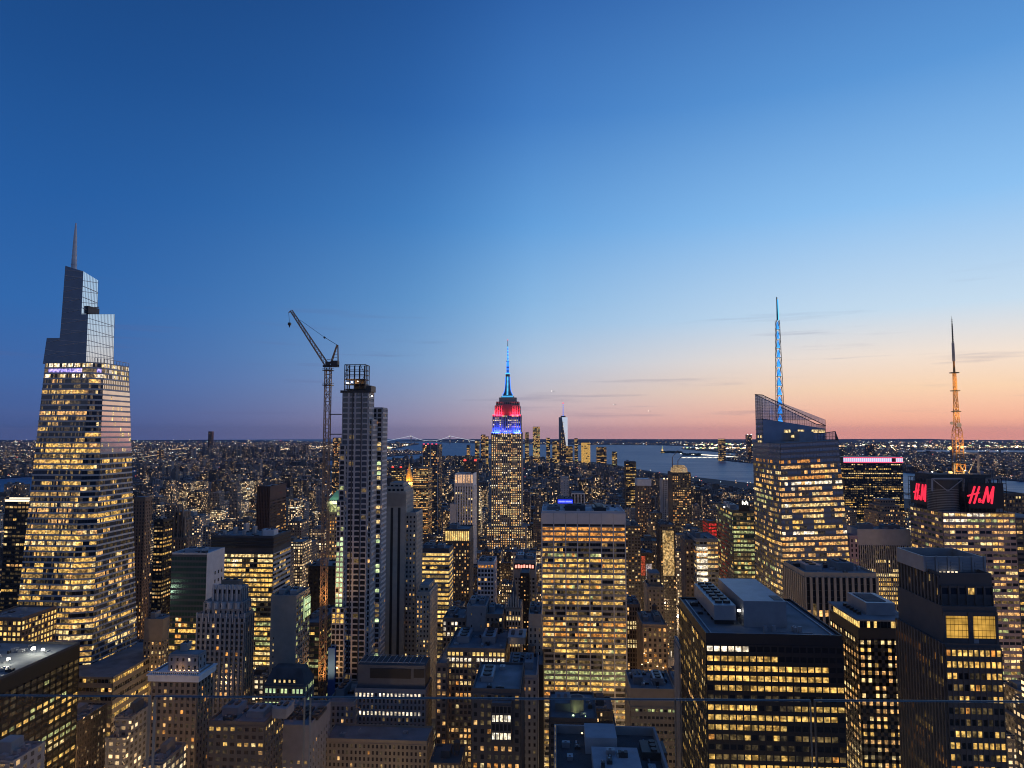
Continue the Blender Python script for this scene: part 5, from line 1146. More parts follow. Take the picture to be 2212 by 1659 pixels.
def mans(b, x0, x1, y0, y1, z):
    m = b.mb(); m.loft([[(x0-.6, y0-.6, z), (x1+.6, y0-.6, z), (x1+.6, y1, z), (x0-.6, y1, z)], [(x0+3, y0+5, z+9), (x1-3, y0+5, z+9), (x1-3, y1-4, z+9), (x0+3, y1-4, z+9)]]); o = b.part('mansard_roof', m, 'roof_dark')
    for i in range(5):
        x = x0+6+i*(x1-x0-12)/4; m = MB(b.o); m.box(x-.9, x+.9, y0+.4, y0+3, z+1.5, z+4, 0); m.build('dormer', 'roof_dark', o); m = MB(b.o); m.box(x-.55, x+.55, y0+.28, y0+.4, z+1.9, z+3.5, 0, bottom=True); m.build('dormer_window', 'lit_pale', o)
S_('mansard_building', 'building with a dark mansard roof, dormers and rows of pale green windows', 572, 656, 1482, 415, 17, cat='building', wall='wall_tan2', bay=2.4, fl=3.9, wf=.62, hf=.68, lit=lambda r, c, nr, nc: ('lit_lime' if r in (0, 2, 4) and random.random() < .75 else None), deco=mans, units=0, clut=0)
S_('near_block', 'low dark building with a flat cluttered roof beside the concrete tower', 450, 572, 1563, 345, 24, cat='building', wall='wall_dark', bay=3.6, fl=3.7, wf=.6, hf=.5, lit=rows(.3, .7, .04, 4, 'office'), units=3, clut=12)
S_('concrete_tower', 'blank concrete tower with a fan-covered roof in the lower left', 579, 669, 1570, 368, 34, cat='tower', wall='wall_grey', cols=6, bay=4, fl=3.7, wf=.35, hf=.45, pier=0, span=.0, topband=9, lit=scatter(.35, 'warm'), skip=lambda r, c, nr, nc: r < 2, side=dict(skip=None, lit=scatter(.08), wf=.2), units=1, clut=3,
   deco=lambda b, x0, x1, y0, y1, z: [b.unit('cooling_unit', x0+5+i*7, x0+10+i*7, y0+9, y0+24, z, z+1.6, 'metal_dark', fans=3) for i in range(3)])
def mech(b, x0, x1, y0, y1, z):
    w = x1-x0; zz = PZ(850, 1436, y0+4)
    m = b.mb(); m.box(x0+w*.02, x1-w*.02, y0+3, y1-2, z, zz, 0, 2); m.box(x0+w*.2, x0+w*.78, y0+2.6, y0+3, z+(zz-z)*.45, zz-2, 1, bottom=True); m.box(x0+w*.82, x0+w*.97, y0+2.6, y0+3, z+(zz-z)*.5, zz-2, 1, bottom=True)
    o = b.part('mechanical_penthouse', m, ['wall_steel', 'wall_black', 'roof_dark']); m = MB(b.o)
    for i in range(12): x = x0+w*(.04+.078*i); m.bar((x, y0+3, zz+1.4), (x, y1-4, zz+1.4), .3)
    for yy in (y0+4, y1-4): m.bar((x0+w*.03, yy, zz+1.4), (x1-w*.03, yy, zz+1.4), .3)
    m.build('steel_rail', 'metal_grey', o)
S_('mechanical_roof_building', 'grey block with a big mechanical penthouse in front of the arched tower', 766, 919, 1492, 425, 22, cat='office building', wall='wall_grey', bay=2.5, fl=3.6, wf=.5, hf=.62, pier=.25, span=.2, topband=1, lit=lambda r, c, nr, nc: ('lit_white' if r in (0, 3) and random.random() < .85 else ('lit_dim' if random.random() < .06 else None)), deco=mech, units=0, clut=0, side=dict(wf=.1, pier=0, lit=dark))
S_('grey_wing', 'lower grey wing with plain dark windows left of the mechanical penthouse block', 706, 765, 1520, 418, 34, cat='building', wall='wall_grey', bay=2.6, fl=3.6, wf=.5, hf=.62, lit=scatter(.06), units=1, clut=3)
S_('podium_block', 'broad low podium of small square windows below the mechanical penthouse block', 700, 922, 1602, 396, 20, cat='building', wall='wall_tan2', bay=2.5, fl=3.5, wf=.5, hf=.6, lit=scatter(.10), units=0, clut=2)
S_('orange_building', 'narrow orange lit building at the foot of the crane', 690, 714, 1376, 590, 30, 1500, cat='building', wall='wall_tan2', bay=2.4, fl=3.5, wf=.5, hf=.6, lit=lambda r, c, nr, nc: 'lit_amber' if r == 0 or random.random() < .35 else None, units=0, clut=1)
S_('dark_mass', 'unlit black building behind the crane mast', 668, 727, 1225, 600, 30, 1370, cat='tower', wall='wall_black', bay=4, fl=3.8, wf=.5, hf=.5, lit=scatter(.02), units=1)
def cop(b, x0, x1, y0, y1, z):
    zc = PZ(722, 1062, y0); m = b.mb(); rg = lambda zz, s: [(x0+(x1-x0)*(.5-.5*s), y0+(y1-y0)*(.5-.5*s), zz), (x0+(x1-x0)*(.5+.5*s), y0+(y1-y0)*(.5-.5*s), zz), (x0+(x1-x0)*(.5+.5*s), y0+(y1-y0)*(.5+.5*s), zz), (x0+(x1-x0)*(.5-.5*s), y0+(y1-y0)*(.5+.5*s), zz)]
    m.loft([rg(z, 1), rg(z+(zc-z)*.6, .5), rg(zc, .2)]); b.part('copper_roof', m, 'copper_green'); m = b.mb(); m.box(x0, x1, y0-.6, y0-.1, z-11, z-2, bottom=True); b.part('lit_arcade', m, 'lit_green')
    arealight(b.root, b.o, ((x0+x1)/2, y0-8, z-2), ((x0+x1)/2, y0+8, z+8), 6, 2, 5000, (.8, 1, .6))
S_('copper_roof_tower', 'tower with a green copper roof and lit arcade half hidden behind the crane mast', 707, 735, 1084, 760, 34, 1225, cat='tower', wall='wall_tan2', bay=3, fl=3.8, wf=.5, hf=.55, topband=13, lit=scatter(.5, 'warm'), deco=cop, units=0, clut=0)
S_('green_facade_building', 'dark office block with green lit storeys behind the concrete blank tower', 652, 690, 1348, 490, 50, 1440, cat='building', wall='wall_dark', bay=3.4, fl=3.8, wf=.9, hf=.5, glass='glass_green', lit=rows(.4, .6, .1, 3, 'green'), units=1)
S_('small_tower', 'tan tower with bright bottom storeys right of the tapering skyscraper foot', 312, 352, 1340, 560, 18, 1500, cat='building', wall='wall_tan2', bay=3.2, fl=3.7, wf=.45, hf=.6, topband=17, lit=rows(.7, .6, .2, 2, 'warm'), units=1)
# --- mid-distance towers right of the setback skyscraper
S_('dark_tower', 'dark twin topped tower against the river', 1352, 1374, 998, 1900, 45, 1100, cat='tower', wall='wall_dark', bay=4, fl=4, wf=.8, hf=.5, lit=rows(.6, .6, .1), units=1)
S_('capped_tower', 'tower with a broad blank white cap near the river', 1377, 1406, 1036, 1350, 40, 1110, cat='tower', wall='wall_brown', bay=3.4, fl=3.7, wf=.5, hf=.5, topband=13, lit=scatter(.3), units=0, clut=0, deco=lambda b, x0, x1, y0, y1, z: b.part('white_cap', (lambda m: (m.box(x0-.6, x1+.6, y0-.6, y1, z-12, z+.6), m)[1])(b.mb()), 'wall_white'))
S_('pale_ribbed_tower', 'slim lilac grey ribbed tower with lamps on its roof', 1431, 1449, 1036, 1250, 30, 1110, cat='tower', wall='wall_pale', bay=3, fl=3.7, wf=.45, hf=.6, pier=.8, lit=scatter(.1), units=0, deco=lambda b, x0, x1, y0, y1, z: [b.lamp((x0+(x1-x0)*u, y0, z+1), 1.2, 'glow_warm', 'roof_lamp') for u in (.2, .6, .9)])
def warmcrown(b, x0, x1, y0, y1, z):
    m = b.mb(); n = 16; R_ = (x1-x0)/2
    rg = lambda zz, r, yy: [((x0+x1)/2+r*math.cos(math.pi*2*i/n), (y0+y1)/2+min(r, (y1-y0)/2)*math.sin(math.pi*2*i/n), zz) for i in range(n)]
    m.loft([rg(z, R_*.95, 0), rg(z+7, R_*.9, 0), rg(z+12, R_*.6, 0)]); b.part('lit_crown', m, 'lit_softgold'); m = b.mb()
    for (a, h) in ((-4, 26), (5, 20)): m.bar((x0+6+a, y0+8, z+8), (x0+6+a, y0+8, z+h), 1.0); m.bar((x0+6+a, y0+8, z+h), (x0+16+a, y0+8, z+h+12), .7)
    b.part('roof_crane', m, 'metal_rust')
litmat('lit_softgold', (.8, .55, .26), .55, cell=9, lo=.9)
S_('unfinished_tower', 'unfinished tower with a glowing crown and two small cranes near the river', 1452, 1492, 1022, 1150, 44, 1120, cat='tower', wall='wall_dark', bay=3.4, fl=3.7, wf=.6, hf=.5, lit=rows(.9, .5, .2, 1, 'warm'), deco=warmcrown, units=0, clut=0)
def fintower(b, x0, x1, y0, y1, z):
    m = b.mb()
    for i in range(5): x = x0+(x1-x0)*i/4; m.box(x-.6, x+.6, y0-1.5, y0-.2, z-38, z)
    m.box(x0, x1, y0-1.5, y0-.2, z-.8, z+.6, bottom=True); b.part('fin', m, 'wall_white'); m = b.mb(); m.box(x0+1, x1-1, y0-1, y0-.3, z-38, z-30, bottom=True); b.part('light_band', m, 'lit_gold')
S_('finned_tower', 'small tower with tall white fins rising behind the wide pale slab', 1235, 1262, 1066, 900, 34, 1104, cat='tower', wall='wall_dark', bay=3.4, fl=3.7, wf=.7, hf=.4, lit=scatter(.05), deco=fintower, units=0, clut=0)
def bluesign(b, x0, x1, y0, y1, z):
    m = b.mb(); m.box(x0, x1, y0-1.2, y0-.3, z-4.5, z-.2, bottom=True); o = b.part('blue_sign', m, 'glow_deepblue'); m = MB(b.o)
    for i in range(17):
        if i == 8: continue
        x = x0+1+(x1-x0-2)*i/17; m.box(x, x+.55, y0-1.4, y0-1.2, z-3.2, z-1.6, bottom=True)
    m.build('sign_letters', 'glow_lilac', o)
S_('blue_sign_building', 'low building with a deep blue glowing sign along its roof', 1205, 1237, 1079, 850, 30, 1104, cat='building', wall='wall_dark', bay=3, fl=3.7, wf=.6, hf=.4, lit=scatter(.1), deco=bluesign, units=1)
S_('blank_tower', 'plain blue grey blank-backed tower behind the blue roof sign', 1211, 1228, 1031, 1500, 30, 1080, cat='tower', wall='wall_pale', bay=6, fl=5, wf=.2, hf=.3, lit=scatter(.05), units=0, clut=0)
S_('white_ribbed_block', 'tall thin building with pale vertical columns of windows left of the blank tower', 1037, 1049, 1010, 2200, 40, 1060, cat='tower', wall='wall_pale', bay=4, fl=4, wf=.5, hf=.6, lit=scatter(.2), units=0) if False else None
# --- lower end of the island and the far landmarks
def one_far(name, label, xa, xb, yt, Y, dep, wall='wall_dark', lit=None, deco=None, nmax=60, ybot=1000, **k):
    kk = dict(bay=9, fl=8, wf=.8, hf=.6, pier=0, span=0); kk.update(k)
    return S_(name, label, xa, xb, yt, Y, dep, ybot, cat='skyscraper', wall=wall, lit=lit or rows(.7, .6, .25, 2, 'mixed'), deco=deco, units=0, clut=0, nmax=nmax, **kk)
def obelisk():
    Y = 5860.0; b = Building('glass_obelisk', 'far tapering glass skyscraper with a thin spire, tallest of the downtown cluster', 'skyscraper', (PX(1217, 950, Y), Y+30, 4))
    xa, xb = PX(1208, 1000, Y)-2, PX(1226, 1000, Y)+3; z0, z1 = 60, PZ(1217, 901, Y); cx_ = (xa+xb)/2; w = (xb-xa)/2; n = 9
    b.wall.box(cx_-w, cx_+w, Y, Y+2*w, GZ, z0, b.wm('wall_dark'))
    sq = [(cx_-w, Y), (cx_+w, Y), (cx_+w, Y+2*w), (cx_-w, Y+2*w)]; tp = [(cx_-w*.3, Y), (cx_+w, Y+w*1.25), (cx_, Y+2*w), (cx_-w, Y+w)]
    m = b.mb()
    for i in range(4):
        a, c = sq[i], sq[(i+1) % 4]; t_ = tp[i]; m.add([(a[0], a[1], z0), (c[0], c[1], z0), (t_[0], t_[1], z1)], [(0, 1, 2)], 0)
        tl_, tr_ = tp[i-1], tp[i]; m.add([(a[0], a[1], z0), (tr_[0], tr_[1], z1), (tl_[0], tl_[1], z1)], [(0, 1, 2)], 1 if i == 1 else 0)
    m.add([(x, y, z1) for x, y in tp], [(0, 1, 2, 3)]); b.part('glass_shaft', m, ['glass_blue', 'glass_mirror'])
    for k in range(46):
        zz = z0+(z1-z0)*(.02+.93*k/46); f = (zz-z0)/(z1-z0)
        for q in range(5):
            u = (q+.5)/5*2-1
            if abs(u) > (1-f) or random.random() < .55: continue
            x = cx_+u*w-1; b.wins.append(([Vector((x-3.5, Y-.6, zz)), Vector((x+3.5, Y-.6, zz)), Vector((x+3.5, Y-.6, zz+4)), Vector((x-3.5, Y-.6, zz+4))], pick('mixed')))
    m = b.mb(); m.cyl(cx_, Y+w, z1, z1+12, w*.55, n=16, mi=0); m.cyl(cx_, Y+w, z1, PZ(1217, 870, Y), 3.4, 1.0, 8, 2)
    for i in range(6): m.cyl(cx_, Y+w, z1+14+i*18, z1+21+i*18, 4.2-.3*i, n=8, mi=1)
    m.cyl(cx_, Y+w, PZ(1217, 872, Y), PZ(1217, 869, Y), 4.5, n=8, mi=3); b.part('spire', m, ['wall_dark', 'glow_blue', 'metal_grey', 'glow_pink'])
    b.finish(60); ZB.append((Y, 1207, 1227, 869, 985)); FOOT.append((xa, xb, Y, Y+70))
pbr('glass_mirror', (.95, .97, 1), .25, 1, .03, .01)
obelisk()
one_far('far_tower', 'far tall lit tower with a pink right edge left of the glass obelisk', 1151, 1166, 922, 5000, 60, 'wall_dark', rows(.85, .75, .4, 1, 'mixed'), bay=7, fl=6)
one_far('far_tower', 'far slim dark tower close to the right side of the setback skyscraper', 1134, 1142, 934, 5400, 60)
one_far('far_tower', 'far dark tower between the lit tower and the glass obelisk', 1180, 1188, 946, 5600, 60)
one_far('far_tower', 'far broad lit block just left of the glass obelisk', 1193, 1208, 952, 5700, 70, lit=rows(.85, .75, .4, 2, 'office'))
one_far('far_tower', 'far lit block at the right foot of the glass obelisk', 1223, 1237, 964, 5600, 70, lit=rows(.8, .7, .3, 2, 'office'))
one_far('far_tower', 'far slim dark tower right of the glass obelisk', 1241, 1248, 947, 5900, 60)
one_far('far_tower', 'far bright yellow lit block right of the glass obelisk', 1256, 1275, 956, 5500, 70, lit=rows(1, .95, .9, 2, [('lit_yellow', 1)]), bay=12, wf=.95, hf=.8)
one_far('far_tower', 'far dark office block with a rounded top near the water', 1289, 1310, 966, 5300, 70, lit=rows(.5, .6, .1))
one_far('far_tower', 'far small pointed tower at the end of the downtown cluster', 1323, 1333, 976, 4700, 50, ybot=1010)
one_far('far_tower', 'far lit pair tower left of the setback skyscraper', 1039, 1047, 939, 4700, 60, lit=rows(.7, .6, .3, 1, 'warm'), ybot=990)
one_far('far_tower', 'far tower directly beside the lit pair tower', 1048, 1054, 943, 4800, 60, ybot=990)
one_far('far_tower', 'far tower with a white beacon left of the lit pair tower', 1026, 1034, 952, 4900, 60, ybot=990)
one_far('far_tower', 'far low tower with a small gold point left of the setback skyscraper', 1008, 1014, 962, 4600, 50, ybot=990)
one_far('far_tower', 'far tower standing on the opposite river bank, widest of the two', 1554, 1567, 948, 6300, 60, lit=rows(.6, .6, .1, 2, 'office'), ybot=990)
one_far('far_tower', 'far tower on the opposite river bank with twin white lamps on top', 1614, 1624, 939, 6500, 60, lit=scatter(.2), ybot=990, deco=lambda b, x0, x1, y0, y1, z: [b.lamp((x, y0, z), 5, 'glow_white', 'roof_lamp') for x in (x0+4, x1-4)])
one_far('far_tower', 'far lone tower beyond the black pink-crowned slab', 1875, 1889, 961, 4600, 50, lit=scatter(.1), ybot=985)
one_far('far_tower', 'very slender dark tower standing alone on the left horizon', 450, 457.5, 932, 7300, 45, 'wall_rust', scatter(.03), ybot=1000)
one_far('far_tower', 'far dark tower in the housing left of the slender horizon tower', 340, 348, 972, 6500, 50, lit=scatter(.3), ybot=1000)
one_far('far_tower', 'far tower with a lit orange rim seen just right of the crane mast', 719, 734, 946, 2700, 40, lit=rows(.5, .6, .2, 1, 'warm'), ybot=1020, bay=6, fl=5)
# suspension bridge on the horizon
def bridge():
    Y = 15500.0; o = Vector((PX(930, 945, Y), Y, 0)); root = bpy.data.objects.new('suspension_bridge', None); COL.objects.link(root); root.location = o
    tag(root, 'white lit suspension bridge on the horizon left of the setback skyscraper', 'bridge')
    xs_ = [PX(888, 945, Y), PX(972, 945, Y)]; zt = PZ(930, 941.5, Y); zd = 66
    for x in xs_:
        m = MB(o)
        for s in (-18, 18): m.box(x-7, x+7, Y+s-6, Y+s+6, 0, zt)
        for z in (zd, zt-20): m.box(x-6, x+6, Y-12, Y+12, z, z+14)
        m.box(x-8, x+8, Y-26, Y-25, zt-14, zt, 1, bottom=True); m.build('bridge_tower', ['metal_grey', 'glow_edge'], root)
    m = MB(o); xl, xr = xs_[0]-700, xs_[1]+700; m.box(xl, xr, Y-15, Y+15, zd-6, zd, bottom=True); m.build('deck', 'metal_grey', root)
    m = MB(o); N_ = 40
    for i in range(N_):
        for (a, b_, f) in ((xs_[0], xs_[1], lambda u: zd+12+(zt-zd-12)*(2*u-1)**2), (xl, xs_[0], lambda u: zd+(zt-zd)*u**1.3), (xs_[1], xr, lambda u: zd+(zt-zd)*(1-u)**1.3)):
            u0, u1 = i/N_, (i+1)/N_; m.bar((a+(b_-a)*u0, Y-16, f(u0)), (a+(b_-a)*u1, Y-16, f(u1)), 8)
    m.build('cable', 'lit_bridge', root)
glowmat('lit_bridge', (.8, .85, 1), .8)
bridge()
# ================================================================== ground, water and land
KM = 1000.0
MANH = [(2.0, -.5), (1.87, 1.3), (1.5, 2.5), (1.30, 2.95), (.95, 3.7), (.66, 4.5), (.52, 5.3), (.40, 6.0), (0.05, 6.7), (-.545, 7.13), (-.9, 6.6), (-1.27, 5.8), (-2.0, 5.2), (-2.79, 4.67), (-2.75, 3.8), (-2.25, 2.8), (-1.75, 1.6), (-1.7, .5), (-1.9, -.5)]
NJ = [(3.6, .2), (3.5, .7), (3.1, 2.2), (2.75, 3.2), (2.34, 4.3), (2.2, 5.2), (1.78, 5.6), (1.60, 6.3), (1.56, 6.9), (1.9, 7.2), (1.75, 7.8), (2.3, 8.4), (2.2, 9.6), (2.05, 10.2), (2.0, 11.6), (2.8, 12.5), (2.3, 14.5), (1.3, 14.8), (.65, 14.6), (-.6, 15.4), (-2.1, 16.6), (-4.5, 21), (-6, 28), (9, 28.3), (20, 24), (27, 14), (28, 4), (8, -.5)]
BK = [(-2.4, .5), (-2.55, 1.64), (-3.05, 3.0), (-3.19, 3.83), (-2.9, 4.9), (-2.25, 5.78), (-1.9, 7.07), (-1.6, 8.3), (-1.65, 9.4), (-2.6, 9.9), (-2.6, 11.4), (-2.9, 12.9), (-3.1, 16.0), (-4.2, 17.6), (-7, 20), (-10, 22), (-14, 24), (-28, 18), (-28, 0), (-10, -.5)]
ISL = {'liberty': [(1.36, 9.0), (1.62, 8.9), (1.66, 9.15), (1.42, 9.3)], 'ellis': [(1.47, 7.95), (1.68, 7.9), (1.72, 8.25), (1.5, 8.3)], 'gov': [(-.9, 7.9), (-.5, 7.8), (-.4, 8.4), (-.8, 8.6)]}
def smooth(poly, it=2):
    for _ in range(it):
        q = []
        for i in range(len(poly)):
            (a, b), (c_, d) = poly[i], poly[(i+1) % len(poly)]; q += [(a*.75+c_*.25, b*.75+d*.25), (a*.25+c_*.75, b*.25+d*.75)]
        poly = q
    return poly
def inpoly(x, y, poly):
    r = False; j = len(poly)-1
    for i in range(len(poly)):
        xi, yi = poly[i]; xj, yj = poly[j]
        if (yi > y) != (yj > y) and x < (xj-xi)*(y-yi)/(yj-yi)+xi: r = not r
        j = i
    return r
def surf(name, col, rough, var=.3, scale=.01, spec=.3):
    return pbr(name, col, rough, 0, var, scale, spec)
surf('land_near', (.045, .045, .05), .9, .3, .02); surf('land_far', (.022, .028, .048), .95, .45, .0012); surf('hill_far', (.018, .026, .06), 1, .25, .0006)  # the far hills carry the blue of distant haze in their colour
m, t, o = newmat('water'); b_ = t.n('ShaderNodeBsdfPrincipled'); b_.inputs['Base Color'].default_value = (.035, .10, .20, 1); b_.inputs['Roughness'].default_value = .22
g = t.n('ShaderNodeNewGeometry'); mp = t.n('ShaderNodeMapping'); mp.inputs['Scale'].default_value = (.004, .02, 1); t.link(g.outputs['Position'], mp.inputs[0])
bm_ = t.n('ShaderNodeBump'); bm_.inputs['Strength'].default_value = .9; bm_.inputs['Distance'].default_value = 14; t.link(t.noise(mp.outputs[0], 1.0, 5), bm_.inputs['Height']); t.link(bm_.outputs[0], b_.inputs['Normal'])
t.link(t.m('MULTIPLY_ADD', t.noise(mp.outputs[0], .35, 3), .3, .28), b_.inputs['Roughness']); t.link(b_.outputs[0], o.inputs[0])
def flat(name, poly, z, mat, thick=0, kind='structure'):
    n = len(poly); vs = [(x, y, z) for x, y in poly]; fs = [tuple(range(n))]
    area = sum(poly[i][0]*poly[(i+1) % n][1]-poly[(i+1) % n][0]*poly[i][1] for i in range(n))
    if area < 0: vs = vs[::-1]; poly = poly[::-1]
    m = MB()
    if thick: vs += [(x, y, z-thick) for x, y in poly]; fs += [(i, n+i, n+(i+1) % n, (i+1) % n) for i in range(n)]
    m.add(vs, fs); return m.build(name, mat, kind=kind)
flat('water', [(28500*math.cos(a*math.pi/60), 28500*math.sin(a*math.pi/60)) for a in range(120)], 0, 'water')
LM, LN, LB = smooth(MANH), smooth(NJ), smooth(BK)
for nm, poly, mt in (('city_ground', LM, 'land_near'), ('far_shore_ground', LN, 'land_far'), ('borough_ground', LB, 'land_far')):
    flat(nm, [(x*KM, y*KM) for x, y in poly], GZ, mt, 5)
for k_, poly in ISL.items():
    flat('island_ground', [(x*KM, y*KM) for x, y in smooth(poly)], GZ, 'land_far', 5)
for poly in ([(4.6, 9.5), (7.8, 9.0), (8.2, 10.0), (6.5, 10.6), (5.0, 10.4)], [(6.2, 8.1), (9.2, 7.6), (9.4, 8.3), (6.6, 8.7)], [(3.4, 11.6), (5.6, 11.0), (5.8, 11.9), (3.8, 12.3)]):
    flat('bay_water', [(x*KM, y*KM) for x, y in smooth(poly)], GZ+.5, 'water')
def hills():
    for (x0, x1, Y, h, sd_, nm) in ((-1200, 9000, 18500, 95, 1, 'hills'), (4000, 21000, 21500, 75, 2, 'hills'), (-22000, -9000, 19500, 60, 3, 'hills'), (-5200, -900, 20500, 70, 5, 'hills')):
        m = MB(); n, k = 90, 5; rr = random.Random(sd_); ph = [rr.uniform(0, 6.28) for _ in range(6)]; vs, fs = [], []
        for i in range(n+1):
            u = i/n; x = x0+(x1-x0)*u; e = math.sin(math.pi*u)**.5
            hh = h*e*(.62+.2*math.sin(u*7+ph[0])+.12*math.sin(u*19+ph[1])+.06*math.sin(u*43+ph[2]))
            for j in range(k): v = j/(k-1); vs.append((x, Y+v*2600, GZ+hh*math.sin(math.pi*v)**.8))
        for i in range(n):
            for j in range(k-1): a = i*k+j; fs.append((a, a+k, a+k+1, a+1))
        m.add(vs, fs); m.build(nm, 'hill_far', kind='structure')
hills()
# avenues and cross streets of the near city
AVE = [-1150, -930, -730, -570, -440, -305, -170, 148, 423, 700, 975, 1250, 1500]
pbr('asphalt', (.035, .035, .038), .8); pbr('pavement', (.16, .155, .15), .85)
def streets():
    for x in AVE:
        m = MB(); m.box(x-11, x+11, 60, 3200, GZ, GZ+.02); m.build('road', 'asphalt', kind='structure')
    for k in range(1, 34):
        y = 40+k*80.5; m = MB()
        for i in range(len(AVE)-1): m.box(AVE[i]+11, AVE[i+1]-11, y-6, y+6, GZ, GZ+.015)
        m.build('road', 'asphalt', kind='structure')
streets()
def kerbs():
    m = MB()
    for k in range(0, 12):
        y0, y1 = 40+k*80.5+6, 40+(k+1)*80.5-6
        for i in range(4, 9): m.box(AVE[i]+11, AVE[i+1]-11, y0, y1, GZ, GZ+.14)
    m.build('pavement', 'pavement', kind='structure')
    m = MB()
    for y in range(560, 1500, 12):
        for dx_ in (-3.6, 0, 3.6): m.box(148+dx_-.1, 148+dx_+.1, y, y+5, GZ+.02, GZ+.03)
    m.build('road_markings', 'wall_white', kind='structure')
kerbs()
# ================================================================== filler city material
def citymat(name, bay, fl, strength, pl, dens, wallmul=1.0):
    m, t, o = newmat(name)
    g = t.n('ShaderNodeNewGeometry'); s = t.n('ShaderNodeSeparateXYZ'); t.link(g.outputs['Position'], s.inputs[0])
    nn = t.n('ShaderNodeSeparateXYZ'); t.link(g.outputs['True Normal'], nn.inputs[0])
    at = t.n('ShaderNodeAttribute'); at.attribute_name = 'rnd'; rs = t.n('ShaderNodeSeparateColor'); t.link(at.outputs['Color'], rs.inputs[0]); r1, r2, r3 = rs.outputs
    ax, ay, azz = t.m('ABSOLUTE', nn.outputs[0]), t.m('ABSOLUTE', nn.outputs[1]), t.m('ABSOLUTE', nn.outputs[2])
    h = t.m('ADD', t.m('MULTIPLY', s.outputs[0], ay), t.m('MULTIPLY', s.outputs[1], ax))
    by = t.m('MULTIPLY_ADD', r1, bay*.7, bay*.75)
    hh = t.m('DIVIDE', h, by); vv = t.m('DIVIDE', s.outputs[2], fl)
    fh, fv = t.m('FRACT', hh), t.m('FRACT', vv)
    def inside(v, a, b): return t.m('MULTIPLY', t.m('GREATER_THAN', v, a), t.m('LESS_THAN', v, b))
    wide = t.m('MULTIPLY_ADD', r2, .22, .68)
    mask = t.m('MULTIPLY', t.m('MULTIPLY', t.m('GREATER_THAN', fh, .24), t.m('LESS_THAN', fh, wide)), inside(fv, .25, .80))
    mask = t.m('MULTIPLY', mask, t.m('LESS_THAN', azz, .5))
    seed = t.m('MULTIPLY_ADD', r3, 517.0, t.m('MULTIPLY', ax, 37.0))
    w = t.white(t.xyz(t.m('FLOOR', hh), t.m('FLOOR', vv), seed)); wf_ = t.white(t.xyz(3.0, t.m('FLOOR', vv), seed))
    p = t.m('ADD', t.m('MULTIPLY', t.m('MULTIPLY', r2, r2), dens), t.m('MULTIPLY', t.m('GREATER_THAN', wf_.outputs[0], .90), .35)); p = t.m('ADD', p, pl)
    dist_ = t.m('MAXIMUM', t.m('MULTIPLY_ADD', t.noise(g.outputs['Position'], .0022, 3), 5.0, -1.55), .12); dist_ = t.m('MINIMUM', dist_, 1.15)
    p = t.m('MULTIPLY', p, dist_)
    lit = t.m('MULTIPLY', t.m('LESS_THAN', w.outputs[0], p), mask)
    sc = t.n('ShaderNodeSeparateColor'); t.link(w.outputs[1], sc.inputs[0])
    col = t.ramp(sc.outputs[0], [(0, (1, .58, .24, 1)), (.3, (1, .72, .38, 1)), (.65, (1, .86, .56, 1)), (.88, (.95, .95, .78, 1)), (1, (.7, .88, 1, 1))])
    br = t.m('MULTIPLY', t.m('POWER', sc.outputs[1], 2.0), strength*1.6); br = t.m('ADD', br, strength*.35)
    b = t.n('ShaderNodeBsdfPrincipled')
    wc = t.ramp(r1, [(0, (.05, .05, .055, 1)), (.2, (.12, .09, .07, 1)), (.4, (.15, .14, .13, 1)), (.6, (.09, .095, .11, 1)), (.8, (.22, .20, .18, 1)), (.93, (.25, .25, .255, 1)), (1, (.27, .27, .28, 1))])
    wn = t.noise(g.outputs['Position'], .06, 3)
    wc = t.mixc(t.m('MULTIPLY', mask, .85), wc, (.02, .022, .028))
    rc = t.ramp(t.m('ADD', t.m('MULTIPLY', r3, .7), t.m('MULTIPLY', wn, .4)), [(.1, (.04, .045, .05, 1)), (.5, (.10, .11, .12, 1)), (1, (.26, .28, .31, 1))])
    cc = t.mixc(t.m('GREATER_THAN', azz, .5), wc, rc)
    t.link(cc, b.inputs['Base Color']); b.inputs['Roughness'].default_value = .8
    t.link(t.m('MULTIPLY_ADD', mask, -.55, .8), b.inputs['Roughness'])
    t.link(col, b.inputs['Emission Color']); t.link(t.m('MULTIPLY', lit, br), b.inputs['Emission Strength'])
    t.link(b.outputs[0], o.inputs[0]); m.cycles.emission_sampling = 'NONE'
citymat('city_wall', 3.0, 3.6, 1.4, .06, .50)
citymat('city_mid', 5.0, 4.6, 1.3, .015, .20)
citymat('city_far', 9.0, 5.0, 1.5, .006, .14)
def setrnd(me, cols):
    a = me.color_attributes.new('rnd', 'FLOAT_COLOR', 'CORNER')
    arr = np.ones((len(me.loops), 4), dtype=np.float32); k = 0
    cnt = np.zeros(len(me.polygons), dtype=np.int32); me.polygons.foreach_get('loop_total', cnt)
    arr[:, :3] = np.repeat(np.array(cols, dtype=np.float32), cnt, axis=0)
    a.data.foreach_set('color', arr.ravel())
class CityMesh(MB):
    def __init__(s, org=(0, 0, 0)): MB.__init__(s, org); s.cols = []
    def cbox(s, x0, x1, y0, y1, z0, z1, c): s.box(x0, x1, y0, y1, z0, z1); s.cols += [c]*5
    def cbuild(s, name, mat, kind=None, parent=None):
        o = s.build(name, mat, parent, kind=kind); setrnd(o.data, s.cols[:len(s.f)]); return o
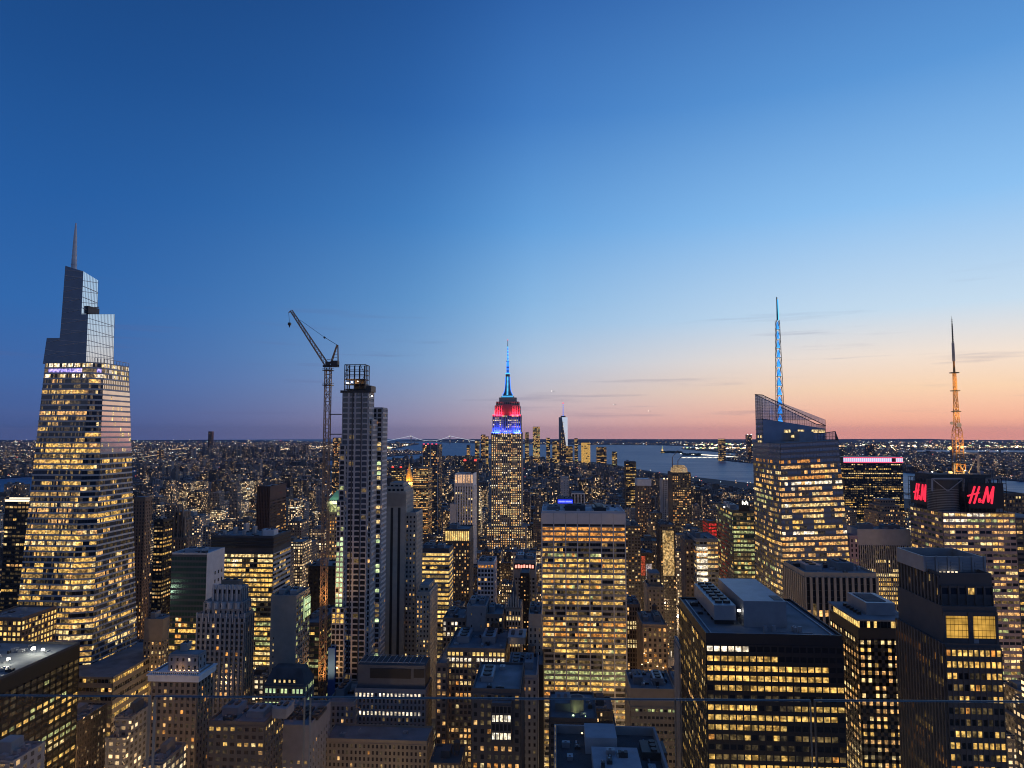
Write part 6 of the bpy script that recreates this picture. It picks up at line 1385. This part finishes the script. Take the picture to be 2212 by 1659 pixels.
# ------------------------------------------------------------------ lots of Manhattan blocks
def blocked(x0, x1, y0, y1):
    for a, b, c_, d in FOOT:
        if x0 < b+1 and x1 > a-1 and y0 < d+1 and y1 > c_-1: return True
    return False
def envelope(px):
    """highest row a filler roof may reach"""
    pts = [(-200, 985), (300, 985), (700, 985), (1000, 985), (1150, 985), (1320, 1005), (1480, 1035), (1640, 1062), (1900, 1090), (2300, 1100)]
    for (a, b), (c_, d) in zip(pts, pts[1:]):
        if a <= px <= c_: return b+(d-b)*(px-a)/(c_-a)
    return 1000
def maxheight(x0, x1, y0, y1, want):
    c = [proj((x, y, 30)) for x in (x0, x1) for y in (y0, y1)]
    pa, pb = min(p[0] for p in c), max(p[0] for p in c)
    lim = envelope((pa+pb)/2) + (14 if y0 < 2500 else 0)
    for (Y, a, b_, yt, yb) in ZB:
        if Y > y0-1 and pa < b_ and pb > a: lim = max(lim, yb)
    z = PZ((pa+pb)/2, lim, y0)
    return min(want, z-4), pa, pb
lots = []
rr = random.Random(11)
XB = [-2750]+[-2500+i*240 for i in range(6)]+AVE+[1760]
XB = sorted(set(XB))
for k in range(1, 88):
    yb0, yb1 = 40+k*80.5+8, 40+(k+1)*80.5-8
    if yb0 < 180: continue
    for i in range(len(XB)-1):
        xa, xb = XB[i]+14, XB[i+1]-14
        x = xa
        while x < xb-10:
            far = yb0 > 1900
            w = rr.uniform(14, 34) if not far else rr.uniform(16, 46)
            w = min(w, xb-x)
            for half in (0, 1):
                y0 = yb0 if half == 0 else (yb0+yb1)/2+.5; y1 = (yb0+yb1)/2-.5 if half == 0 else yb1
                cx_, cy_ = x+w/2, (y0+y1)/2
                if not inpoly(cx_/KM, cy_/KM, LM): continue
                px, py = proj((cx_, cy_, 40))
                if px < -60 or px > 2270: continue
                if blocked(x, x+w-1, y0, y1): continue
                u = rr.random(); Yk = cy_/KM
                if Yk < 1.0: h = rr.uniform(28, 85) if u < .75 else rr.uniform(80, 135)
                elif Yk < 2.1: h = rr.uniform(20, 62) if u < .80 else rr.uniform(60, 130)
                elif Yk < 4.4: h = rr.uniform(14, 34) if u < .90 else rr.uniform(35, 85)
                elif cx_ > -900: h = rr.uniform(25, 80) if u < .6 else rr.uniform(80, 190)
                else: h = rr.uniform(14, 30) if u < .85 else rr.uniform(40, 70)
                hh, pa, pb = maxheight(x, x+w-1, y0, y1, h)
                if hh < 9: continue
                pt = proj((cx_, y0, hh+4))[1]
                if pt > 1700: continue
                lots.append(dict(x0=x, x1=x+w-rr.choice([.4, .4, 3]), y0=y0, y1=y1-rr.uniform(0, 6), h=hh, pa=pa, pb=pb, pt=pt, c=(rr.random(), rr.random(), rr.random())))
            x += w
# which of them show, and how large: a coarse depth-ordered coverage test
Wg, Hg = 1106, 830
buf = np.zeros((Hg, Wg), dtype=bool)
items = [(L['y0'], 'L', L) for L in lots] + [(Y, 'H', (a, b_, yt, yb)) for (Y, a, b_, yt, yb) in ZB]
for Y, kd, d in sorted(items, key=lambda q: q[0]):
    if kd == 'L': a, b_, t0, t1 = d['pa'], d['pb'], d['pt'], 1659
    else: a, b_, t0, t1 = d
    i0, i1, j0, j1 = int(max(0, a/2)), int(min(Wg, b_/2+1)), int(max(0, t0/2)), int(min(Hg, t1/2+1))
    if i1 <= i0 or j1 <= j0:
        if kd == 'L': d['vis'] = 0
        continue
    v = buf[j0:j1, i0:i1]
    if kd == 'L':
        d['vis'] = int((~v).sum())
        if d['vis'] and v.size:
            rows_ = np.where((~v).any(axis=1))[0]; d['vy'] = (2*(j0+rows_[0]), 2*(j0+rows_[-1]))
            cc_ = np.where((~v).any(axis=0))[0]; d['vx'] = 2*(i0+(cc_[0]+cc_[-1])/2)
    v[:] = True
lots = [L for L in lots if L['vis'] > 0]
lots.sort(key=lambda L: -L['vis'])
indiv, rest = lots[:290], lots[290:]
WC = ['very dark', 'brown', 'grey brown', 'slate grey', 'tan', 'pale grey', 'whitish']
def wallword(r): return WC[0 if r < .12 else 1 if r < .3 else 2 if r < .5 else 3 if r < .68 else 4 if r < .87 else 5 if r < .96 else 6]
LMK = [(o_.get('label'), o_) for o_ in SC.objects if o_.parent is None and o_.get('category')]
MARK = [(-10, 'left edge'), (180, 'tapering skyscraper'), (305, 'ornate brown tower'), (395, 'gothic tower'), (525, 'wide office'), (590, 'ribbed tower'), (709, 'tower crane'), (775, 'arched tower'), (853, 'striped tower'), (881, 'gold pyramid'), (930, 'finned skyscraper'), (1003, 'pale ribbed tower'), (1095, 'setback skyscraper'), (1217, 'glass obelisk'), (1260, 'wide pale slab'), (1363, 'twin topped tower'), (1457, 'bright avenue'), (1540, 'white light bands'), (1605, 'green glass tower'), (1720, 'sloping skyscraper'), (1885, 'pink-crowned slab'), (2060, 'red letter tower'), (2222, 'right edge')]
used = {}
ORD = ['', 'second ', 'third ', 'fourth ', 'fifth ', 'sixth ', 'seventh ', 'eighth ', 'ninth ', 'tenth ', 'eleventh ', 'twelfth ']
def autolabel(L):
    px = L.get('vx', 1000); mk = min(MARK, key=lambda q: abs(q[0]-px)); side_ = 'left of' if px < mk[0]-14 else 'right of' if px > mk[0]+14 else 'in line with'
    Yk = L['y0']; dist = 'near' if Yk < 480 else 'closer' if Yk < 800 else 'midway' if Yk < 1300 else 'distant' if Yk < 2200 else 'far'
    h = L['h']; kind_ = 'low building' if h < 35 else 'mid-rise' if h < 75 else 'tall block'
    litw = 'well lit' if L['c'][1] > .8 else 'partly lit' if L['c'][1] > .5 else 'mostly dark'
    return '%s %s %s, %s, %s %s' % (dist, wallword(L['c'][0]), kind_, litw, side_ if side_ != 'in line with' else 'below', mk[1])
groups = {}
for L in indiv:
    groups.setdefault(autolabel(L), []).append(L)
for lab, ls in groups.items():
    ls.sort(key=lambda L: L.get('vx', 0))
    for i, L in enumerate(ls):
        L['lab'] = lab if len(ls) == 1 else '%s, %sof %d from left' % (lab, (ORD[i] if i else 'first ') if i < 12 else '', len(ls)) 
def indiv_building(L):
    x0, x1, y0, y1, h, c = L['x0'], L['x1'], L['y0'], L['y1'], L['h'], L['c']
    near = y0 < 700 and L['vis'] > 60
    org = ((x0+x1)/2, (y0+y1)/2, GZ)
    root = bpy.data.objects.new('building', None); COL.objects.link(root); root.location = org
    tag(root, L['lab'], 'building', 'buildings filling the city blocks')
    z = GZ+h; w, d = x1-x0, y1-y0; r = random.random
    m = CityMesh(org)
    st = h > 24 and r() < (.9 if near else .6)
    if st:
        hs = h*random.uniform(.7, .9); a = random.uniform(.08, .2)
        m.cbox(x0, x1, y0, y1, GZ, GZ+hs, c); X0, X1, Y0, Y1 = x0+w*a, x1-w*a*r()*1.5, y0+d*a, y1-d*.1
        m.cbox(X0, X1, Y0, Y1, GZ+hs, z, c)
        if near:
            m.cbox(x0-.3, x1+.3, y0-.4, y0, GZ+hs-.8, GZ+hs+1.0, (c[0], 0, c[2])); m.cbox(x1, x1+.3, y0, y1, GZ+hs-.8, GZ+hs+1.0, (c[0], 0, c[2]))
            h2 = random.uniform(.25, .6)*(z-GZ-hs); m.cbox(X0+1.5, X0+(X1-X0)*.4, Y0-2.2, Y0, GZ+hs, GZ+hs+h2, c)
            for q in range(int(w/5)): xx = x0+5*q+1; m.cbox(xx, xx+.7, y0-.3, y0, GZ, GZ+hs-.8, (c[0], 0, c[2]))
            for q in (.35, .6, .8): m.cbox(x0, x1, y0-.22, y0, GZ+hs*q, GZ+hs*q+.6, (c[0], 0, c[2]))
    else: X0, X1, Y0, Y1 = x0, x1, y0, y1; m.cbox(x0, x1, y0, y1, GZ, z, c)
    # parapet
    for q in ((X0, X1, Y0, Y0+.5), (X0, X1, Y1-.5, Y1), (X0, X0+.5, Y0+.5, Y1-.5), (X1-.5, X1, Y0+.5, Y1-.5)): m.cbox(*q, z-.01, z+1.1, (c[0], 0, c[2]))
    if near:
        for q in range(int((X1-X0)/6)): xx = X0+6*q+2; m.cbox(xx, xx+.5, Y0-.35, Y0, GZ, z, (c[0], 0, c[2]))
        m.cbox(X0-.4, X1+.4, Y0-.6, Y0, z-1.2, z-.1, (min(1, c[0]+.1), 0, c[2]))
    m.cbuild('wall', 'city_wall' if y0 < 2200 else 'city_mid', parent=root)
    W_, D_ = X1-X0, Y1-Y0
    p = MB(org); a = random.uniform(.1, .5); p.box(X0+W_*a, X0+W_*(a+.3), Y0+D_*.35, Y0+D_*.75, z, z+random.uniform(3, 6)); p.build('stair_penthouse', random.choice(['wall_grey', 'wall_brown', 'roof_grey', 'wall_dark']), root)
    if near or (y0 < 1300 and r() < .5):
        e = MB(org)
        for _ in range(9 if near else 2):
            ww = random.uniform(1, 3.5); a, b_ = random.uniform(X0+1, X1-5), random.uniform(Y0+1, Y1-5); e.box(a, a+ww, b_, b_+ww*.8, z, z+random.uniform(.8, 2.4))
        if near:
            for _ in range(2):
                a, b_ = random.uniform(X0+1, X1-3), random.uniform(Y0+1, Y1-3); e.bar((a, b_, z+.4), (a+random.uniform(-4, 4), b_+random.uniform(-6, 6), z+.4), .5)
            for q in range(int((X1-X0)/2)): e.bar((X0+.25+2*q, Y0+.25, z+1.1), (X0+.25+2*q, Y0+.25, z+2), .08)
            e.bar((X0+.2, Y0+.25, z+2), (X1-.2, Y0+.25, z+2), .1)
        e.build('roof_equipment', 'metal_grey', root)
    if r() < .35 and h < 90 and W_ > 9:
        e = MB(org); xx, yy = X0+W_*.78, Y0+D_*.6; e.cyl(xx, yy, z+2.6, z+6.6, 1.9, n=12); e.cyl(xx, yy, z+6.6, z+8, 2.1, .05, 12)
        for s in (-1.2, 1.2):
            for u in (-1.2, 1.2): e.bar((xx+s, yy+u, z), (xx+s, yy+u, z+2.7), .3)
        e.build('water_tank', 'wood_tank', root)
for L in indiv: indiv_building(L)
cm = {'near': CityMesh(), 'far': CityMesh()}
for L in rest:
    x0, x1, y0, y1, h, c = L['x0'], L['x1'], L['y0'], L['y1'], L['h'], L['c']; M = cm['near' if y0 < 2600 else 'far']
    M.cbox(x0, x1, y0, y1, GZ, GZ+h, c)
    a = rr.uniform(.1, .5); w, d = x1-x0, y1-y0
    M.cbox(x0+w*a, x0+w*(a+.3), y0+d*.3, y0+d*.7, GZ+h, GZ+h+rr.uniform(2, 5), (rr.random(), 0, c[2]))
cm['near'].cbuild('distant_buildings', 'city_mid', kind='stuff')
cm['far'].cbuild('distant_buildings', 'city_far', kind='stuff')
# far boroughs: small boxes over the land, clusters where towers stand
fm = CityMesh()
n = 0
while n < 11000:
    px = rr.uniform(-30, 2240); u = rr.random(); py = 957+ (1065-957)*u**1.7
    g = G(px, py); X_, Y_ = g.x/KM, g.y/KM
    if Y_ > 19: continue
    inB, inN = inpoly(X_, Y_, LB), inpoly(X_, Y_, LN)
    if not (inB or inN): continue
    if any(inpoly(X_, Y_, q) for q in ([(4.6, 9.5), (7.8, 9.0), (8.2, 10.0), (6.5, 10.6), (5.0, 10.4)], [(6.2, 8.1), (9.2, 7.6), (9.4, 8.3), (6.6, 8.7)])): continue
    s = rr.uniform(9, 26)*(1+Y_/14); h = rr.uniform(7, 16)
    if rr.random() < .07: h = rr.uniform(20, 50)
    for (cx_, cy_, rad, hm) in ((-3.3, 7.3, .7, 130), (2.2, 5.9, .45, 150), (-3.6, 4.2, .5, 70), (2.6, 4.4, .5, 50), (-2.9, 8.0, .8, 40)):
        if (X_-cx_)**2+(Y_-cy_)**2 < rad**2 and rr.random() < .45: h = rr.uniform(30, hm); s = rr.uniform(22, 40)
    fm.cbox(g.x-s/2, g.x+s/2, g.y, g.y+s, GZ, GZ+h, (rr.random(), rr.random()*.9, rr.random())); n += 1
fm.cbuild('far_borough_buildings', 'city_far', kind='stuff')
# ------------------------------------------------------------------ street lamps and lit yards over the far land and in the streets
glowmat('lamp_warm', (1, .60, .26), 2.6); glowmat('lamp_white', (1, .88, .66), 3.4); glowmat('lamp_cool', (.75, .92, 1), 2.8); glowmat('lamp_green', (.7, 1, .45), 1.8); glowmat('lamp_red', (1, .12, .08), 2.6)
LMATS = ['lamp_warm', 'lamp_white', 'lamp_cool', 'lamp_green', 'lamp_red']
lm = MB(); n = 0
ports = [(-2.0, 13.3, .9), (2.7, 10.9, .8), (3.4, 13.6, 1.3), (-2.6, 10.6, .6), (6.5, 12.5, 1.6), (9.5, 12.0, 1.5)]
tries = 0
while n < 2700 and tries < 90000:
    tries += 1
    px = rr.uniform(-20, 2230); u = rr.random(); py = 951.5+(1085-951.5)*u**1.55
    g = G(px, py); X_, Y_ = g.x/KM, g.y/KM
    if Y_ > 24.5 or not (inpoly(X_, Y_, LB) or inpoly(X_, Y_, LN)): continue
    # fewer inland between the main roads
    k = .35+.65*(math.sin(X_*5.1+Y_*1.3)*math.sin(Y_*3.7-X_*1.1) > .0)
    k *= .25+1.1*(.5+.5*math.sin(X_*2.3+1.7*math.sin(Y_*1.9)))
    if rr.random() > k: continue
    s = g.y*.00052*rr.choice([.6, .8, .8, 1, 1.4]); f = rr.random(); mi = 0 if f < .42 else 1 if f < .80 else 2 if f < .90 else 3 if f < .96 else 4
    h = GZ+rr.uniform(6, 16); lm.box(g.x-s*rr.uniform(.5, 1.3), g.x+s*.5, g.y-s, g.y, h, h+s*rr.uniform(.4, .9), mi, bottom=True); n += 1
for _ in range(34):      # lit avenues running out across the boroughs
    x0_, y0_ = rr.choice([(rr.uniform(-9, -3), rr.uniform(3, 9)), (rr.uniform(-6, -3), rr.uniform(7, 12)), (rr.uniform(3, 12), rr.uniform(5, 14))]); an = rr.choice([.3, 1.85, .32, 1.9, 1.1])+rr.uniform(-.06, .06)
    for i in range(70):
        X_, Y_ = x0_+math.cos(an)*i*.045, y0_+math.sin(an)*i*.045
        if not (inpoly(X_, Y_, LB) or inpoly(X_, Y_, LN)): continue
        s = max(2.0, Y_*KM*.00032); x, y = X_*KM, Y_*KM; lm.box(x-s, x+s, y-s, y, 16, 16+s, 0 if rr.random() < .7 else 1, bottom=True)
for (cx_, cy_, rad) in ports:
    for _ in range(90):
        a = rr.uniform(0, 6.28); q = rad*rr.random()**.6; X_, Y_ = cx_+q*math.cos(a)*1.4, cy_+q*math.sin(a)*.5
        if not (inpoly(X_, Y_, LB) or inpoly(X_, Y_, LN)): continue
        s = Y_*KM*.0008*rr.choice([.7, 1, 1.6]); x, y = X_*KM, Y_*KM; h = GZ+rr.uniform(10, 30); lm.box(x-s, x+s, y-s, y, h, h+s*.8, rr.choice([1, 1, 0, 3]), bottom=True)
# the curved promenade and piers on the far bank
for i in range(60):
    u = i/59; a = math.pi*u*.55
    p = (1.50+.30*math.sin(a)+.06*u, 8.35-1.25*u); s = 5; x, y = p[0]*KM, p[1]*KM; lm.box(x-s, x+s, y-s, y, 8, 14, 1, bottom=True)
for i in range(30): x = 1300+i*13; y = 7150+i*2; lm.box(x-3, x+3, y-3, y, 6, 10, 1, bottom=True)
lm.build('city_lights', LMATS, kind='stuff')
gm = MB(); n = 0
while n < 1300:
    k = rr.randint(9, 62); a = rr.random() < .35
    if a: x = rr.choice(XB)+rr.uniform(-9, 9); y = rr.uniform(900, 5000)
    else: y = 40+k*80.5+rr.uniform(-5, 5); x = rr.uniform(-2700, 1700)
    if not inpoly(x/KM, y/KM, LM) or blocked(x-3, x+3, y-3, y+3): continue
    px, py = proj((x, y, 10))
    if not (0 < px < 2212): continue
    s = .55+y*.00028; h = GZ+rr.uniform(5, 9); gm.box(x-s, x+s, y-s, y+s, h, h+s*1.2, rr.choice([0, 0, 1, 1, 2, 4]), bottom=True); n += 1
gm.build('street_lights', LMATS, kind='stuff')
# shops, cars and lamps along the bright avenue
def car(x, y, dirn, mat):
    o = Vector((x, y, GZ+.02)); m = MB(o); L_, W_ = 4.6, 1.8; z = o.z
    sec = [(-L_/2, .45, .75, .86), (-L_*.42, .3, .95, .9), (-L_*.2, .3, 1.0, .92), (-L_*.1, .3, 1.45, .78), (L_*.2, .3, 1.48, .78), (L_*.34, .3, 1.02, .92), (L_*.46, .3, .9, .9), (L_/2, .45, .72, .84)]
    m.loft([[(x-W_/2*s, y+dirn*q, z+a), (x+W_/2*s, y+dirn*q, z+a), (x+W_/2*s*.94, y+dirn*q, z+b_), (x-W_/2*s*.94, y+dirn*q, z+b_)] for q, a, b_, s in sec])
    ob = m.build('car', mat)
    for nm, yy, mt in (('headlight', -1, 'car_white'), ('tail_light', 1, 'car_red')):
        for s in (-1, 1):
            l = MB(o); l.box(x+s*.62-.22, x+s*.62+.22, y+dirn*yy*L_/2-.12, y+dirn*yy*L_/2+.12, z+.55, z+.85, bottom=True); l.build(nm, mt, ob)
    for s in (-1, 1):
        for q in (-.31, .31):
            l = MB(o); l.loft([[(x+s*W_/2*.9+e, y+q*L_+.32*math.cos(a), z+.32+.32*math.sin(a)) for a in [math.pi*2*i/10 for i in range(10)]] for e in (-.1, .1)]); l.build('wheel', 'wall_black', ob)
    return ob
glowmat('car_white', (1, .85, .6), 90); glowmat('car_red', (1, .06, .03), 25); pbr('car_yellow', (.55, .35, .03), .35); pbr('car_silver', (.4, .4, .42), .3, .5); pbr('car_black', (.03, .03, .03), .3)
CK = [('car_yellow', 'yellow taxi'), ('car_silver', 'silver car'), ('car_black', 'black car')]
kk = 0
for y in range(640, 1090, 15):
    for lane in (-5.2, 1.8):
        if rr.random() < .30: continue
        mt, nm = CK[rr.randint(0, 2)]; x = 148+lane+rr.uniform(-.4, .4); yy = y+rr.uniform(-4, 4)
        ob = car(x, yy, 1, mt); kk += 1
        tag(ob, '%s driving up the bright avenue with headlights on' % nm, 'car', '%ss on the bright avenue' % nm)
def shopfront(X_=148, ya=570, yb0=1150, lab='bright avenue'):
    for y in range(ya, yb0, 27):
        for s in (-1, 1):
            if rr.random() < .3: continue
            x = X_+s*15.5; m = MB((x, y, GZ)); yb_ = y+rr.uniform(9, 20); m.box(x-.3, x+.3, y, yb_, GZ+.2, GZ+rr.uniform(4, 9), 0, bottom=True); m.box(x-.5, x+.5, y-.4, y, GZ, GZ+6, 1); m.box(x-.5, x+.5, yb_, yb_+.4, GZ, GZ+6, 1)
            o_ = m.build('shopfront', [rr.choice(['lit_hot', 'lit_white', 'lit_gold', 'lit_redsoft']), 'wall_dark']); tag(o_, 'glowing shopfront at the kerb of the %s' % lab, 'shopfront', 'glowing shopfronts along the %s' % lab)
shopfront(); shopfront(-170, 400, 1200, 'narrow avenue left of the arched tower'); shopfront(423, 700, 1300, 'avenue behind the green tower')
def street_lamp(x, y, side_, power, col, lab, grp):
    r_ = bpy.data.objects.new('street_lamp', None); COL.objects.link(r_); r_.location = (x, y, GZ+.14); tag(r_, lab, 'street lamp', grp); o = r_.location
    m = MB(o); m.cyl(x, y, GZ+.14, GZ+9, .16, .09, 8); m.bar((x, y, GZ+9), (x-side_*2.2, y, GZ+9.5), .12); m.build('pole', 'metal_dark', r_)
    m = MB(o); m.box(x-side_*2.2-.5, x-side_*2.2+.5, y-.35, y+.35, GZ+9.3, GZ+9.55, bottom=True); m.build('lamp_head', 'glow_flood', r_)
    if power:
        l = bpy.data.lights.new('lamp', 'POINT'); l.energy = power; l.color = col; l.shadow_soft_size = 1.2
        ob = bpy.data.objects.new('lamp_bulb', l); COL.objects.link(ob); ob.parent = r_; ob.location = (-side_*2.2, 0, 8.6)
for y in range(420, 1200, 60):
    for s in (-1, 1): street_lamp(148+s*12.5, y, s, 70000 if (y//60) % 2 == 0 else 0, (1, .66, .34), 'street lamp lighting the bright avenue', 'street lamps on the bright avenue')
for k in (2, 3, 4, 5, 6, 7, 8, 9, 11, 13):
    for x in (-330, -215, -60, 40, 110, 270, 360):
        y = 40+k*80.5-7
        if not blocked(x-3, x+3, y-2, y+2): street_lamp(x, y, 1, 80000, (1, .62, .30), 'street lamp low in a cross street between the towers', 'street lamps in the cross streets')
# ================================================================== islands: statue and trees
def statue():
    Y = 9100.0; x = PX(1431, 983, Y); o = (x, Y, GZ); r_ = bpy.data.objects.new('statue', None); COL.objects.link(r_); r_.location = o; tag(r_, 'tiny green lit statue on a pedestal on the bay island', 'statue')
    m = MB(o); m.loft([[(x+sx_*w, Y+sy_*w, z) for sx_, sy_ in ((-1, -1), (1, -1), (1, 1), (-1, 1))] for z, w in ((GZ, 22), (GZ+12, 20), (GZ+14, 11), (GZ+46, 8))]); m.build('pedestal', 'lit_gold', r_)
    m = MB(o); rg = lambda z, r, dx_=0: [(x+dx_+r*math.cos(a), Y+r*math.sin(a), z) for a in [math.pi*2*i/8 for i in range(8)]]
    m.loft([rg(50, 6), rg(66, 5), rg(76, 4.5), rg(80, 2), rg(84, 2.4), rg(88, .5)]); m.bar((x+4, Y, 76), (x+7, Y, 93), 2.2); m.build('figure', 'lit_green', r_)  # floodlighting put into pedestal and figure as their own glow
statue()
pbr('leaf_dark', (.03, .05, .03)); 
def treeclump(poly, n, grp):
    m = MB(); xs_ = [p[0] for p in poly]; ys_ = [p[1] for p in poly]; k = 0
    while k < n:
        X_, Y_ = rr.uniform(min(xs_), max(xs_)), rr.uniform(min(ys_), max(ys_))
        if not inpoly(X_, Y_, poly): continue
        x, y, r_ = X_*KM, Y_*KM, rr.uniform(8, 16)
        for _ in range(4): dx_, dy_, dz_ = rr.uniform(-r_, r_), rr.uniform(-r_, r_), rr.uniform(4, 14); m.loft([[(x+dx_+q*math.cos(a+dz_), y+dy_+q*math.sin(a+dz_), GZ+dz_+zz) for a in [math.pi*2*i/6 for i in range(6)]] for zz, q in ((-4, r_*.3), (0, r_*.7), (4, r_*.6), (7, r_*.2))])
        k += 1
    m.build('trees', 'leaf_dark', kind='stuff')
treeclump(ISL['liberty'], 60, ''); treeclump(ISL['ellis'], 40, '')
# ================================================================== observation deck glass
m, t, o = newmat('barrier_glass'); g = t.n('ShaderNodeBsdfTransparent'); g.inputs[0].default_value = (.93, .95, .96, 1); gl = t.n('ShaderNodeBsdfGlossy'); gl.inputs['Roughness'].default_value = .02
mx = t.n('ShaderNodeMixShader'); mx.inputs[0].default_value = .03; t.link(g.outputs[0], mx.inputs[1]); t.link(gl.outputs[0], mx.inputs[2]); t.link(mx.outputs[0], o.inputs[0])
pbr('glass_edge', (.10, .14, .17), .35)
GY = 1.6
def panel(xa, xb, lab):
    za, zb = PZ(xa, 1504+(xa/2212)*14, GY), PZ(xb, 1504+(xb/2212)*14, GY); x0, x1 = PX(xa, 1560, GY), PX(xb, 1560, GY)
    m = MB((x0, GY, CAMZ-1.3)); vs = [(x0, GY, CAMZ-1.3), (x1, GY, CAMZ-1.3), (x1, GY+.012, CAMZ-1.3), (x0, GY+.012, CAMZ-1.3), (x0, GY, za), (x1, GY, zb), (x1, GY+.012, zb), (x0, GY+.012, za)]
    m.add(vs, [(0, 1, 5, 4), (2, 3, 7, 6)], 0); m.add(vs, [(1, 2, 6, 5), (3, 0, 4, 7), (4, 5, 6, 7)], 1)
    m.bar((x0, GY+.006, za+.001), (x1, GY+.006, zb+.001), .0017, 1)
    o = m.build('glass_barrier', ['barrier_glass', 'glass_edge']); tag(o, lab, 'glass barrier')
panel(-60, 318, 'glass barrier panel at the lower left below the tapering skyscraper'); panel(330, 655, 'glass barrier panel before the balustrade tower')
panel(668, 1459, 'long glass barrier panel before the wide pale slab'); panel(1461, 1754, 'glass barrier panel before the black tower with the broad roof'); panel(1763, 2270, 'glass barrier panel at the lower right corner')
# aircraft lights low in the dusk sky
glowmat('glow_plane', (1, .9, .8), 3)
def aircraft(px, py, Y, lab):
    p = P(px, py, Y); m = MB(p); m.loft([[(p.x+s, p.y+r*math.cos(a), p.z+r*math.sin(a)) for a in [math.pi*2*i/8 for i in range(8)]] for s, r in ((-20, .4), (-14, 2), (14, 2.2), (20, .5))]); m.add([(p.x-3, p.y-18, p.z), (p.x+4, p.y-18, p.z), (p.x+6, p.y, p.z+.4), (p.x-5, p.y, p.z+.4), (p.x+4, p.y+18, p.z), (p.x-3, p.y+18, p.z)], [(0, 1, 2, 3), (3, 2, 4, 5)])
    o = m.build('aircraft', 'metal_grey'); tag(o, lab, 'aircraft'); l = MB(p); l.cyl(p.x-18, p.y, p.z-1, p.z+5, 5, n=10); l.build('landing_light', 'glow_plane', o)
aircraft(1195, 845, 9000, 'tiny aircraft light above the far glass obelisk'); aircraft(1328, 874, 9500, 'tiny aircraft light right of the far glass obelisk'); aircraft(1403, 888, 9900, 'tiny aircraft light low above the bay')

# the deck the camera stands on, seen only as a faint reflection in its glass
def deck():
    m = MB((0, -4, 260.3)); m.box(-14, 14, -11, 1.3, 260.0, 260.3, bottom=True); o = m.build('deck_floor', 'deck_stone', kind='structure')
    r_ = bpy.data.objects.new('added_deck_lamp', None); COL.objects.link(r_); r_.location = (-2.5, -.5, 260.3); tag(r_, 'added warm lamp lighting the deck floor for its reflection in the glass', 'lamp'); q = MB(r_.location)
    q.cyl(-2.5, -.5, 260.3, 261.3, .04, .04, 8); q.cyl(-2.5, -.5, 261.3, 261.4, .13, .08, 12); q.build('post', 'metal_dark', r_)
    l = bpy.data.lights.new('lamp', 'SPOT'); l.energy = 700; l.color = (1, .55, .2); l.spot_size = 2.6; l.spot_blend = .8; l.shadow_soft_size = .08; ob = bpy.data.objects.new('lamp_bulb', l); COL.objects.link(ob); ob.parent = r_; ob.location = (0, 0, .98)  # spot added so the floor shows as a warm glow in the glass
pbr('deck_stone', (.30, .22, .14), .8, 0, .6, 1.6)
deck()
# ================================================================== dusk air
m, t, o = newmat('haze'); v = t.n('ShaderNodeVolumePrincipled'); v.inputs['Color'].default_value = (.55, .66, .92, 1); v.inputs['Density'].default_value = 1.2e-5; v.inputs['Anisotropy'].default_value = .2
t.link(v.outputs[0], o.inputs['Volume'])
hz = MB(); hz.box(-29500, 29500, -29500, 29500, -12, 470, bottom=True); hz.build('haze', 'haze', kind='stuff')
